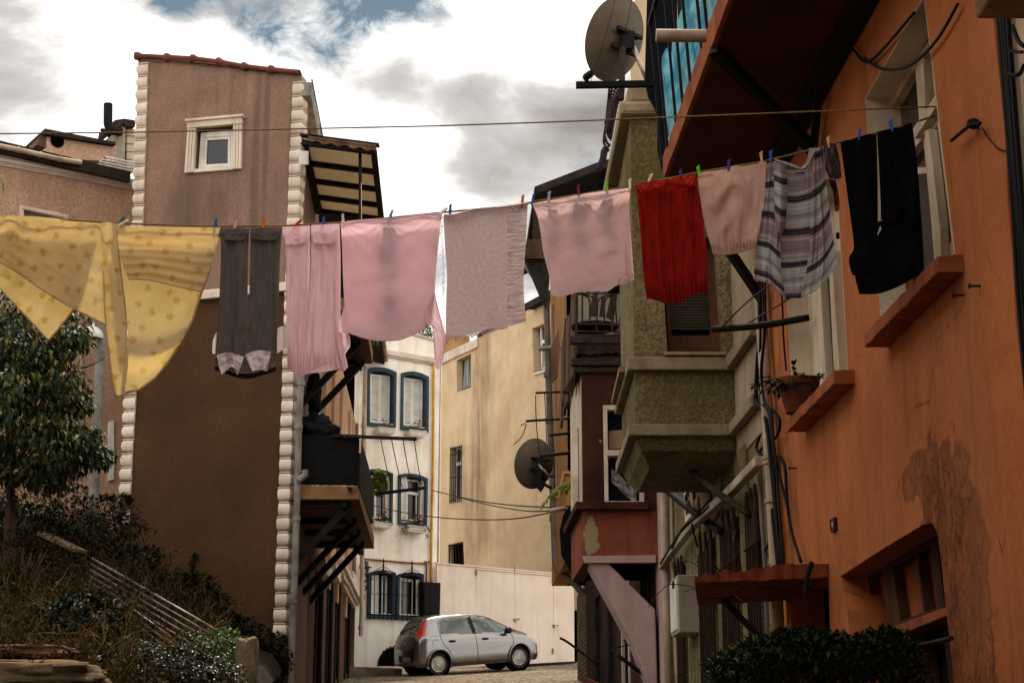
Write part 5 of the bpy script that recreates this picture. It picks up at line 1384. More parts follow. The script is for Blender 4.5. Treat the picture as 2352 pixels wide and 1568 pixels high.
# ------------------------------------------------------------------ brown timber house with bay and rotten balcony
M['redbrown'] = surf('flaking_redbrown_paint', S(72, 40, 26), S(42, 24, 17), 2.4, .9, .6, 26, S(40, 22, 16), .5, spots=S(170, 128, 84), sthr=.66, sscale=6)
M['orangered'] = surf('orange_red_render', S(132, 74, 52), S(108, 56, 40), 1.6, .92, .4, 30, S(66, 36, 28), .7, spots=S(150, 130, 108), sthr=.71, sscale=5, hook=lambda t, col: t.mix(t.blob(at(1358, 1232, YA(RX, 1510, 1200)), (.1, .5, .19), .9, 9, .1), col, S(138, 122, 92)))
M['lilac'] = surf('lilac_render', S(176, 148, 140), S(150, 124, 118), 1.2, .92, .25, 30, S(104, 80, 70), .4)
M['peelwhite'] = surf('peeling_white_board', S(204, 186, 166), S(160, 140, 120), 4, .85, .5, 40, S(96, 76, 60), .5, stretch=(1, 1, .25))
timber = thing('timber_house', 'dilapidated red-brown timber house with a bay on a slanted concrete bracket', 'house', XP(RX + 1, 24, 2.2))
YT = YA(RX, 1510, 1200); NB = face(YT)
def build_timber():
    p = timber; W = NB
    X0 = XA(1338, 1000, YT)
    zz = lambda y: at(1400, y, YT).z
    wh = [(1390, 938), (1474, 938), (1474, 1152), (1394, 1152)]
    b = MB(); b.prism([XP(X0, YT, zz(1173)), XP(X0, YT, zz(780)), XP(2.5, YT, zz(780)), XP(2.5, YT, zz(1173))], (0, .2, 0), [[W.px(x, y) for x, y in wh]]); b.build('bay_front', M['redbrown'], p)
    b = MB(); b.prism([XP(X0, YT, zz(1291)), XP(X0, YT, zz(1173)), XP(2.5, YT, zz(1173)), XP(2.5, YT, zz(1291))], (0, .2, 0)); b.build('bay_apron', M['orangered'], p)
    for z0, z1, mat in ((1173, 780, 'peelwhite'), (1291, 1173, 'orangered')):
        b = MB(); b.prism([XP(X0, YT + 0.20, zz(z0)), XP(X0, YT + 2.00, zz(z0)), XP(X0, YT + 2.00, zz(z1)), XP(X0, YT + 0.20, zz(z1))], (.15, 0, 0)); b.build('bay_side', M[mat], p)
    b = MB(); b.slab(W, [(1312, 990), (1330, 960), (1336, 1150), (1320, 1150)], -.4, -.42) if 0 else b.prism([XP(X0 - .01, YT + .6, zz(1130)), XP(X0 - .01, YT + 1.6, zz(1130)), XP(X0 - .01, YT + 1.6, zz(960)), XP(X0 - .01, YT + .6, zz(960))], (.02, 0, 0)); sw = b.build('side_window', M['glass'], p)
    b = MB(); b.prism([XP(X0 + .1, YT + 0.20, zz(1290)), XP(2.6, YT + 0.20, zz(1290)), XP(2.6, YT + 1.90, zz(1290)), XP(X0 + .1, YT + 1.90, zz(1290))], (0, 0, zz(790) - zz(1290))); b.build('bay_core', M['dark'], p)
    b = MB(); b.slab(W, [(1337, 1276), (1506, 1274), (1506, 1291), (1343, 1292)], .025, 0); b.build('white_edging', M['lilac'], p)
    b = MB(); b.prism([XP(X0 - .1, YT - 0.12, zz(1172)), XP(2.4, YT - 0.12, zz(1172)), XP(2.4, YT, zz(1172)), XP(X0, YT, zz(1172)), XP(X0, YT + 2.00, zz(1172)), XP(X0 - .1, YT + 2.00, zz(1172))], (0, 0, zz(1155) - zz(1172))); b.build('ledge', M['redbrown'], p, bevel=.02)
    b = MB(); b.slab(W, [(1385, 930), (1480, 930), (1480, 1157), (1389, 1157)], .02, -.1, [[(1395, 941), (1470, 941), (1470, 1150), (1398, 1150)]]); b.slab(W, [(1392, 1033), (1472, 1030), (1472, 1046), (1392, 1046)], .03, -.1); w = b.build('bay_window', M['peelwhite'], p, bevel=.006)
    b = MB(); b.slab(W, [(1390, 935), (1474, 935), (1474, 1152), (1394, 1152)], -.12, -.14); b.build('pane', M['glass'], w)
    b = MB(); b.slab(W, [(1398, 989), (1470, 985), (1470, 1028), (1398, 1030)], -.1, -.115); b.build('curtain', surf('dusty_curtain', S(150, 122, 98), S(110, 86, 66), 6, .9, .3, 20, stretch=(1, 1, .2)), w)
    # clothes heaped behind the lower pane
    b = MB()
    def f(u, v):
        x = 1404 + 58 * u; y = 1072 + 62 * u * .9 + 34 * v
        return W.px(x, y + 4 * noise.noise(V((u * 6, v * 4, 0))), -.07 + .05 * noise.noise(V((u * 5, v * 5, 2))))
    b.grid(f, 24, 12); b.open = True; b.build('draped_cloth', M['curtain'], w, smooth=True)
    # facade and lower openings
    ops = []
    for Y0, Y1 in ((YT + .9, YT + 1.8), (23.4, 24.4), (25.4, 26.6), (27.6, 28.8)):
        z = G(3, 24) + .15; ops.append((Y0, Y1, z, z + 2.25))
    holes = [[XP(RX, a, z0), XP(RX, c, z0), XP(RX, c, z1), XP(RX, a, z1)] for a, c, z0, z1 in ops]
    b = MB(); b.prism([XP(RX, YO + .02, .5), XP(RX, YT + .3, .5), XP(RX, YT + .3, 8.2), XP(RX, YO + .02, 8.2)], (.3, 0, 0)); b.build('facade', M['lilac'], p)
    b = MB(); b.prism([XP(RX, YT + .31, .5), XP(RX, 30.6, .5), XP(RX, 30.6, 8.2), XP(RX, YT + .31, 8.2)], (.3, 0, 0), holes); b.build('facade', M['redbrown'], p)
    b = MB(); b.prism([XP(RX + .31, YO + .1, .5), XP(RX + .31, 30.5, .5), XP(8, 30.5, .5), XP(8, YO + .1, .5)], (0, 0, 7.6)); b.build('rear_wall', M['dark'], p)
    for a, c, z0, z1 in ops:
        b = MB()
        for yy in (a, c - .1): b.prism([XP(RX - .02, yy, z0), XP(RX - .02, yy + .1, z0), XP(RX - .02, yy + .1, z1), XP(RX - .02, yy, z1)], (.12, 0, 0))
        b.prism([XP(RX - .02, a + .1, z1 - .1), XP(RX - .02, c - .1, z1 - .1), XP(RX - .02, c - .1, z1), XP(RX - .02, a + .1, z1)], (.12, 0, 0))
        fr = b.build('door_frame', M['peelwhite'] if a > 23 and a < 25 else M['darkwood'], p)
        b = MB()
        for k in range(6): Y = a + (c - a) * (k + .5) / 6; b.tube([XP(RX + .02, Y, z0), XP(RX + .02, Y, z1 - .1)], .014, 5)
        b.bar(XP(RX + .02, a, (z0 + z1) / 2), XP(RX + .02, c, (z0 + z1) / 2), .03); b.build('door_bars', M['black_iron'], fr)
    b = MB(); b.prism([XP(RX - .04, YO + .1, .6), XP(RX - .04, 30.5, .6), XP(RX - .04, 30.5, G(3, 30) + .5), XP(RX - .04, YO + .1, G(3, 20) + .45)], (.04, 0, 0)); b.build('plinth', M['orangered'], p)
    # slanted bracket
    b = MB(); b.slab(W, q('d', '1352,1292 1396,1291 1440,1335 1505,1399 1508,1480 1511,1620 1500,1600 1455,1480 1395,1370'), -.02, -.62); b.build('bracket', M['lilac'], p, bevel=.02)
    # rotten balcony on top of the bay
    zf = zz(765)
    b = MB(); n = 30; vs = []
    for i in range(n + 1):
        u = i / n; X = 1.56 + u * .95; r = noise.noise(V((u * 9, 3, 0)))
        vs += [XP(X, YT - 0.06, zz(815) + .05 * r), XP(X, YT - 0.10 + .04 * r, zz(772)), XP(X, YT + 2.90, zz(772)), XP(X, YT + 2.90, zz(815))]
    b.add(vs, [(i * 4 + k, i * 4 + (k + 1) % 4, i * 4 + 4 + (k + 1) % 4, i * 4 + 4 + k) for i in range(n) for k in range(4)] + [(0, 1, 2, 3), (n * 4 + 3, n * 4 + 2, n * 4 + 1, n * 4)])
    fl = b.build('balcony_floor', M['darkwood'], p)
    for y0, y1, d in ((776, 792, .06), (826, 842, .05), (846, 856, .02)):
        b = MB(); b.prism([XP(1.54 - d, YT - 0.04 - d, zz(y1)), XP(2.49, YT - 0.04 - d, zz(y1)), XP(2.49, YT - 0.04 - d, zz(y0)), XP(1.54 - d, YT - 0.04 - d, zz(y0))], (0, .1, 0)); b.build('balcony_beam', M['darkwood'], fl)
    for k in range(9):                     # planks along the street side
        Y = YT + .1 + k * .32; b = MB(); random.seed(k); t = zz(650) + random.uniform(-.15, .1); l = zf - random.uniform(.25, .55)
        b.prism([XP(1.55, Y, l), XP(1.55, Y + .24, l - .05), XP(1.57, Y + .25, t), XP(1.57, Y + .02, t + .06)], (.03, 0, 0)); b.build('railing_plank', M['wood'] if k % 3 else M['darkwood'], fl)
    b = MB(); L = lambda s, r=.011: b.tube([W.px(x, y, .05) for x, y in q('v6', s)], r, 5)
    L('312,180 316,655'); L('312,655 830,662'); L('312,570 820,577'); L('375,180 376,572'); L('702,170 728,660', .016); L('752,150 775,577'); L('312,215 800,210'); L('540,645 545,480 552,330')
    L('380,235 440,262 462,330 460,480 475,535 510,562 540,570'); L('700,237 655,270 632,340 632,500 615,545 570,566 540,570'); L('380,235 430,235 500,265 540,310 548,340'); L('700,235 640,240 585,270 556,310 548,340'); L('415,232 455,190'); L('665,220 620,180')
    b.build('balcony_railing', M['rust'], fl)
    for i, s in enumerate(('440,560 500,200 560,190 540,560', '620,600 720,200 790,190 730,600', '560,580 600,260 640,250 640,590')):
        b = MB(); b.slab(face(YT + 1.5), q('v6', s), 0, -.08); b.build('leaning_board', M['darkwood'], fl)
    b = MB(); b.slab(face(YT + 2.3), q('v6', '312,230 470,240 440,560 312,560'), 0, -.3); b.build('stone_block', surf('grey_stone', S(128, 116, 98), S(90, 80, 66), 2, .95, .9, 14), fl)
    b = MB(); c = W.px(*q('v6', '520,625')[0], -.3); b.lathe([(.28, 0), (.3, .03), (.2, .1), (.03, .12)], c, n=18); b.build('basin', M['rust'], fl, smooth=True, auto=40)
    for i, s in enumerate(('240,560 300,480 350,500 330,575', '300,500 420,250 470,260 380,560', '400,400 480,250 510,258 420,480')):
        b = MB(); b.slab(face(YT + .05 + i * .25), q('z1', s), 0, -.12); b.build('broken_fascia', M['darkwood'], p)
build_timber()

# ------------------------------------------------------------------ ochre house farther along with gutter pipe
M['ochre'] = surf('ochre_render', S(186, 138, 84), S(156, 112, 66), 1.2, .92, .4, 26, S(96, 66, 40), .5)
M['stonewall'] = NT('stone_cladding')
def stonewall():
    t = M['stonewall']; sp = t.n('ShaderNodeSeparateXYZ'); t.l(t.pos(), sp.inputs[0]); cb = t.n('ShaderNodeCombineXYZ'); t.l(sp.outputs[1], cb.inputs[0]); t.l(sp.outputs[2], cb.inputs[1])
    br = t.n('ShaderNodeTexBrick'); t.l(cb.outputs[0], br.inputs[0]); br.inputs['Scale'].default_value = 1.6; br.inputs['Color1'].default_value = S(138, 108, 70); br.inputs['Color2'].default_value = S(92, 72, 48); br.inputs['Mortar'].default_value = S(52, 42, 30); br.inputs['Mortar Size'].default_value = .03
    br.inputs['Row Height'].default_value = .14; br.inputs['Brick Width'].default_value = .5
    M['stonewall'] = t.done(br.outputs[0], .9, t.bump(br.outputs['Fac'], .6, -.03))
stonewall()
ochre = thing('ochre_house', 'ochre house with deep dark eaves and stone clad ground floor beyond the timber house', 'house', XP(4, 33, G(3, 33)))
def build_ochre():
    p = ochre; X0 = 2.2
    zr = at(1206, 600, 35).z
    zb = at(1290, 1310, 33).z
    b = MB(); b.prism([XP(X0, 30.7, zb), XP(X0, 35.6, zb), XP(X0, 35.6, zr), XP(X0, 30.7, zr)], (.3, 0, 0)); b.build('street_wall', M['ochre'], p)
    b = MB(); b.prism([XP(X0, 30.7, zb), XP(7, 30.7, zb), XP(7, 30.7, zr), XP(X0, 30.7, zr)], (0, .01, 0)); b.build('end_wall', surf('grey_planks', S(112, 104, 88), S(80, 72, 60), 3, .9, .5, 40, stretch=(1, 1, .1)), p)
    b = MB(); b.prism([XP(X0 + .3, 30.72, zb), XP(7, 30.72, zb), XP(7, 35.6, zb), XP(X0 + .3, 35.6, zb)], (0, 0, zr - zb - .02)); b.build('rear_wall', M['dark'], p)
    b = MB(); b.prism([XP(2.88, 30.7, 2.5), XP(2.88, 37.8, 2.5), XP(2.88, 37.8, zb + .01), XP(2.88, 30.7, zb + .01)], (.3, 0, 0)); o = b.build('ground_floor_wall', M['stonewall'], p); tag(o, 'stone clad ground floor')
    # roof with wide eaves
    b = MB(); b.prism([XP(1.6, 30.5, zr - .08), XP(2.9, 30.5, zr + .45), XP(2.9, 35.8, zr + .45), XP(1.6, 35.8, zr - .08)], (0, 0, .16)); b.build('eaves', M['roofdark'], p)
    b = MB(); b.prism([XP(2.9, 30.5, zr + .45), XP(7, 30.5, zr + 1.2), XP(7, 35.8, zr + 1.2), XP(2.9, 35.8, zr + .45)], (0, 0, .16)); b.build('roof', M['roofdark'], p)
    b = MB()
    for k in range(11): y = 680 + k * 18; b.slab(face(30.4), q('z4', f'150,{y} 330,{y - 6} 330,{y + 8} 148,{y + 13}'), 0, -.06)
    b.slab(face(30.45), q('z4', '148,672 332,668 332,880 142,878'), 0, -.06); b.build('corrugated_panel', M['wood'], p)
    b = MB(); b.slab(face(30.6), [(1225, 470), (1262, 468), (1262, 560), (1222, 560)], 0, -.1); b.slab(face(30.55), [(1206, 596), (1262, 590), (1262, 650), (1256, 706), (1240, 676)], 0, -.2); b.build('eave_boarding', M['roofdark'], p)
    b = MB(); b.tube([at(x, y, Y) for x, y, Y in ((1206, 606, 34.8), (1228, 636, 34.6), (1250, 664, 34.4), (1255, 690, 34.4), (1259, 850, 34.4), (1264, 1000, 34.4), (1270, 1150, 34.4), (1275, 1290, 34.2), (1281, 1304, 34), (1325, 1346, 32.4), (1360, 1392, 31.4), (1390, 1440, 30.8))], .065, 10)
    for x, y in ((1258, 860), (1262, 965), (1266, 1060), (1271, 1190)): c = at(x, y, 34.4); b.tube([c - V((0, 0, .06)), c + V((0, 0, .06))], .085, 10)
    b.build('downpipe', M['greypipe'], p, smooth=True, auto=50)
    b = MB(); b.tube([at(x, y, 33.8) for x, y in ((1268, 700), (1274, 900), (1280, 1120))], .03, 6); b.build('thin_pipe', M['pipewhite'], p)
    b = MB(); b.slab(face(26), [(1264, 800), (1284, 752), (1287, 800), (1281, 862), (1268, 878)], 0, -.1); b.build('pale_board', M['wood'], p)
    # small balcony box with black cover
    b = MB(); b.slab(face(27), q('z2', '78,240 128,40 218,38 218,60 140,62 100,240'), 0, -.1); b.slab(face(27.05), q('z2', '140,60 218,60 218,290 150,290'), 0, -.1); b.build('balcony_box', M['ochre'], p)
    b = MB(); b.slab(face(26.8), q('z2', '150,318 215,300 232,780 205,790 170,740 118,640 106,470 130,360'), 0, -.12); b.build('black_cover', M['blackcloth'], p)
build_ochre()
random.seed(11)
b = MB()
for i in range(7):
    a = random.uniform(-2.6, .3); base = at(1316, 1128, 26.2); d = V((math.cos(a) * .5 - .5, -.1, .25 + .3 * random.random())).normalized()
    pts = [base + d * .09 * k + V((0, 0, -.013 * k * k)) for k in range(7)]
    for k, P in enumerate(pts[1:]):
        for sg in (-1, 1): leaf(b, P, V((d.z * sg, .2 * sg, -d.x * sg - .4)), (0, 1, 0), .13 - .012 * k, .05)
M['leaf_fern'] = leafmat('yellow_green_leaves', [(.1, .12, .012, 1), (.22, .24, .03, 1)], .35)
tag(b.build('fern', M['leaf_fern']), 'yellow-green fern hanging off the small balcony by the drainpipe', 'plant')

# neighbour past the orange house, at the frame's edge
nb = thing('neighbour_house', 'pale peeling house front with a tan balcony slab beyond the orange wall edge', 'house', XP(3, 6.5, .6))
b = MB(); b.prism([XP(2.53, 4, -1), XP(2.53, YE + .2, -1), XP(2.53, YE + .2, 9), XP(2.53, 4, 9)], (.3, 0, 0)); b.build('wall', surf('peeling_pale_wall', S(206, 194, 170), S(176, 140, 84), 1.4, .9, .6, 22, S(96, 80, 60), .4, spots=S(74, 62, 50), sthr=.6, sscale=4), nb)
YN = 6.6; NX = XA(2226, 50, YN); zs = at(2226, 50, YN).z
b = MB(); b.prism([XP(NX, 5, zs), XP(2.55, 5, zs), XP(2.55, YN, zs), XP(NX + .02, YN, zs)], (0, 0, .4)); b.build('balcony_slab', M['tanwall'], nb, bevel=.03)
b = MB()
for k in range(4):
    pts = [XP(2.5, YE - .06 - .04 * k + .04 * noise.noise(V((z, k, 0))), z) for z in (1.2, 2, 3, 3.6, 4.2, 5.0, 5.6)]; b.tube(pts, .014, 5)
b.tube([OF.px(x, y, .05) for x, y in q('t3', '2250,180 2255,340 2340,360')], .008, 5); b.tube([OF.px(x, y, .06) for x, y in q('t3', '2270,180 2310,280 2350,320')], .01, 5); b.tube([OF.px(x, y, .06) for x, y in q('t3', '2220,480 2270,520 2320,510 2350,450')], .01, 5)
b.build('cable', M['cable'], nb)
# ------------------------------------------------------------------ laundry
LA, LB = at(0, 500, 9.0), at(2149, 265, 8.3)
CL = Plane((LA.x, LA.y), (LB.x - LA.x, LB.y - LA.y))
def poly_at(P, t):
    ln = [0]
    for a, b_ in zip(P, P[1:]): ln.append(ln[-1] + math.hypot(b_[0] - a[0], b_[1] - a[1]))
    d = t * ln[-1]
    for i in range(len(P) - 1):
        if d <= ln[i + 1] + 1e-9:
            f = (d - ln[i]) / max(1e-9, ln[i + 1] - ln[i]); return (P[i][0] + (P[i + 1][0] - P[i][0]) * f, P[i][1] + (P[i + 1][1] - P[i][1]) * f)
    return P[-1]
def patch(mb, crop, top, bot, left, right, depth, nu=40, nv=50, uv='plane', sm=True, uvs=(1, 1), uvo=(0, 0), edge=.6):
    """cloth panel between four outline curves read off the photo; depth(u,v) bends it towards (+) or away from the viewer"""
    L, R = q(crop, left), q(crop, right)
    T = [L[0]] + (q(crop, top) if top else []) + [R[0]]
    B = [L[-1]] + (q(crop, bot) if bot else []) + [R[-1]]
    def smooth(P, n=40):
        if len(P) < 3: return P
        out = []
        for i in range(len(P) - 1):
            p0, p1, p2, p3 = P[max(i - 1, 0)], P[i], P[i + 1], P[min(i + 2, len(P) - 1)]
            for k in range(8):
                t = k / 8
                out.append(tuple(.5 * (2 * p1[j] + (p2[j] - p0[j]) * t + (2 * p0[j] - 5 * p1[j] + 4 * p2[j] - p3[j]) * t * t + (3 * p1[j] - p0[j] - 3 * p2[j] + p3[j]) * t ** 3) for j in (0, 1)))
        return out + [P[-1]]
    if sm: T, B, L, R = smooth(T), smooth(B), smooth(L), smooth(R)
    def xy(u, v):
        t, b_, l, r = poly_at(T, u), poly_at(B, u), poly_at(L, v), poly_at(R, v)
        return tuple((1 - v) * t[j] + v * b_[j] + (1 - u) * l[j] + u * r[j] - ((1 - u) * (1 - v) * T[0][j] + u * (1 - v) * T[-1][j] + (1 - u) * v * B[0][j] + u * v * B[-1][j]) for j in (0, 1))
    def fn(u, v): return CL.px(*xy(u, v), depth(u, v))
    def uvf(u, v):
        if uv == 'param': return (u * uvs[0] + uvo[0], v * uvs[1] + uvo[1])
        s_, z = CL.sz(*xy(u, v)); return (s_ + uvo[0], z + uvo[1])
    mb.open = True
    mb.grid(fn, nu, nv, uvf); return mb
def folds(k, amp, seed=0, d0=0.0, drift=.6, grow=.5, fine=.35):
    """vertical folds: k across, amplitude amp (m) growing downwards"""
    def f(u, v):
        n = noise.noise(V((u * 2.2 + seed, v * 1.1, seed * .3)))
        a = amp * (1 - grow + grow * v)
        w = math.sin(2 * math.pi * (k * u + drift * n + seed * .37))
        return d0 + a * (w * .6 + .9 * n) + amp * fine * noise.noise(V((u * 14 + seed, v * 4, 1.7))) + amp * .25 * noise.noise(V((u * 5, v * 9 + seed, 5.1)))
    return f
GROUP = 'laundry on the clothesline'
def top_of(s): return CL.px(*s)

rope = MB(); rope.tube([CL.px(x, y) for x, y in q('d', '-140,482 0,497 150,505 300,514 500,520 650,519 785,511 900,500 1015,488 1120,478 1205,470 1225,463 1340,446 1460,426 1605,396 1750,372 1880,340 1930,326 2050,297 2149,266')], .0052, 6)
tag(rope.build('clothesline', M['rope'], smooth=True), 'lower yellow rope carrying the whole row of laundry', 'rope')
CU = Plane((at(0, 305, 9.6).x, at(0, 305, 9.6).y), (at(2149, 245, 8.28) - at(0, 305, 9.6)).xy)
rope = MB(); rope.tube([CU.px(x, y) for x, y in q('d', '-140,309 0,307.5 300,304 560,299 745,295 1000,289.5 1250,281 1390,275.5 1600,267 1800,259 2000,251 2149,245')], .0042, 6)
tag(rope.build('clothesline', M['rope'], smooth=True), 'bare upper rope crossing the sky above the laundry', 'rope')

# floral bed sheet
def floral(t, uv):
    base = t.mix(t.ramp(t.noise(uv, 5, 5), .3, .7), S(204, 182, 146), S(188, 164, 126))
    vec = t.pos((1, 1, 1), rot=(0, 0, .5), src=uv)
    wob = t.n('ShaderNodeTexNoise'); wob.inputs['Scale'].default_value = 46; t.l(uv, wob.inputs['Vector'])
    ad = t.n('ShaderNodeVectorMath', operation='MULTIPLY_ADD'); t.l(wob.outputs['Color'], ad.inputs[0]); ad.inputs[1].default_value = (.022, .022, 0); t.l(vec, ad.inputs[2])
    d = t.voro(ad.outputs[0], 9.5, 'F1', .45, dim='2D')
    bits = t.ramp(t.noise(uv, 95, 3, .6), .44, .52)
    ring = t.math('MULTIPLY', t.ramp(d, .19, .22, (1, 1, 1, 1), (0, 0, 0, 1)), bits)
    core = t.ramp(d, .085, .11, (1, 1, 1, 1), (0, 0, 0, 1))
    base = t.mix(t.math('MULTIPLY', ring, .6), base, S(100, 110, 50))
    return t.mix(t.math('MULTIPLY', t.math('MULTIPLY', core, t.ramp(t.noise(uv, 120, 2), .38, .5)), .75), base, S(192, 92, 44))
sheet = thing('bed_sheet', 'yellow bed sheet with small orange flowers folded over the left end of the line', 'bed sheet', CL.px(250, 905), GROUP)
msheet = cloth('floral_cotton', floral, .5, bump=.3, tint=S(255, 206, 40))
b = MB(); patch(b, 'w1', '370,102 600,136', '0,455 150,548 330,672 560,815 740,905', '-260,78 -260,300', '822,150 830,450 845,700 856,968', folds(1.4, .03, 1, .03), 56, 44); b.build('front_drape', msheet, sheet, smooth=True)
b = MB(); patch(b, 'w1', '300,95', '-120,570 0,668 180,860', '-260,78 -260,450', '822,150 720,560 600,830 390,1088', folds(1.1, .02, 2, -.05), 44, 44); b.build('back_drape', msheet, sheet, smooth=True)
b = MB(); patch(b, 'w1', '870,138', '960,1530', '800,142 815,300 832,520 850,950 885,1250 925,1515', '942,150 946,400 985,690 1018,1000 1030,1250 1005,1500', lambda u, v: .05 + .045 * math.sin(u * math.pi * 1.15) * (1 - .4 * v) + .012 * noise.noise(V((u * 3, v * 12, 0))), 24, 70); b.build('hanging_fold', msheet, sheet, smooth=True)
b = MB(); patch(b, 'w1', '1350,176', '1180,598 1300,622 1460,660', '945,165 955,350 1000,520 1035,592', '1768,180 1745,320 1690,500 1615,692', lambda u, v: .035 + .008 * math.sin(v * 38 + 2 * noise.noise(V((u * 3, v * 2, 1)))) * v + .012 * noise.noise(V((u * 4, v * 4, 3))), 60, 50); b.build('front_flap', msheet, sheet, smooth=True)
def backfold(u, v):
    x = v - .78 - .1 * u
    return -.06 + .06 * math.exp(-(x / .07) ** 2) - .05 * max(0, x) + .008 * noise.noise(V((u * 4, v * 4, 6)))
b = MB(); patch(b, 'w1', '1350,176', '1120,1480 1250,1385 1340,1270', '945,165 975,500 1020,900 1030,1250 1008,1508', '1768,180 1690,500 1625,690 1545,930 1480,1050 1405,1180', backfold, 50, 60); b.build('back_flap', msheet, sheet, smooth=True)
b = MB(); e = q('w1', '1768,180 1690,500 1625,690 1545,930 1480,1050 1405,1180 1340,1275 1250,1388 1120,1482 1008,1508')
b.tube([CL.px(x, y, -.04) for x, y in e], .006, 6); b.build('hem', msheet, sheet, smooth=True)
for s, d in (('0,455 150,548 330,672 560,815 740,905 856,968', .03), ('1035,592 1180,598 1300,622 1460,660 1615,692', .04), ('0,668 180,860 390,1088', -.05), ('390,1088 500,960 600,830', -.05), ('832,520 850,950 885,1250 925,1515', .055)):
    b = MB(); b.tube([CL.px(x, y, d) for x, y in q('w1', s)], .005, 6); b.build('hem', msheet, sheet, smooth=True)

def simple(name, label, cat, mat, base):
    t = thing(name, label, cat, CL.px(*base), GROUP); return t
# grey trousers hung by the leg ends
mgrey = cloth('grey_jersey', S(88, 80, 76), .12)
mlin = cloth('white_lining', S(226, 210, 206), .4)
mdk = cloth('dark_waistband', S(34, 32, 40), .05)
tr = simple('trousers', 'dark grey trousers hung by the cuffs with white pocket linings hanging out', 'trousers', mgrey, (560, 868))
b = MB(); patch(b, 'w2', '270,160', '220,1325', '142,200 140,500 125,850 105,1150 100,1320', '398,165 388,400 383,700 386,980 350,1130 345,1330', folds(1.6, .018, 3, .012), 30, 60); patch(b, 'w2', '270,160', '220,1325', '142,200 140,500 125,850 105,1150 100,1320', '398,165 388,400 383,700 386,980 350,1130 345,1330', folds(1.2, .012, 5, -.03), 20, 40); b.build('leg', mgrey, tr, smooth=True)
b = MB(); patch(b, 'w2', '550,158', '480,1290', '408,165 405,450 398,760 402,1000 372,1130 352,1330', '690,160 672,450 660,850 645,1150 640,1300', folds(1.7, .018, 9, .012), 30, 60); patch(b, 'w2', '550,158', '480,1290', '408,165 405,450 398,760 402,1000 372,1130 352,1330', '690,160 672,450 660,850 645,1150 640,1300', folds(1.2, .012, 6, -.03), 20, 40); b.build('leg', mgrey, tr, smooth=True)
b = MB(); patch(b, 'w2', '200,1300 350,1180 500,1250', '230,1440 400,1450 560,1430', '100,1290 90,1400', '642,1270 636,1400', folds(2, .012, 4, .0), 40, 16); b.build('seat', mgrey, tr, smooth=True)
for L, R, B in (('140,160 115,235', '400,165 385,200 350,265', '150,258 250,275'), ('408,160 405,250', '692,158 672,200 645,258', '460,262 560,275')):
    b = MB(); patch(b, 'w2', None, B, L, R, folds(1.5, .012, 7, .035), 24, 12); b.build('cuff', mgrey, tr, smooth=True)
b = MB(); patch(b, 'w2', '300,1460 480,1450', '220,1480 300,1505 400,1512 520,1480', '85,1395 80,1430', '640,1370 634,1445', folds(1.5, .015, 8, -.02), 40, 8); b.build('waistband', mdk, tr, smooth=True)
for T, B, L, R in (('200,1275 270,1290', '200,1430 245,1405 285,1470', '105,1300 125,1400 150,1478', '348,1315 330,1380 295,1475'), ('465,1258', '440,1440 500,1430', '355,1298 390,1370 425,1445', '592,1268 575,1360 555,1445')):
    b = MB(); patch(b, 'w2', T, B, L, R, folds(1.4, .03, len(T), .045), 22, 16); b.build('pocket_lining', mlin, tr, smooth=True)
b = MB(); patch(b, 'w2', '700,1038', '700,1250', '648,1060 645,1160 645,1285', '738,1070 768,1150 764,1225', lambda u, v: .02 + .04 * math.sin(u * 2.4), 14, 14); b.build('pocket_lining', mlin, tr, smooth=True)
b = MB(); patch(b, 'w2', None, None, '100,1095 70,1180 66,1285', '112,1100 100,1200 95,1290', lambda u, v: -.0, 6, 14); b.build('pocket_lining', mlin, tr, smooth=True)

# pink pyjama trousers
mpink = cloth('pink_cotton', lambda t, uv: t.mix(t.ramp(t.noise(t.pos((1, .12, 1), src=uv), 60, 4, .6), .3, .7), S(234, 202, 208), S(218, 184, 190)), .3, tint=S(232, 190, 194))
pj = simple('pyjama_trousers', 'pale pink gathered pyjama trousers pegged upside down next to the grey trousers', 'trousers', mpink, (728, 862))
elastic = lambda f, k: (lambda u, v: f(u, v) * (1 - .5 * max(0, (v - .9) / .1)) + (.014 * math.sin(u * k * 6.28) * max(0, (v - .82) / .18)))
b = MB(); patch(b, 'w2', '830,200', '790,1455 850,1485', '700,150 722,400 730,900 738,1200 735,1400', '942,140 940,500 930,750 905,1050 890,1478', elastic(folds(2.2, .018, 2, .012), 6), 44, 70); patch(b, 'w2', '830,200', '790,1455 850,1480', '700,150 722,400 730,900 738,1200 735,1400', '942,140 940,500 930,750 905,1050 890,1470', folds(1.2, .01, 12, -.03), 20, 40); b.build('leg', mpink, pj, smooth=True)
b = MB(); patch(b, 'w2', '1080,130', '960,1440 1050,1395 1130,1375 1220,1430', '950,140 952,500 935,760 908,1050 888,1478', '1205,128 1216,400 1215,900 1240,1200 1282,1410', elastic(folds(2.4, .02, 6, .012), 8), 50, 70); patch(b, 'w2', '1080,130', '1050,1450 1150,1435', '950,140 952,500 935,760 908,1050 888,1470', '1205,128 1216,400 1215,900 1240,1200 1282,1400', folds(1.2, .01, 2, -.035), 20, 40); b.build('leg', mpink, pj, smooth=True)
for T, B, L, R in (('800,150', '780,312 860,300', '694,148 700,230 722,305', '940,138 930,220 918,280'), ('1080,128', '1060,302 1130,300', '955,136 950,220 968,292', '1208,122 1195,180 1165,300')):
    b = MB(); patch(b, 'w2', T, B, L, R, folds(1.6, .014, 3, .04), 26, 14); b.build('cuff', mpink, pj, smooth=True)

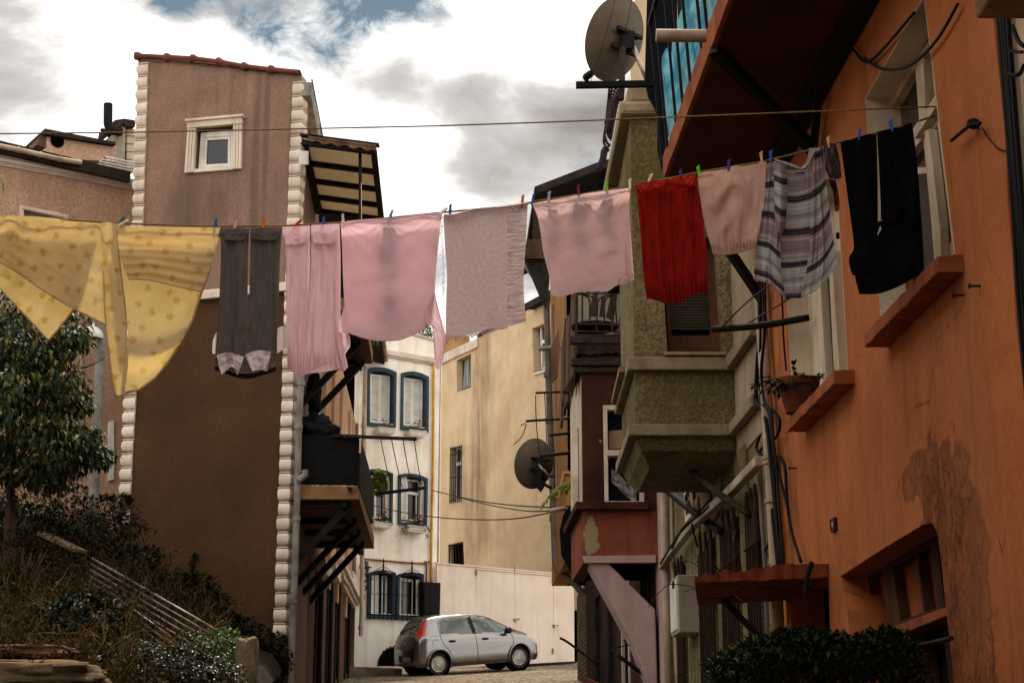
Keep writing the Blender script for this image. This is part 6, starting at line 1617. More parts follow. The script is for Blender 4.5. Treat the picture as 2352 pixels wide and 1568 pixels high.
# big pink shirt
ps = simple('shirt', 'large thin pink shirt with hanging sleeves pegged by its hem under the awning', 'shirt', mpink, (900, 780))
msh = cloth('thin_pink_shirt', lambda t, uv: t.mix(t.ramp(t.noise(uv, 6, 6), .3, .7), S(236, 204, 210), S(224, 190, 196)), .56, bump=.15, tint=S(238, 198, 202))
def shirtd(d0, seed):
    def f(u, v):
        rad = 0
        for up, ph in ((.02, 0), (.46, 1.3), (.98, 2.1)):
            r_ = math.hypot(u - up, v)
            rad += .0075 * math.sin(15 * math.atan2(v + .004, u - up) + ph + seed) * min(1, r_ * 9) * math.exp(-r_ * 4.2)
        rad += .005 * math.sin(24 * (v - .5 * u) + 6 * noise.noise(V((u * 2 + seed, v * 2, 2)))) * max(0, noise.noise(V((u * 2.3, v * 2.3, seed + 7)))) * 2
        return d0 + rad + .022 * noise.noise(V((u * 2.2 + seed, v * 1.6, 0))) + .007 * noise.noise(V((u * 3 + v * 3, v * 7, seed))) + .002 * noise.noise(V((u * 12, v * 26, seed))) + .03 * math.sin(math.pi * u) * v * (1 if d0 > 0 else -.6)
    return f
T, Bt_, L_, R_ = '250,290 450,283 660,258', '200,1250 330,1282 520,1278 640,1235', '45,312 58,500 66,750 80,1000 108,1215', '886,236 862,420 835,700 826,880 795,1060 742,1185'
b = MB(); patch(b, 'w3', T, Bt_, L_, R_, shirtd(.02, 1), 60, 60); b.build('front', msh, ps, smooth=True)
b = MB(); patch(b, 'w3', T, '200,1240 330,1265 440,1150 520,1262 640,1225', L_, R_, shirtd(-.04, 4), 50, 50); b.build('back', msh, ps, smooth=True)
b = MB(); patch(b, 'w3', '450,290', '445,860', '402,300 395,480 362,600 400,720 430,845', '500,295 540,420 510,600 532,720 470,862', lambda u, v: -.006 + .006 * noise.noise(V((u * 3, v * 4, 0))), 14, 30)
patch(b, 'w3', '470,860', '430,1120 500,1175', '440,850 400,1000 360,1180', '500,850 530,1000 540,1170', lambda u, v: .002, 14, 16); b.build('folded_placket', mgrey, ps, smooth=True)
for pts_, t_ in (('108,1215 200,1250 330,1282 520,1278 640,1235 742,1185', ps), ('45,312 250,290 450,283 660,258 886,236', ps)):
    b = MB(); b.tube([CL.px(x, y, .02) for x, y in q('w3', pts_)], .0035, 5); b.build('hem', mpink, t_, smooth=True)
b = MB(); patch(b, 'w3', None, '60,1222', '76,1000 45,1100 8,1205', '95,1040 105,1130 112,1232', lambda u, v: .05, 10, 12); patch(b, 'w3', '60,1215', '60,1540', '5,1225 0,1350 5,1520', '122,1240 125,1330 85,1400 102,1510', folds(1.5, .015, 5, -.0), 14, 22); b.build('sleeve', msh, ps, smooth=True)
b = MB(); patch(b, 'w3', None, '860,1518', '800,930 742,1050 752,1150 805,1180 820,1400 826,1500', '824,885 850,1000 890,1150 916,1290 890,1440', folds(1.4, .02, 6, .045), 22, 46); b.build('sleeve', msh, ps, smooth=True)

# mauve towel
mtow = cloth('mauve_towel', lambda t, uv: t.mix(t.ramp(t.noise(uv, 60, 4, .7), .25, .75), S(200, 178, 176), S(172, 150, 148)), .16, bump=.2, bscale=70)
mrib = cloth('ribbed_border', lambda t, uv: t.mix(t.ramp(t.noise(t.pos((1, 10, 1), src=uv), 9, 2), .4, .6), S(208, 186, 184), S(164, 140, 138)), .16, bump=.5)
tw = simple('towel', 'mauve terry towel with ribbed border and fringe hanging in the middle of the line', 'towel', mtow, (1110, 775))
cv = lambda s: (lambda u, v: .025 * noise.noise(V((u * 1.8 + s, v * 1.5, 0))) + .012 * math.sin(7 * (v + u * .9) + 3 * noise.noise(V((u * 2, v * 2, s)))) * u * v + .004 * noise.noise(V((u * 20, v * 20, 1))))
b = MB(); patch(b, 'w3', '1000,240 1130,205 1300,188', '1050,1245 1200,1205 1330,1180', '896,255 908,500 925,750 916,1000 914,1245', '1402,180 1402,600 1402,1000 1398,1172', cv(1), 60, 80); b.build('field', mtow, tw, smooth=True)
b = MB(); patch(b, 'w3', None, None, '1402,180 1402,600 1402,1000 1398,1172', '1424,178 1424,600 1424,1000 1420,1168', lambda u, v: cv(1)(1, v) + .004, 4, 50); b.build('band', mlin if 0 else mtow, tw, smooth=True)
b = MB(); patch(b, 'w3', '1510,160', '1500,1150', '1424,178 1424,600 1424,1000 1420,1168', '1592,140 1575,500 1558,750 1562,950 1580,1125', lambda u, v: cv(1)(1, v) + .0035 * math.sin(v * 150 + 5 * noise.noise(V((u * 3, v * 6, 0)))) * (1 - u * .4) + .012 * noise.noise(V((u * 3, v * 4, 0))), 24, 150); b.build('ribbed_border', mrib, tw, smooth=True)
b = MB(); random.seed(5)
for i in range(80):
    u = i / 79; x, y = poly_at(q('w3', '914,1245 1050,1245 1200,1205 1330,1180 1420,1168'), u)
    P = CL.px(x, y - 1, cv(1)(u, 1)); b.tube([P, P + V((random.uniform(-.006, .006), 0, -.012)), P + V((random.uniform(-.01, .01), 0, -random.uniform(.015, .034) * (1.4 - u)))], .0016, 4)
b.build('fringe', mtow, tw); b = MB()
for i in range(70):
    v = i / 69; x, y = poly_at(q('w3', '893,250 880,400 896,600 895,900 905,1245'), v)
    P = CL.px(x + 2, y, .0); b.tube([P, P + V((-random.uniform(.004, .018), 0, -random.uniform(.0, .02)))], .0013, 4)
b.build('fringe', mtow, tw); b = MB()
for i in range(60):
    u = i / 59; x, y = poly_at(q('w3', '900,262 960,268 1060,235 1150,205 1300,192 1420,200 1480,185'), u)
    P = CL.px(x, y - 2, .03); b.tube([P, P + V((random.uniform(-.006, .006), 0, -random.uniform(.006, .018)))], .0015, 4)
b.build('fringe', mtow, tw)
b = MB(); patch(b, 'w3', '1000,232 1130,200 1300,182 1450,160', '960,262 1060,232 1150,205 1300,192 1440,188', '896,240 898,262', '1592,138 1585,160', lambda u, v: .012 + .02 * math.sin(v * 3), 50, 6); b.build('turned_edge', mtow, tw, smooth=True)

# dusty pink shirt
mdp = cloth('dusty_pink_cotton', lambda t, uv: t.mix(t.ramp(t.noise(uv, 6, 6), .3, .7), S(226, 198, 196), S(210, 180, 178)), .54, bump=.15, tint=S(226, 186, 182))
ds = simple('shirt', 'dusty pink shirt with shadowy folds pegged right of the mauve towel', 'shirt', mdp, (1340, 682))
T, B_, L_, R_ = '330,355 560,312 860,268', '380,1374 560,1330 740,1318 860,1320 960,1258', '72,402 130,540 165,720 190,900 235,1080 258,1180 270,1358', '1102,238 1094,400 1100,650 1118,900 1140,1185'
b = MB(); patch(b, 'w4', T, B_, L_, R_, shirtd(.02, 7), 60, 60); b.build('front', mdp, ds, smooth=True)
b = MB(); patch(b, 'w4', T, '380,1355 560,1310 740,1240 860,1225 960,1240', L_, R_, shirtd(-.04, 9), 50, 50); b.build('back', mdp, ds, smooth=True)
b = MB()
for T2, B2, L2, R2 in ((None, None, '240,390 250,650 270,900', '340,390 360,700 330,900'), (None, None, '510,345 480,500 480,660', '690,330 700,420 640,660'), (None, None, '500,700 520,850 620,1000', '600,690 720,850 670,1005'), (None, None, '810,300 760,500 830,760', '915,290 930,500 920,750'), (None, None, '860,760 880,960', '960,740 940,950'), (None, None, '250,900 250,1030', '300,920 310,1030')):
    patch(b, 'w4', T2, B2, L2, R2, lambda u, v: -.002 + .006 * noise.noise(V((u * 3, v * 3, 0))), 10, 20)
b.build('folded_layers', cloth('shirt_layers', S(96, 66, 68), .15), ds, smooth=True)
b = MB(); patch(b, 'w4', None, '1060,1235', '970,1180 960,1258', '1142,1120 1138,1200', folds(2, .012, 3, .045), 20, 8); b.build('hem_band', mdp, ds, smooth=True)
b = MB(); b.tube([CL.px(*P, .05) for P in q('w4', '1060,840 1050,920 1066,1010 1058,1140 1090,1150')], .004, 5); b.build('side_seam', mdp, ds)

# red cropped trousers
mred = cloth('red_jersey', lambda t, uv: t.mix(t.ramp(t.noise(t.pos((1, .2, 1), src=uv), 40, 5), .3, .7), S(142, 26, 19), S(98, 17, 13)), .18, tint=S(190, 34, 20))
rd = simple('cropped_trousers', 'bright red cropped trousers with elastic hem pegged beside the dusty pink shirt', 'trousers', mred, (1545, 697))
b = MB(); patch(b, 'w4', '1310,170', '1330,1400 1450,1440', '1156,208 1180,420 1205,700 1232,1080 1272,1400', '1484,150 1483,500 1492,800 1512,1100 1550,1440', elastic(folds(1.8, .02, 3, .012), 7), 40, 64); patch(b, 'w4', '1310,170', '1330,1400 1450,1430', '1156,208 1180,420 1205,700 1232,1080 1272,1400', '1476,150 1472,500 1476,800 1500,1100 1545,1430', folds(1, .01, 4, -.04), 16, 30); b.build('leg', mred, rd, smooth=True)
b = MB(); patch(b, 'w4', '1640,118', '1620,1445 1700,1388 1800,1345', '1480,150 1480,500 1490,800 1510,1100 1548,1440', '1790,92 1830,400 1872,650 1905,1000 1908,1325', elastic(folds(2.2, .022, 8, .012), 8), 44, 64); patch(b, 'w4', '1640,118', '1620,1440 1700,1380 1800,1340', '1480,150 1480,500 1490,800 1510,1100 1548,1430', '1790,92 1830,400 1872,650 1905,1000 1908,1315', folds(1, .01, 2, -.04), 16, 30); b.build('leg', mred, rd, smooth=True)
for T, B, L, R in (('1310,168', '1290,265 1380,240', '1154,206 1180,250 1222,302', '1470,150 1455,185 1430,222'), ('1640,115', '1580,205 1680,205', '1490,145 1500,170 1520,188', '1782,90 1770,150 1755,212')):
    b = MB(); patch(b, 'w4', T, B, L, R, folds(1.4, .012, 5, .04), 24, 12); b.build('embroidered_cuff', cloth('red_broderie', lambda t, uv: t.mix(t.ramp(t.voro(uv, 55, 'F1', .9, dim='2D'), .16, .2), S(170, 70, 54), S(140, 28, 20)), .2), rd, smooth=True)

# beige-pink shorts
mbe = cloth('rose_beige_cotton', S(196, 158, 142), .25, bump=.45)
sh = simple('shorts', 'rose-beige shorts with elastic waist sagging between three pegs', 'shorts', mbe, (1685, 585))
def sag(u, v):
    V_ = .02 * math.sin(12 * (v * 1.2 - abs(u - .5) * .9)) * math.exp(-((u - .4) / .35) ** 2) * (1 - v)
    return .015 + V_ + folds(2.3, .022, 5, 0)(u, v) * (.4 + .6 * v)
b = MB(); patch(b, 'w5', '160,425 205,470 250,450 310,400 400,375 480,430 520,440 570,350', '250,1108 350,1102 470,1075', '62,445 85,650 120,850 190,1098', '630,345 622,500 598,750 556,1052', elastic(sag, 14), 70, 60); b.build('front', mbe, sh, smooth=True)
b = MB(); patch(b, 'w5', '200,415 400,372 560,345', '350,1090', '62,440 85,650 120,850 195,1085', '630,340 622,500 598,750 556,1040', lambda u, v: -.05 + .01 * noise.noise(V((u * 3, v * 3, 2))), 24, 24); b.build('back', mbe, sh, smooth=True)
b = MB(); patch(b, 'w5', '350,1070', '350,1108', '178,1065 190,1106', '560,1020 554,1056', lambda u, v: .03 + .007 * math.sin(u * 170), 90, 5); b.build('elastic_hem', mbe, sh, smooth=True)

# striped tunic
def stripes(t, uv):
    sx = t.n('ShaderNodeSeparateXYZ'); t.l(uv, sx.inputs[0])
    cb = t.n('ShaderNodeCombineXYZ'); t.l(t.math('ADD', sx.outputs[1], t.math('MULTIPLY', t.math('SUBTRACT', t.noise(uv, 3, 3), .5), .02)), cb.inputs[0])
    one = t.n('ShaderNodeTexNoise', noise_dimensions='1D'); one.inputs['Scale'].default_value = 1
    v = cb.outputs[0]
    sv = t.n('ShaderNodeSeparateXYZ'); t.l(v, sv.inputs[0]); y = sv.outputs[0]
    def band(freq, ph, a, b_): 
        w = t.math('SINE', t.math('ADD', t.math('MULTIPLY', y, freq * 6.2832), ph)); return t.ramp(t.math('ADD', t.math('MULTIPLY', w, .5), .5), a, b_)
    col = t.mix(band(2.1, .3, .35, .65), S(176, 182, 180), S(152, 132, 134))
    col = t.mix(t.math('MULTIPLY', band(17, 0, .55, .75), .5), col, S(206, 196, 184))
    col = t.mix(t.math('MULTIPLY', band(8.3, 1.2, .72, .86), .6), col, S(110, 98, 102))
    col = t.mix(band(4.0, 1.9, .88, .94), col, S(44, 38, 46))
    col = t.mix(t.math('MULTIPLY', band(31, 0, .6, .9), .35), col, S(120, 116, 116))
    return t.mix(t.math('MULTIPLY', t.noise(uv, 160, 3), .25), col, S(90, 84, 84))
mst = cloth('striped_cotton', stripes, .25, bump=.45, bscale=22)
ss = simple('tunic', 'grey and blue striped open tunic hung by its shoulders near the orange house', 'shirt', mst, (1815, 687))
b = MB(); patch(b, 'w5', '890,400', '860,1470', '755,390 735,700 715,1000 715,1250 785,1478', '1010,360 1005,700 1000,1000 955,1250 915,1470', folds(1.5, .014, 3, -.05), 40, 60, 'param', uvs=(.4, 1.0)); b.build('back', mst, ss, smooth=True)
b = MB(); patch(b, 'w5', '720,335', '600,1335 650,1350 730,1420', '632,360 620,560 590,780 550,1080 520,1310', '800,345 770,600 755,900 748,1180 790,1475', folds(1.6, .03, 6, .02), 40, 70, 'param', uvs=(.4, 1.0), uvo=(0, .05)); b.build('front_panel', mst, ss, smooth=True)
b = MB(); patch(b, 'w5', '1070,225', '980,1440 1060,1390 1150,1290', '1030,240 1010,500 1000,800 975,1150 915,1470', '1100,215 1125,500 1165,850 1215,1180', folds(1.5, .03, 2, .02), 40, 70, 'param', uvs=(.4, .98), uvo=(0, -.06)); b.build('front_panel', mst, ss, smooth=True)
b = MB(); patch(b, 'w5', '750,360', '740,935', '690,340 695,550 700,800 715,880', '800,370 805,600 790,850 770,930', lambda u, v: .05 + .05 * math.sin(u * 3.1), 18, 40, 'param', uvs=(.2, .55), uvo=(0, .1)); b.build('sleeve', mst, ss, smooth=True)
b = MB(); patch(b, 'w5', '850,365 930,385', '850,400 940,412 985,380', '690,315 720,345', '1030,225 1040,262', lambda u, v: .02 + .015 * math.sin(v * 3), 40, 8); patch(b, 'w5', None, None, '985,232 965,330 945,385', '1035,235 1015,300 985,390', lambda u, v: .03, 8, 14); b.build('collar', cloth('grey_collar', S(150, 144, 142), .2), ss, smooth=True)
b = MB(); patch(b, 'w5', '1160,190', '1180,480 1220,490', '1075,225 1095,350 1150,480', '1205,200 1235,320 1252,470', folds(2.2, .035, 4, .02), 26, 30); b.build('sleeve', cloth('dark_striped_sleeve', lambda t, uv: t.mix(t.ramp(t.noise(t.pos((3, 1, 1), src=uv), 12, 3), .4, .6), S(92, 74, 74), S(60, 48, 50)), .15), ss, smooth=True)
b = MB(); patch(b, 'w5', None, None, '870,432 872,445', '945,430 946,445', lambda u, v: -.03, 4, 3); b.build('label_tape', cloth('dark_label', S(60, 52, 54), .05), ss)
sc = MB(); patch(sc, 'w5', None, '1220,755', '1140,490 1180,600 1195,750', '1200,500 1225,600 1235,720', folds(1.5, .03, 3, -.08), 16, 22)
tag(sc.build('scarf', cloth('patterned_scarf', lambda t, uv: t.mix(t.ramp(t.noise(uv, 22, 3), .45, .55), S(150, 84, 40), S(52, 48, 40)), .2), smooth=True), 'small crumpled orange and dark scarf hanging behind the striped tunic', 'scarf', GROUP)

# black trousers
mbk = cloth('black_cotton', S(9, 8, 9), .02, bump=.15)
bt = simple('trousers', 'black trousers hung next to the window at the right end of the line', 'trousers', mbk, (2040, 672))
b = MB(); patch(b, 'w5', '1390,140', '1460,955', '1240,182 1270,400 1310,700 1345,950', '1540,98 1545,300 1550,600 1552,830', folds(1.3, .02, 4, .01), 26, 44); patch(b, 'w5', '1390,140', '1460,955', '1240,182 1270,400 1310,700 1345,950', '1540,98 1545,300 1550,600 1552,830', folds(1, .01, 2, -.04), 12, 20); b.build('leg', mbk, bt, smooth=True)
b = MB(); patch(b, 'w5', '1680,65', '1740,850', '1542,98 1562,450 1572,650 1576,830', '1832,20 1870,300 1895,600 1912,860', folds(1.3, .02, 8, .01), 26, 44); patch(b, 'w5', '1680,65', '1740,850', '1542,98 1562,450 1572,650 1576,830', '1832,20 1870,300 1895,600 1912,860', folds(1, .01, 5, -.04), 12, 20); b.build('leg', mbk, bt, smooth=True)
b = MB(); patch(b, 'w5', '1450,900 1560,835 1750,850', '1480,1438 1600,1422 1770,1350', '1342,930 1352,1060 1312,1140 1326,1240 1350,1285 1388,1275 1394,1434', '1912,850 1925,1050 1932,1245', folds(1.6, .025, 5, .015), 40, 36); patch(b, 'w5', '1450,900 1560,840 1750,850', '1480,1425 1600,1410 1770,1340', '1342,930 1352,1060 1340,1140 1360,1285 1394,1424', '1912,850 1925,1050 1932,1235', folds(1, .01, 1, -.05), 20, 20); b.build('seat', mbk, bt, smooth=True)
b = MB(); patch(b, 'w5', None, None, '1570,870 1545,950', '1580,900 1552,945', lambda u, v: .03, 4, 6); b.build('lining', mlin, bt)

# clothes pegs
def peg(x, y, ang, col, label, d=.012, L=.062):
    c = CL.px(x, y, d)
    name = 'peg_plastic_%02d%02d%02d' % tuple(int(99 * k) for k in col[:3])
    m = bpy.data.materials.get(name) or surf(name, col, tuple(k * .8 for k in col[:3]) + (1,), 30, .5, .05, 50)
    a = math.radians(ang); up = CL.a * math.sin(a) + V((0, 0, math.cos(a))); sd_ = CL.a * math.cos(a) - V((0, 0, math.sin(a))); n = CL.n
    b = MB()
    for s in (-1, 1):
        lo, mid, hi = c - up * L * .5 + n * s * .0055, c + n * s * .004, c + up * L * .5 + n * s * .011 + sd_ * s * .004
        for A, B in ((lo, mid), (mid, hi)):
            b.box(A - sd_ * .0055 - n * .0025, sd_ * .011, n * .005, B - A)
    b.lathe([(.0035, -.008), (.006, -.006), (.006, .006), (.0035, .008)], c + up * .002, sd_, 8)
    o = b.build('clothes_peg', m); return tag(o, label, 'clothes peg', 'clothes pegs on the laundry line')
PB, PBL, PG, PW, PO, PR, PP, PT, PWD = S(40, 92, 168), S(110, 140, 168), S(110, 190, 40), S(226, 214, 200), S(206, 110, 30), S(200, 50, 50), S(110, 40, 90), S(30, 110, 110), S(206, 160, 110)
for a in ((278, 509, 35, PT, 'teal clothes peg leaning on the fold in the yellow sheet'), (283, 512, 60, PW, 'white clothes peg lying beside the teal peg on the sheet'), (495, 517, 5, PB, 'blue clothes peg at the right corner of the yellow sheet'),
          (541, 518, 14, S(222, 176, 160), 'pale pink clothes peg on the left leg of the grey trousers'), (606, 516, 3, PO, 'orange clothes peg on the right leg of the grey trousers'), (682, 514, 52, PR, 'red clothes peg tilted on the left cuff of the pink pyjamas'),
          (743, 511, 3, PB, 'bright blue clothes peg on the right cuff of the pink pyjamas'), (788, 505, -6, PW, 'thick cream clothes peg between the pyjamas and the pink shirt'), (897, 496, 18, PBL, 'greyish blue clothes peg in the middle of the pink shirt'),
          (1017, 486, 52, PW, 'white clothes peg lying at the joint of pink shirt and towel'), (1034, 483, 3, PB, 'blue clothes peg on the left end of the mauve towel'), (1200, 462, 4, S(190, 110, 100), 'dull red clothes peg on the right end of the mauve towel'),
          (1224, 459, 10, PB, 'blue clothes peg at the left corner of the dusty pink shirt'), (1261, 453, 5, S(150, 180, 200), 'light blue clothes peg near the left of the dusty pink shirt'), (1329, 438, -2, PP, 'dark magenta clothes peg with a red rag on the dusty pink shirt'),
          (1394, 431, 0, PG, 'green clothes peg on the dusty pink shirt'), (1447, 424, 1, PW, 'white clothes peg at the right corner of the dusty pink shirt'), (1492, 412, 22, S(222, 206, 170), 'cream clothes peg tilted on the left cuff of the red trousers'),
          (1564, 403, -3, S(80, 50, 110), 'purple clothes peg on the right cuff of the red trousers'), (1605, 394, -6, PG, 'green clothes peg between red trousers and beige shorts'), (1674, 379, 6, S(70, 50, 130), 'violet clothes peg in the middle of the beige shorts'),
          (1749, 362, -3, PWD, 'wooden clothes peg at the right corner of the beige shorts'), (1770, 359, 3, PB, 'blue clothes peg on the left shoulder of the striped tunic'), (1903, 327, -3, PWD, 'wooden clothes peg on the crumpled sleeve of the striped tunic'),
          (1974, 310, 3, PB, 'blue clothes peg on the left leg of the black trousers'), (2047, 289, -10, PB, 'blue clothes peg on the right leg of the black trousers')):
    peg(*a)
b = MB(); c = CL.px(1345, 450, -.02)
b.grid(lambda u, v: c + CL.a * (u - .5) * .07 + V((0, .01 * math.sin(u * 9), -.03 * v + .01 * math.sin(u * 7))), 14, 6); b.open = True
tag(b.build('rag', mred, smooth=True), 'scrap of red cloth knotted to the rope behind the dusty pink shirt', 'rag')
# ------------------------------------------------------------------ left: pale building behind, street lamp, tree, hillside
PO_ = at(305, 600, 31.5)
PL = Plane((PO_.x, PO_.y), (math.sin(a56), math.cos(a56)))
M['palebrown'] = surf('pale_brown_render', S(186, 152, 126), S(164, 130, 106), 1.2, .92, .5, 24, S(112, 86, 68), .35, grain=S(138, 108, 86))
pale = thing('pale_building', 'pale brown rendered building with white cornice and broken roof gutter at the left edge', 'building', PL.px(150, 1250, -.5))
def build_pale():
    p = pale; W = PL
    hole = q('v5', '362,1340 960,1470 968,1900 356,1900')
    outer = [(-160, 326), (0, 360), (330, 428), (330, 1400), (-200, 1400)]
    h2 = [(252, 980), (285, 972), (285, 1100), (255, 1105)]
    MB().slab(W, outer, 0, -.3, [hole]).build('wall', M['palebrown'], p)
    l, r = W.px(-160, 500, -.32), W.px(330, 500, -.32); z1 = W.px(330, 430).z - .3
    b = MB(); b.prism([(l.x, l.y, 2), (r.x, r.y, 2), (r.x - 3, r.y + 6, 2), (l.x - 3, l.y + 6, 2)], (0, 0, z1 - 2)); b.build('rear_wall', M['dark'], p)
    T = lambda x: 362 + (x / 305) * 56
    for y0, y1, d in ((-7, 0, .05), (0, 7, .1), (7, 12, .06), (12, 17, .03)):
        b = MB(); b.slab(W, [(-160, T(-160) + y0), (330, T(330) + y0), (330, T(330) + y1), (-160, T(-160) + y1)], d, 0); b.build('cornice', M['trim'], p)
    Q = q('v5', '300,1265 1028,1412 1030,1980 290,1980'); i = q('v5', '362,1340 960,1470 968,1900 356,1900')
    b = MB(); b.slab(W, Q, .06, -.1, [i]); ws = b.build('window_surround', M['trim'], p, bevel=.012)
    b = MB(); b.slab(W, q('v5', '330,1300 1000,1440 1000,1460 330,1322'), .075, .06); b.build('surround_moulding', M['trim'], ws)
    b = MB(); b.slab(W, i, -.2, -.25); b.build('pane', M['glass'], ws)
    b = MB(); b.slab(W, q('v5', '372,1385 960,1490 962,1520 372,1420'), -.14, -.2); b.build('window_frame', M['paint'], ws)
    b = MB(); b.slab(W, [(250, 968), (262, 964), (262, 1100), (250, 1104)], .05, 0); b.build('window_edge', M['paint'], p)
    # old roof edge, gutter with gap
    b = MB(); e0, e1 = W.px(-160, 285, .25), W.px(300, 394, .25)
    b.prism([e0, e1, e1 + V((-3, 6, 1.2)), e0 + V((-3, 6, 1.2))], (0, 0, -.22)); b.build('roof', M['roofdark'], p)
    b = MB(); b.slab(W, [(-160, 310), (0, 336), (185, 378), (300, 402), (300, 414), (180, 388), (0, 356), (-160, 326)], -.1, -.3); b.build('eave_boarding', M['darkwood'], p)
    b = MB(); pts = [W.px(x, y, .3) for x, y in q('v5', '-900,180 0,392 260,445 590,520 890,588 1215,640')]
    b.tube(pts, .05, 10)
    for x, y in q('v5', '262,446 590,520 880,586'): c = W.px(x, y, .3); b.tube([c, c + (pts[2] - pts[1]).normalized() * .04], .06, 10)
    b.build('eave_gutter', M['pipewhite'], p, smooth=True, auto=50)
    b = MB(); b.slab(W, q('v5', '1260,770 1400,735 1350,795'), .05, 0); b.slab(W, q('v5', '1180,640 1420,700 1440,740 1260,775 1190,740'), -.05, -.3); b.build('broken_eave', M['darkwood'], p)
    # weathered lower wall pipe
    b = MB(); b.tube([W.px(x, y, .06) for x, y in ((186, 790), (187, 850), (188, 1000))], .03, 6); b.build('wall_pipe', M['pipewhite'], p)
build_pale()
# roof lean-to and chimney rising behind it
PB_ = Plane((PL.px(150, 330, -4).x, PL.px(150, 330, -4).y), PL.a.xy)
dorm = thing('roof_extension', 'tan rendered roof extension with a round vent hole behind the broken roof edge', 'building', PB_.px(180, 420))
b = MB(); b.slab(PB_, q('v5', '690,195 1730,380 1740,620 560,560 690,400'), 0, -2.5); b.build('wall', M['palebrown'], dorm)
b = MB(); b.slab(PB_, q('v5', '548,372 600,250 660,190 692,196 688,420'), .0, -2.0); b.build('side_wall', M['wood'], dorm)
b = MB(); b.slab(PB_, q('v5', '670,128 1730,330 1730,372 690,212 655,180'), .15, -2.6); b.build('roof', M['roofdark'], dorm)
b = MB(); c = PB_.px(*q('v5', '855,315')[0], .01); b.lathe([(.1, -.05), (.12, 0), (.15, .015), (.15, 0)], c, PB_.n, 16); b.build('vent_hole', M['dark'], dorm)
chim = thing('chimney', 'grey block chimney with broken cap and a black stove pipe', 'chimney', PB_.px(285, 430, -.8))
b = MB(); b.slab(PB_, q('v5', '1735,180 1850,60 1880,60 1860,640 1800,690 1730,640'), -.6, -1.4); b.build('stack', surf('grey_concrete', S(150, 138, 118), S(116, 106, 90), 2, .9, .5, 20, S(80, 70, 56), .5), chim)
b = MB()
for k in range(5): y = 125 + 118 * k; b.slab(PB_, q('v5', f'1892,{y} 2080,{y + 10} 2080,{y + 122} 1890,{y + 110}'), -.7, -1.3)
b.build('block_courses', surf('concrete_blocks', S(178, 158, 136), S(150, 132, 112), 2, .95, .5, 20), chim, bevel=.02)
b = MB(); b.slab(PB_, q('v5', '1720,0 1860,-20 2020,5 2020,100 1880,90 1850,50 1740,130 1700,100'), -.5, -1.5); b.build('broken_cap', M['darkwood'], chim)
b = MB(); b.tube([PB_.px(x, y, -.5) for x, y in q('v5', '1615,-240 1612,60 1625,120 1680,160 1810,180')], .1, 10); b.slab(PB_, q('v5', '1525,120 1600,140 1815,175 1810,210 1570,180'), -.4, -.55); b.build('stove_pipe', M['black_iron'], chim, smooth=True, auto=50)
fr = thing('roof_railing', 'white four-bar railing on the roof beside the chimney', 'railing', PL.px(280, 400, -.5))
for k, s in enumerate(('1565,552 2000,640', '1530,588 2010,685', '1490,622 2010,730', '1455,662 2010,770')):
    b = MB(); (x0, y0), (x1, y1) = q('v5', s); b.tube([PL.px(x0, y0, -.3), PL.px(x1, y1, -.3)], .02, 6); b.build('rail', M['paint'], fr)
b = MB(); b.bar(PL.px(*q('v5', '1580,550')[0], -.32), PL.px(*q('v5', '1470,730')[0], -.32), .05); b.build('post', M['black_iron'], fr)

# street lamp
lamp = thing('street_lamp', 'grey street lamp pole with a white bowl lamp between tree and brown house', 'street lamp', at(213, 1260, 25))
b = MB(); b.tube([at(x, y, 25) for x, y in q('d', '212,1260 215,1150 226,900 234,760 237,640')], [.085, .08, .072, .066, .06], 14); b.build('pole', M['greypipe'], lamp, smooth=True)
b = MB(); c = at(211, 772, 24.8); ax = V((.12, -.1, 1)).normalized()
b.lathe([(.165, -.015), (.17, 0), (.165, .04), (.13, .1), (.07, .14), (.02, .155), (.018, .2)], c, ax, 20); lh = b.build('lamp_shade', M['paint'], lamp, smooth=True, auto=50)
b = MB(); b.lathe([(.0, 0), (.15, -.002), (.155, -.012)], c + ax * -.005, ax, 20, caps=False); b.lathe([(0, -.03), (.1, -.02), (.15, -.008)], c, ax, 20, caps=False); b.build('lens', surf('grey_lens', S(96, 84, 70), None, 5, .4, .1), lh, smooth=True)
b = MB(); b.tube([at(x, y, 24.85) for x, y in q('d', '213,752 217,735 226,722 236,716')], .016, 6); b.build('arm', M['greypipe'], lamp)

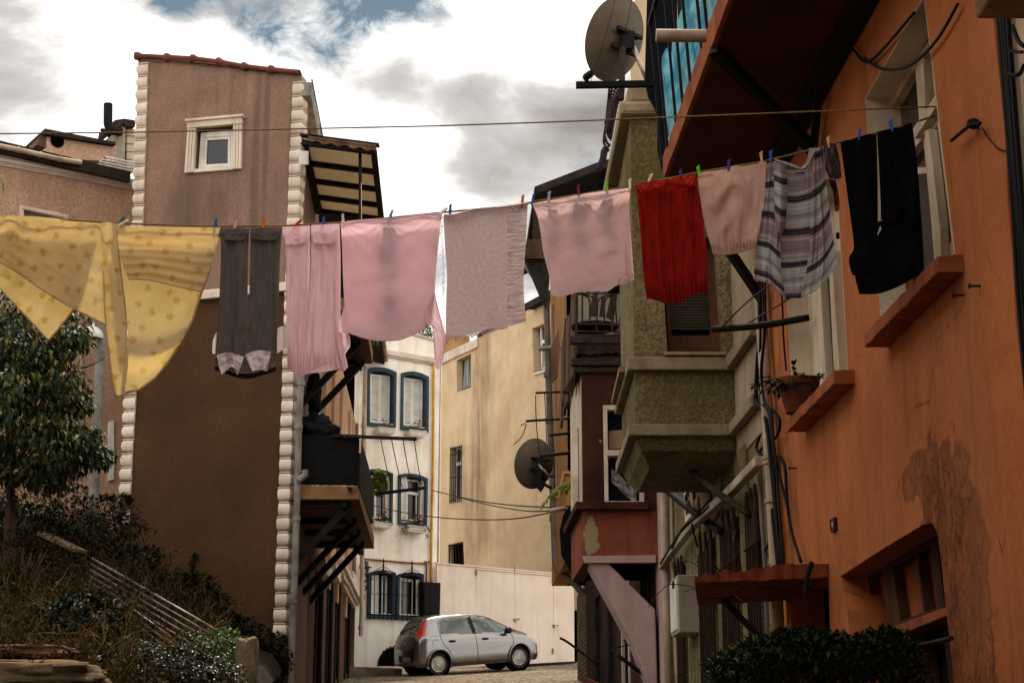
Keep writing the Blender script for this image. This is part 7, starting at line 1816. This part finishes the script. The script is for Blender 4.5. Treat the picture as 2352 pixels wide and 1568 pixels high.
# terrain of the bank
def prof(tab, x):
    for (a, b_), (c, d) in zip(tab, tab[1:]):
        if x <= c: return b_ + (d - b_) * max(0, (x - a)) / (c - a)
    return tab[-1][1]
FAR = [(-900, 1120), (-100, 1150), (0, 1165), (120, 1190), (280, 1240), (450, 1385), (650, 1500), (720, 1530)]
NEAR = [(-900, 1500), (-100, 1545), (0, 1565), (200, 1620), (590, 1660), (720, 1700)]
def hill(px_, Y):
    x = px_
    t = max(0, min(1, (Y - 15) / 11.5))
    yy = prof(NEAR, x) * (1 - t) + prof(FAR, x) * t - 26 * math.sin(math.pi * t)
    P = at(x, yy, Y)
    return P
def build_hill():
    b = MB(); nx, ny = 70, 50; vs = []
    for j in range(ny + 1):
        Y = 12.5 + 19 * j / ny
        for i in range(nx + 1):
            x = -900 + (590 + 60 * min(1, max(0, (Y - 15) / 10)) + 900) * i / nx
            P = hill(x, min(Y, 26.6)) if Y <= 26.6 else hill(x * 26.6 / Y + 1020 * (1 - 26.6 / Y), 26.6) + V((0, Y - 26.6, 0))
            if Y > 26.6: q_ = hill(x, 26.6); P = V((q_.x * Y / 26.6, Y, q_.z))
            P.z += .10 * noise.noise(P * .9) + .05 * noise.noise(P * 3)
            if i == nx: P.z -= .15
            vs.append(P)
    n = nx + 1
    fs = [(j * n + i, j * n + i + 1, (j + 1) * n + i + 1, (j + 1) * n + i) for j in range(ny) for i in range(nx)]
    # steep right and front faces down to the street
    b.add(vs, fs); k = len(vs)
    edge = [j * n + nx for j in range(ny + 1)]; fr_ = [i for i in range(n)]
    for L in (edge, fr_):
        base = len(b.v); b.v += [V((b.v[i].x, b.v[i].y, G(b.v[i].x, b.v[i].y) - .5)) for i in L]; b.uv += [(0, 0)] * len(L)
        b.f += [(L[i], L[i + 1], base + i + 1, base + i) for i in range(len(L) - 1)]
    b.open = True
    tag(b.build('hillside', surf('dry_earth', S(40, 29, 17), S(20, 15, 9), 2.2, .98, .8, 14, spots=S(120, 100, 70), sthr=.66, sscale=3, bdist=.05), smooth=True), 'steep overgrown earth bank below the brown house', kind='structure')
build_hill()

# dry scrub and grass: nobody could count it
M['leaf_dry'] = leafmat('dry_leaves', [(.007, .0045, .0015, 1), (.018, .011, .003, 1), (.05, .03, .007, 1), (.012, .012, .003, 1)], .2, .8, .05)
M['leaf_dark'] = leafmat('dark_green_leaves', [(.003, .006, .002, 1), (.008, .014, .003, 1), (.02, .028, .006, 1)], .2, .6, .15)
M['straw'] = leafmat('straw_stems', [(.02, .013, .005, 1), (.12, .075, .024, 1), (.01, .007, .003, 1)], .1, .85, .1)
def scrub():
    random.seed(21); s = MB(); l = MB()
    for i in range(2600):
        Y = random.uniform(15, 26.2); x = random.uniform(-260, 500 if Y > 20 else 330)
        P = hill(x, Y); dens = noise.noise(P * .8)
        if dens < -.25: continue
        h = random.uniform(.12, .5) * (1 + .7 * dens)
        d = V((random.uniform(-.7, .7), random.uniform(-.5, .5), 1)).normalized(); pts = [P - d * .05, P + d * h * .6, P + d * h + V((random.uniform(-.12, .12), 0, -.03))]
        k = random.random(); n0 = len(s.v); s.tube(pts, [.006, .005, .003], 4, False); s.uv[n0:] = [(k, 0)] * (len(s.v) - n0)
        for m in range(random.randint(2, 8)): leaf(l, pts[1].lerp(pts[2], random.random()) + rv() * .09, rv(), (0, 0, 1), random.uniform(.04, .09), random.uniform(.02, .045))
    for i in range(16000):
        Y = random.uniform(14.6, 26.4); x = random.uniform(-260, 560)
        P = hill(x, Y) + V((0, 0, random.uniform(0, .16) + .28 * max(0, noise.noise(V((x * .02, Y * .9, 3))))))
        leaf(l, P, rv() + V((0, 0, .3)), (0, 0, 1), random.uniform(.04, .1), random.uniform(.02, .05))
    l.open = s.open = True
    tag(s.build('dry_grass', M['straw']), 'dry straw-coloured stems all over the bank', kind='stuff')
    tag(l.build('scrub', M['leaf_dry']), 'brownish low scrub covering the bank', kind='stuff')
scrub()
def shrub(label, c, r, n, mat, seed, L=.09, W=.05, hang=0): return bush('shrub', label, 'shrub', c, r, n, L, W, mat, seed, hang, 'shrubs on the bank')
shrub('dense dark shrub against the foot of the left corner blocks', at(205, 1195, 25.2), (1.0, .6, .55), 2600, M['leaf_dark'], 31)
shrub('dark creeping shrub along the base of the brown wall', at(430, 1370, 25.4), (.75, .4, .4), 2000, M['leaf_dark'], 32)
shrub('dark bush spilling over the corner by the downpipe', at(610, 1510, 25.0), (.48, .5, .42), 2200, M['leaf_dark'], 33, .07, .05)
shrub('broad glossy green bush on the edge at the bottom of the bank', at(400, 1535, 17.2), (.78, .7, .42), 5200, leafmat('glossy_green_leaves', [(.008, .013, .004, 1), (.022, .032, .01, 1), (.09, .1, .04, 1)], .2, .4, .4), 34, .05, .035)
shrub('smaller glossy bush beside the fallen rail', at(505, 1500, 18.5), (.4, .5, .3), 1600, M['leaf_mid'], 35, .05, .035)
shrub('brown withered shrub in the middle of the bank', at(330, 1370, 20.5), (.65, .5, .5), 2200, M['leaf_dry'], 36, .06, .025)
shrub('brown withered bush under the tree at the left edge', at(60, 1290, 20.5), (.8, .6, .55), 2200, M['leaf_dry'], 37, .06, .03)
for k_, (x_, y_, Y_, r_, n_) in enumerate(((30, 1215, 23, .9, 2200), (130, 1250, 23.5, .8, 2000), (300, 1300, 24.2, .6, 1500), (180, 1420, 18.5, .6, 1500), (520, 1440, 24.6, .45, 1300))):
    shrub(('dark green-black bush under the tree trunk', 'dark bush behind the pale fallen board', 'dark low bush near the foot of the brown wall', 'dark bush among the dry scrub below the handrails', 'dark bush above the end of the long handrail')[k_], at(x_, y_, Y_), (r_, .5, r_ * .5), n_, M['leaf_dark'], 60 + k_, .09, .05)
# dead branches
def deadwood(label, base, seed, n, size):
    random.seed(seed); b = MB()
    def grow(P, d, L, r, lev):
        pts = [P]
        for k in range(5): d = (d + rv() * .28).normalized(); pts.append(pts[-1] + d * L / 5)
        b.tube(pts, [r * (1 - .13 * k) for k in range(6)], 5)
        if lev:
            for k in range(3): grow(pts[random.randint(2, 5)], (d + rv() * .9).normalized(), L * .6, r * .55, lev - 1)
    for i in range(n): grow(base + rv() * .1, V((random.uniform(-1, 1), random.uniform(-.5, .3), random.uniform(.1, .9))).normalized(), size, .007, 2)
    tag(b.build('dead_branch', surf('bleached_wood', S(120, 88, 48), S(76, 54, 28), 8, .9, .2)), label, 'branch', 'dead branches on the bank')
deadwood('pale forked dead branch low at the left of the bank', at(55, 1475, 16.4), 2, 2, .55)
deadwood('long bleached dead twigs beside the stone slabs', at(215, 1520, 15.8), 3, 3, .5)
deadwood('thin dead twigs caught in the glossy green bush', at(440, 1500, 16.4), 5, 2, .35)
deadwood('dry twigs reaching up against the brown wall', at(300, 1310, 24.6), 7, 4, .8)
# climbing stem on the wall
b = MB(); random.seed(9)
for k in range(46):
    y = 1262 + 130 * k / 45; P = TF.px(446 + 4 * math.sin(y * .12) - (y - 1262) * .03, y, .04)
    for m in range(2): leaf(b, P + rv() * .05, rv(), (0, 0, 1), .075, .06)
tag(b.build('ivy', M['leaf_dark']), 'narrow ivy stem climbing the dark brown wall', 'plant')
# long fallen rails lying down the slope
def rails(label, c0, c1, n, gap, Y0, Y1):
    t = thing('handrail', label, 'railing', at((c0[0] + c1[0]) / 2, (c0[1] + c1[1]) / 2 + 18, (Y0 + Y1) / 2), 'iron handrails beside the steps')
    A, B = at(*c0, Y0), at(*c1, Y1)
    for k in range(n):
        o = V((0, -.03 * k, -gap * k)); b = MB(); b.tube([A + o, B + o], .013, 8); b.build('rail', M['steelrust'], t, smooth=True)
    for f in (.02, .3, .55, .78, .97):
        P = A.lerp(B, f); b = MB(); b.bar(P + V((0, .02, .03)), P + V((0, -.03 * n + .01, -gap * n)), .025); b.build('upright', M['rust'], t)
M['steelrust'] = surf('worn_rail_paint', S(140, 116, 106), S(60, 44, 38), 5, .4, .3, 40, metal=.4, stretch=(.5, .5, .5))
rails('five-bar pale iron handrail sloping down in front of the brown wall', (212, 1282), (548, 1475), 5, .075, 21.5, 18.6)
rails('short second handrail lower down among the scrub', (250, 1358), (392, 1462), 3, .07, 20.6, 18.8)
# concrete post at the end, slabs at the lower left
M['stone'] = surf('pale_rough_stone', S(112, 96, 72), S(72, 60, 44), 2.2, .95, .9, 12, S(92, 76, 54), .4, bdist=.03)
def rock(name, label, cat, c, r, seed, mat):
    b = MB(); off = V((seed * 2.3, 1, 0))
    def f(u, v):
        a, e = 2 * math.pi * u, math.pi * (v - .5)
        d = V((math.cos(a) * math.cos(e), math.sin(a) * math.cos(e), math.sin(e))); m = max(abs(d.x), abs(d.y), abs(d.z))
        d = d / (m ** .75); k = 1 + .12 * noise.noise(d * 1.5 + off) + .06 * noise.noise(d * 5 + off)
        return V(c) + V((d.x * r[0], d.y * r[1], d.z * r[2])) * k
    b.grid(f, 40, 26); tag(b.build(name, mat, smooth=True, auto=40), label, cat)
rock('stone_post', 'rounded stone post at the bottom end of the long handrail', 'post', at(566, 1540, 18.2), (.11, .16, .35), 1, M['stone'])
rock('stone_slab', 'broad pale broken slab lying at the lower left corner', 'slab', at(70, 1556, 14.6), (.62, .5, .11), 2, M['stone'])
rock('stone_slab', 'weathered plank-like slab above the pale broken slab', 'slab', at(40, 1500, 15.4), (.5, .35, .06), 3, M['wood'])
rock('stone_slab', 'thin tan slab in the shade between the two others', 'slab', at(60, 1527, 15.0), (.55, .3, .035), 4, M['tanwall'])
b = MB(); b.bar(at(100, 1226, 21.2), at(186, 1266, 20.9), .24, .05); tag(b.build('fallen_board', M['stone'], bevel=.01), 'pale board poking out of the scrub under the tree', 'board')
rock('litter', 'small white scrap of litter in the scrub', 'litter', at(226, 1510, 16.2), (.03, .03, .025), 6, M['paint'])

# tree at the left edge
def tree():
    random.seed(17)
    t = thing('tree', 'peach-like tree with drooping dark glossy leaves at the left edge under the sheet', 'tree', at(20, 1290, 21.5))
    b = MB(); base = at(20, 1290, 21.5)
    limbs = []
    def br(P, d, L, r, lev):
        pts = [P]
        for k in range(6): d = (d + rv() * .22 + V((0, 0, .05))).normalized(); pts.append(pts[-1] + d * L / 6)
        b.tube(pts, [r * (1 - .11 * k) for k in range(7)], 7)
        limbs.append(pts)
        if lev:
            for k in range(4): br(pts[random.randint(2, 6)], (d + rv() * .95).normalized(), L * .62, r * .5, lev - 1)
    br(base, V((.0, .1, 1)), 1.9, .09, 0)
    top = limbs[0][-1]
    for d in ((.35, 0, .9), (-.8, .2, .6), (.2, -.5, .8), (-.2, .6, .9), (-.5, .4, .3)): br(top + V((0, 0, random.uniform(-.7, 0))), V(d), .95, .045, 2)
    b.build('trunk', surf('dark_bark', S(70, 52, 38), S(40, 30, 22), 6, .95, .8, 30), t)
    l = MB()
    clumps = [(30, 740, .75), (90, 760, .6), (150, 735, .3), (40, 850, .7), (100, 850, .45), (10, 930, .75), (85, 930, .55), (165, 925, .26), (40, 1010, .75), (120, 1010, .5), (190, 1000, .24), (90, 1050, .5), (10, 1080, .7), (232, 1045, .17), (170, 1040, .32), (120, 1080, .35), (-80, 800, .9), (-90, 980, .9), (40, 690, .45), (165, 775, .26), (150, 890, .3), (205, 1035, .22), (60, 780, .5), (20, 800, .5)]
    for (x, y, r) in clumps:
        c = at(x, y, 21.2 + random.uniform(-.5, .7)); n = int(1150 * r * r + 200)
        off = rv() * 9
        for i in range(n):
            d = rv(); d = d.normalized() * d.length ** .5
            if noise.noise(d * 2.2 + off) < -.18: continue
            P = c + V((d.x * r * 1.0, d.y * r * 1.1, d.z * r * .72))
            out = V((d.x, d.y, 0)) * .7 + rv() * .75 + V((0, 0, -.5))
            leaf(l, P, out, (0, 0, 1), random.uniform(.09, .15), random.uniform(.042, .065), .35)
    l.open = True
    l.build('crown', leafmat('peach_leaves', [(.004, .008, .002, 1), (.010, .018, .003, 1), (.026, .036, .006, 1), (.11, .115, .012, 1)], .3, .45, .2), t)
tree()
b = MB(); random.seed(2)
for i in range(7): leaf(b, at(-4 + i * 2, 402 + i * 4, 20), V((.6, 0, -.2 * i)), (0, 0, 1), .13, .04, .6)
tag(b.build('leafy_twig', M['leaf_sun']), 'tip of a green leafy twig entering at the left edge above the sheet', 'plant')

# hedge in front of the orange house
def hedge():
    random.seed(23); b = MB(); f = MB()
    for i in range(15000):
        u = random.random(); x = 1625 + 520 * u
        Y = random.uniform(8.6, 10.4); 
        topy = 1458 + 10 * math.sin(x * .03) + 14 * noise.noise(V((x * .02, 1, 0))) + (max(0, 1730 - x) * .75) + max(0, (x - 2075)) * .9
        y = topy + abs(random.gauss(0, 1)) * 60 * (1 if random.random() < .6 else 2.2) + 10 * noise.noise(V((x * .05, Y * 3, 0)))
        P = at(x, y, Y)
        if P.x > XP(RX - .06, Y, 0).x: continue
        leaf(b, P, rv() + V((0, -.2, .4)), (0, 0, 1), random.uniform(.035, .06), random.uniform(.018, .03))
        if random.random() < .035: leaf(f, P + V((0, -.02, .02)), V((random.uniform(-1, 1), -.3, random.uniform(.2, 1))), (0, 0, 1), .05, .012)
    t = thing('hedge', 'dark green clipped hedge along the foot of the orange house', 'hedge', at(1880, 1640, 9.4))
    b.open = f.open = True
    b.build('foliage', M['leaf_dark'], t); yb = f.build('young_shoots', leafmat('yellow_shoots', [(.2, .17, .03, 1), (.3, .26, .06, 1)], .2), t); tag(yb, kind='stuff')
    s = MB()
    for i in range(24):
        x = 1650 + 20 * i; P = at(x, 1700, 9.4 + random.uniform(-.5, .5)); Q = at(x + random.uniform(-20, 20), 1500, 9.4); s.tube([P, P.lerp(Q, .5) + rv() * .04, Q], .01, 5)
    s.build('stems', M['wood'], t)
hedge()

# ------------------------------------------------------------------ satellite dishes
M['dish'] = surf('grey_dish', S(96, 82, 68), S(80, 68, 56), 4, .6, .05, 20, S(84, 70, 56), .3)
def dish(label, c, axis, R, arm, lnb=True):
    t = thing('satellite_dish', label, 'satellite dish', c)
    axis = V(axis).normalized()
    b = MB(); prof = [(R * k / 8, .16 * R * (k / 8) ** 2 * 2) for k in range(9)] + [(R * 1.02, .33 * R), (R * 1.02, .345 * R), (R * .98, .345 * R)] + [(R * k / 8, .16 * R * (k / 8) ** 2 * 2 + .018) for k in range(7, -1, -1)]
    u = axis.cross(V((0, 0, 1))).normalized()
    b.lathe(prof, c, axis, 48); up = u.cross(axis)
    b.v = [c + (v - c) + up * ((v - c).dot(up)) * .09 for v in b.v]
    b.build('reflector', M['dish'], t, smooth=True, auto=50)
    b = MB()
    for a, d in ((-.16, .2), (-.16, -.2), (.16, .2), (.16, -.2)): b.cbox(c - axis * .03 + u * a * R * 1.8 + up * d * R, .06, .06, .05)
    b.cbox(c - axis * .07, .14, .12, .2); b.bar(c - axis * .05 - u * .2 + up * .1, c - axis * .05 + u * .2 + up * .1, .04); b.bar(c - axis * .05 - u * .2 - up * .1, c - axis * .05 + u * .2 - up * .1, .04)
    b.build('bracket', M['black_iron'], t)
    b = MB(); b.tube([V(p) for p in arm], .03, 9); b.build('mast', M['steel'], t, smooth=True)
    if lnb:
        e = c + axis * R * 1.1 - up * R * .7; b = MB(); b.tube([c - up * R * .98 + axis * .3 * R, e], .014, 6); b.lathe([(.03, -.05), (.035, .02), (.03, .06)], e, (c - e), 10); b.build('feed_arm', M['black_iron'], t)
    return t
c = at(1432, 94, 17.5)
dish('large grey satellite dish seen from behind at the top of the olive house', c, (-.62, .62, .42), .43, [c - V((-.1, .06, .1)), c + V((.18, -.05, -.3)), c + V((.3, -.05, -.62))], False)
b = MB(); b.tube([at(1430, 110, 17.3), at(1428, 200, 17.2), at(1426, 228, 17.1)], .035, 9); tag(b.build('dish_mast', M['rust'], smooth=True), 'upright rusty mast carrying the large dish on the olive parapet', 'mast')
c = at(1236, 1066, 30)
dish('grey satellite dish facing away beside the long drainpipe', c, (-.55, .8, .25), .41, [c + V((.0, -.1, -.02)), c + V((.16, -.1, -.2)), c + V((.26, 0, -.22))], False)
b = MB(); b.slab(face(29.9), q('y6', '785,965 858,955 835,1060 865,1100 835,1145 800,1105 810,1050'), 0, -.1); b.tube([at(x, y, 29.9) for x, y in q('y6', '850,1080 890,1110 915,1120')], .03, 6); tag(b.build('dish_bracket', M['cable']), 'black plastic bracket on the back of the lower dish', 'bracket')
# bar with LNB reaching out from the blue balcony, ropes and mesh
b = MB(); b.bar(at(1323, 196, 12.6), at(1500, 193, 12.6), .05, .045); tag(b.build('iron_bar', M['cable']), 'black iron bar jutting out left of the blue balcony below the large dish', 'bar')
b = MB(); P = at(1349, 190, 12.6); b.tube([P, at(1346, 182, 12.6)], .018, 7); b.lathe([(.02, 0), (.03, .02), (.03, .07), (.026, .09)], at(1342, 180, 12.6), (at(1356, 170, 12.55) - at(1342, 180, 12.6)), 12);
tag(b.build('feed_horn', M['blackplastic'], smooth=True, auto=40), 'small feed horn clamped on the end of the black iron bar', 'feed horn')
for lab, s in (('left of two thin cords dropping from above past the large dish', '460,-20 380,300 300,545 245,720'), ('right of two thin cords dropping from above past the large dish', '610,-20 540,300 465,520 390,715')):
    b = MB(); b.tube([at(x, y, 12.6) for x, y in q('y4', s)], .002, 4); tag(b.build('cord', M['cable']), lab, 'cord')
def mesh_net():
    b = MB(); L = q('y4', '408,765 395,900 380,1050 368,1150'); R = q('y4', '530,790 480,900 450,1050 425,1200')
    g = lambda u, v: at(*[(1 - u) * poly_at(L, v)[j] + u * poly_at(R, v)[j] for j in (0, 1)], 17.3 + .1 * math.sin(u * 6 + v * 4))
    for i in range(6): b.tube([g(i / 5, k / 14) for k in range(15)], .013, 5)
    for k in range(15): b.tube([g(i / 5, k / 14) + V((0, .02, .02 * math.sin(i))) for i in range(6)], .011, 5)
    for s in ('370,1140 360,1230 380,1280 410,1270', '372,1060 400,1190 430,1200', '365,1180 390,1250 420,1265'): b.tube([at(x, y, 17.3) for x, y in q('y4', s)], .015, 5)
    tag(b.build('plastic_net', surf('brown_net', S(60, 40, 44), S(40, 28, 30), 5, .8, .1)), 'torn brown plastic netting hanging off the olive parapet', 'net')
mesh_net()
b = MB(); pts = [at(x, y, 17.2) for x, y in q('y4', '395,1290 365,1310 355,1380 335,1440 308,1482')]
fine = [poly for poly in pts]
out = []
for a, c in zip(pts, pts[1:]):
    for k in range(12): out.append(a.lerp(c, k / 12))
b.tube(out, [.034 + .006 * (i % 2) for i in range(len(out))], 9); tag(b.build('corrugated_hose', surf('purple_brown_hose', S(56, 40, 52), None, 5, .6, 0)), 'end of a corrugated hose dangling below the torn netting', 'hose')
b = MB(); Pt = Plane(at(1490, 60, 24), (1, 0)); b.slab(Pt, [(1470, -80), (1560, -80), (1560, 190), (1492, 190), (1486, 60)], 0, -3); tag(b.build('tall_house', M['cream']), 'sliver of a tall cream house behind the large dish', 'house')

# iron bars, poles and wires on the right-hand houses
def bar(label, s, Y, r=.018, mat='black_iron', Y1=None, c='d', name='iron_bar', cat='bar'):
    P = q(c, s); b = MB(); n = len(P)
    b.tube([at(x, y, Y + ((Y1 or Y) - Y) * i / (n - 1)) for i, (x, y) in enumerate(P)], r, 7)
    return tag(b.build(name, M[mat], smooth=True), label, cat)
bar('tan iron bar with a loop of wire sticking out above the lower dish', '1230,902 1296,899', 27, .02, 'rust')
bar('black iron bar with a bent wire end just below the tan bar', '1208,967 1230,965 1320,960', 27, .022)
bar('short black iron bar crossing the drainpipe beside the white window board', '1262,999 1318,993', 26, .024)
bar('black iron bar in front of the lower dish', '1240,1047 1320,1038', 26, .028)
bar('grey pipe jutting out at the top of the drainpipe', '1237,801 1290,797', 26.5, .04, 'greypipe', name='pipe', cat='pipe')
bar('pale pipe end under the fern with wires tied to it', '1262,1172 1300,1167', 26.5, .035, 'pipewhite', name='pipe', cat='pipe')
bar('rusty rod with hooks at its tip in front of the stone wall', '1286,1464 1310,1478 1372,1526', 27, .02, 'rust')
bar('black rod slanting down beneath the concrete bracket', '1418,1503 1500,1565 1530,1590', 20.5, .025)
bar('black hose arching from the timber bay to the barred windows', '1466,1100 1500,1110 1530,1125 1580,1165 1625,1200 1656,1220', 19.5, .035, 'cable', 15.0, name='hose', cat='hose')
bar('black iron bar wrapped with wire sticking out at the lower window', '1636,756 1740,748 1858,729', 12.2, .026, 'black_iron', 11.9)
bar('short black iron stub behind the black trousers', '1921,541 1965,540', 10.6, .022)
b = MB()
for s in ('1655,754 1720,690 1790,640', '1700,752 1790,700 1850,660', '1680,757 1760,752 1840,738'): b.tube([at(x, y, 12.1) for x, y in q('d', s)], .006, 4)
b.tube([OF.px(x, y, .03) for x, y in q('d', '1793,640 1797,700 1800,780 1806,850')], .008, 5)
tag(b.build('loose_wire', M['cable']), 'loose black wires tied to the bar at the lower orange window', 'wire')
b = MB()
for k in range(5):
    pts = [side(2.42).px(x + 3 * math.sin(k * 2 + y * .01), y, .012 * k) for x, y in ((1738 + k * 4, 640), (1741 + k * 4, 760), (1738 + k * 3, 850), (1735 + k * 6, 920), (1752 + k * 5, 944), (1762 + k * 4, 1000), (1768 + k * 4, 1080), (1778 + k * 3, 1200), (1786 + k * 3, 1300))]
    b.tube(pts, .016 if k < 2 else .01, 6)
for s in ('1735,940 1760,935 1790,960 1785,1000 1760,1020 1745,1040 1760,1070', '1745,1000 1738,1030 1755,1045 1780,1030', '1776,1046 1792,1050 1803,1075 1808,1150 1818,1220 1840,1290', '1782,1060 1800,1130 1812,1180', '1795,1208 1765,1250 1760,1270 1790,1300'):
    b.tube([OF.px(x, y, .06) for x, y in q('d', s)], .012, 6)
tag(b.build('cable_bundle', M['cable'], smooth=True), 'tangle of black cables running down the joint between orange and olive houses', 'cable')
b = MB()
for s in ('2100,30 2000,140 1965,120 1940,90', '2200,10 2150,95 2090,150 2030,160 1985,135'): b.tube([OF.px(x, y, .03) for x, y in q('d', s)], .009, 5)
tag(b.build('cable', M['cable']), 'thin cable drooping across the top of the upper orange window', 'cable')
b = MB(); b.tube([OF.px(x, y, .05) for x, y in q('t3', '1850,970 1920,910 1990,860 2050,850')], .009, 5); b.lathe([(.02, 0), (.03, .02), (.02, .05)], OF.px(*q('t3', '2035,855')[0]), OF.n, 8); b.tube([OF.px(x, y, .01) for x, y in q('t3', '2060,880 2110,960 2180,1030 2250,1040')], .004, 4)
tag(b.build('wall_bracket', M['black_iron']), 'bent black wall bracket right of the upper orange window', 'bracket')
for lab, x, y in (('larger nail stuck in the orange wall below the upper window', 2252, 657), ('smaller nail stuck in the orange wall below the upper window', 2215, 678), ('rusty hook in the orange wall near the black cables', 1830, 1075)):
    b = MB(); P = OF.px(x, y); b.tube([P, P + OF.n * .05], .006, 6); b.lathe([(.014, 0), (.014, .006)], P + OF.n * .05, OF.n, 8); tag(b.build('nail', M['rust']), lab, 'nail')
# house number plaque
plq = thing('number_plaque', 'small dark red number plaque on the orange wall above the door canopy', 'plaque', OF.px(1911, 1224, .01))
Qp = [(1905, 1194), (1916, 1187), (1917.5, 1216), (1908, 1223)]
b = MB(); b.slab(OF, Qp, .02, .0); b.build('plate', surf('dark_red_enamel', S(70, 18, 22), None, 5, .35, .05), plq)
b = MB(); b.slab(OF, [(1910.3, 1198), (1911.4, 1197.5), (1912, 1210), (1910.9, 1211)], .024, .02); b.slab(OF, [(1909.3, 1203), (1910.6, 1199), (1911, 1201), (1909.8, 1205)], .024, .02); b.build('numeral', M['paint'], plq)

# flower pot on the lower sill
def pot():
    c = at(1836, 944, 11.9); zs = at(1912, 851, YA(RX - .135, 1912, 851)).z + .008
    c = XP(RX - .085, YA(RX - .085, 1834, 938), zs)
    t = thing('flower_pot', 'terracotta flower pot with a small succulent on the lower orange window sill', 'flower pot', c)
    H = .235
    b = MB(); b.lathe([(.085, 0), (.135, H * .78), (.15, H * .78), (.155, H), (.142, H), (.13, H * .8), (.1, H * .6)], c, n=24, caps=False); b.lathe([(.0, .003), (.085, .0)], c, n=24, caps=False)
    b.build('pot', surf('terracotta', S(104, 56, 36), S(78, 42, 28), 4, .85, .3, 30), t, smooth=True, auto=40)
    b = MB(); b.lathe([(0, H * .82), (.13, H * .82)], c, n=18, caps=False); b.build('soil', M['darkwood'], t)
    b = MB(); random.seed(6)
    for i in range(26):
        d = V((random.uniform(-1, 1), random.uniform(-1, 1), random.uniform(.1, 1))).normalized(); P = c + V((random.uniform(-.1, .1), random.uniform(-.1, .1), H * .8)); pts = [P]
        for k in range(4): d = (d + V((0, 0, -.22)) + rv() * .2).normalized(); pts.append(pts[-1] + d * .05)
        for k, Pk in enumerate(pts):
            for m in range(3): leaf(b, Pk, d + rv() * .9, (0, 0, 1), .06, .03)
    b.build('succulent', M['leaf_dark'], t)
pot()
# wires across the end of the street
for lab, s in (('upper of two slack wires from the gas pipe to the pale pipe end', '992,1125 1040,1137 1100,1150 1180,1160 1266,1165'), ('lower of two slack wires from the gas pipe to the pale pipe end', '1040,1137 1110,1156 1200,1172 1262,1173'), ('low slack wire sagging in front of the cream building', '858,1160 920,1175 1010,1188 1110,1193 1190,1190 1262,1177')):
    P = q('d', s); b = MB(); b.tube([at(x, y, 45.5 - 18.5 * i / (len(P) - 1)) for i, (x, y) in enumerate(P)], .012, 5); tag(b.build('wire', M['cable']), lab, 'wire')
for lab, s in (('long black wire dangling from the tan bar across the lower dish', '798,452 800,600 812,760 830,900 850,980 890,1060'), ('bent black wire hooked on the bar left of the drainpipe', '690,668 728,656 718,700 690,760 640,805'), ('thin cord hanging from the tan bar behind the drainpipe', '862,440 870,600 876,790')):
    b = MB(); b.tube([at(x, y, 27) for x, y in q('y6', s)], .008, 5); tag(b.build('wire', M['cable']), lab, 'wire')
# cord with two pegs at the lilac bracket
b = MB(); b.tube([at(x, y, 20.6) for x, y in q('z2', '520,1310 640,1280 790,1205 855,1180')], .006, 4); tag(b.build('cord', M['cable']), 'cord strung from the lilac bracket to the white downpipe', 'cord')

# ------------------------------------------------------------------ houses added out of view to shade the near end of the alley
near = thing('added_shade_house', 'plain unseen house added on the near left to shade the alley', 'house', XP(-6, 2, 0))
b = MB(); b.prism([XP(-3.9, -16, -2), XP(-3.9, 12.2, -2), XP(-9, 12.6, -2), XP(-9, -16, -2)], (0, 0, 9.4)); b.build('wall', M['pinkwall'], near)
b = MB(); b.prism([XP(-3.6, -16, 7.42), XP(-3.6, 12.3, 7.42), XP(-9, 12.8, 8.9), XP(-9, -16, 8.9)], (0, 0, .15)); b.build('roof', M['tile'], near)
near = thing('added_shade_house', 'tall brown unseen house added behind the viewer to shade the alley', 'house', XP(0, -18, -2))
b = MB(); b.prism([V((-4, -16.5, -3)), V((9, -16.5, -3)), V((9, -24, -3)), V((-4, -24, -3))], (0, 0, 13)); b.build('wall', M['palebrown'], near)
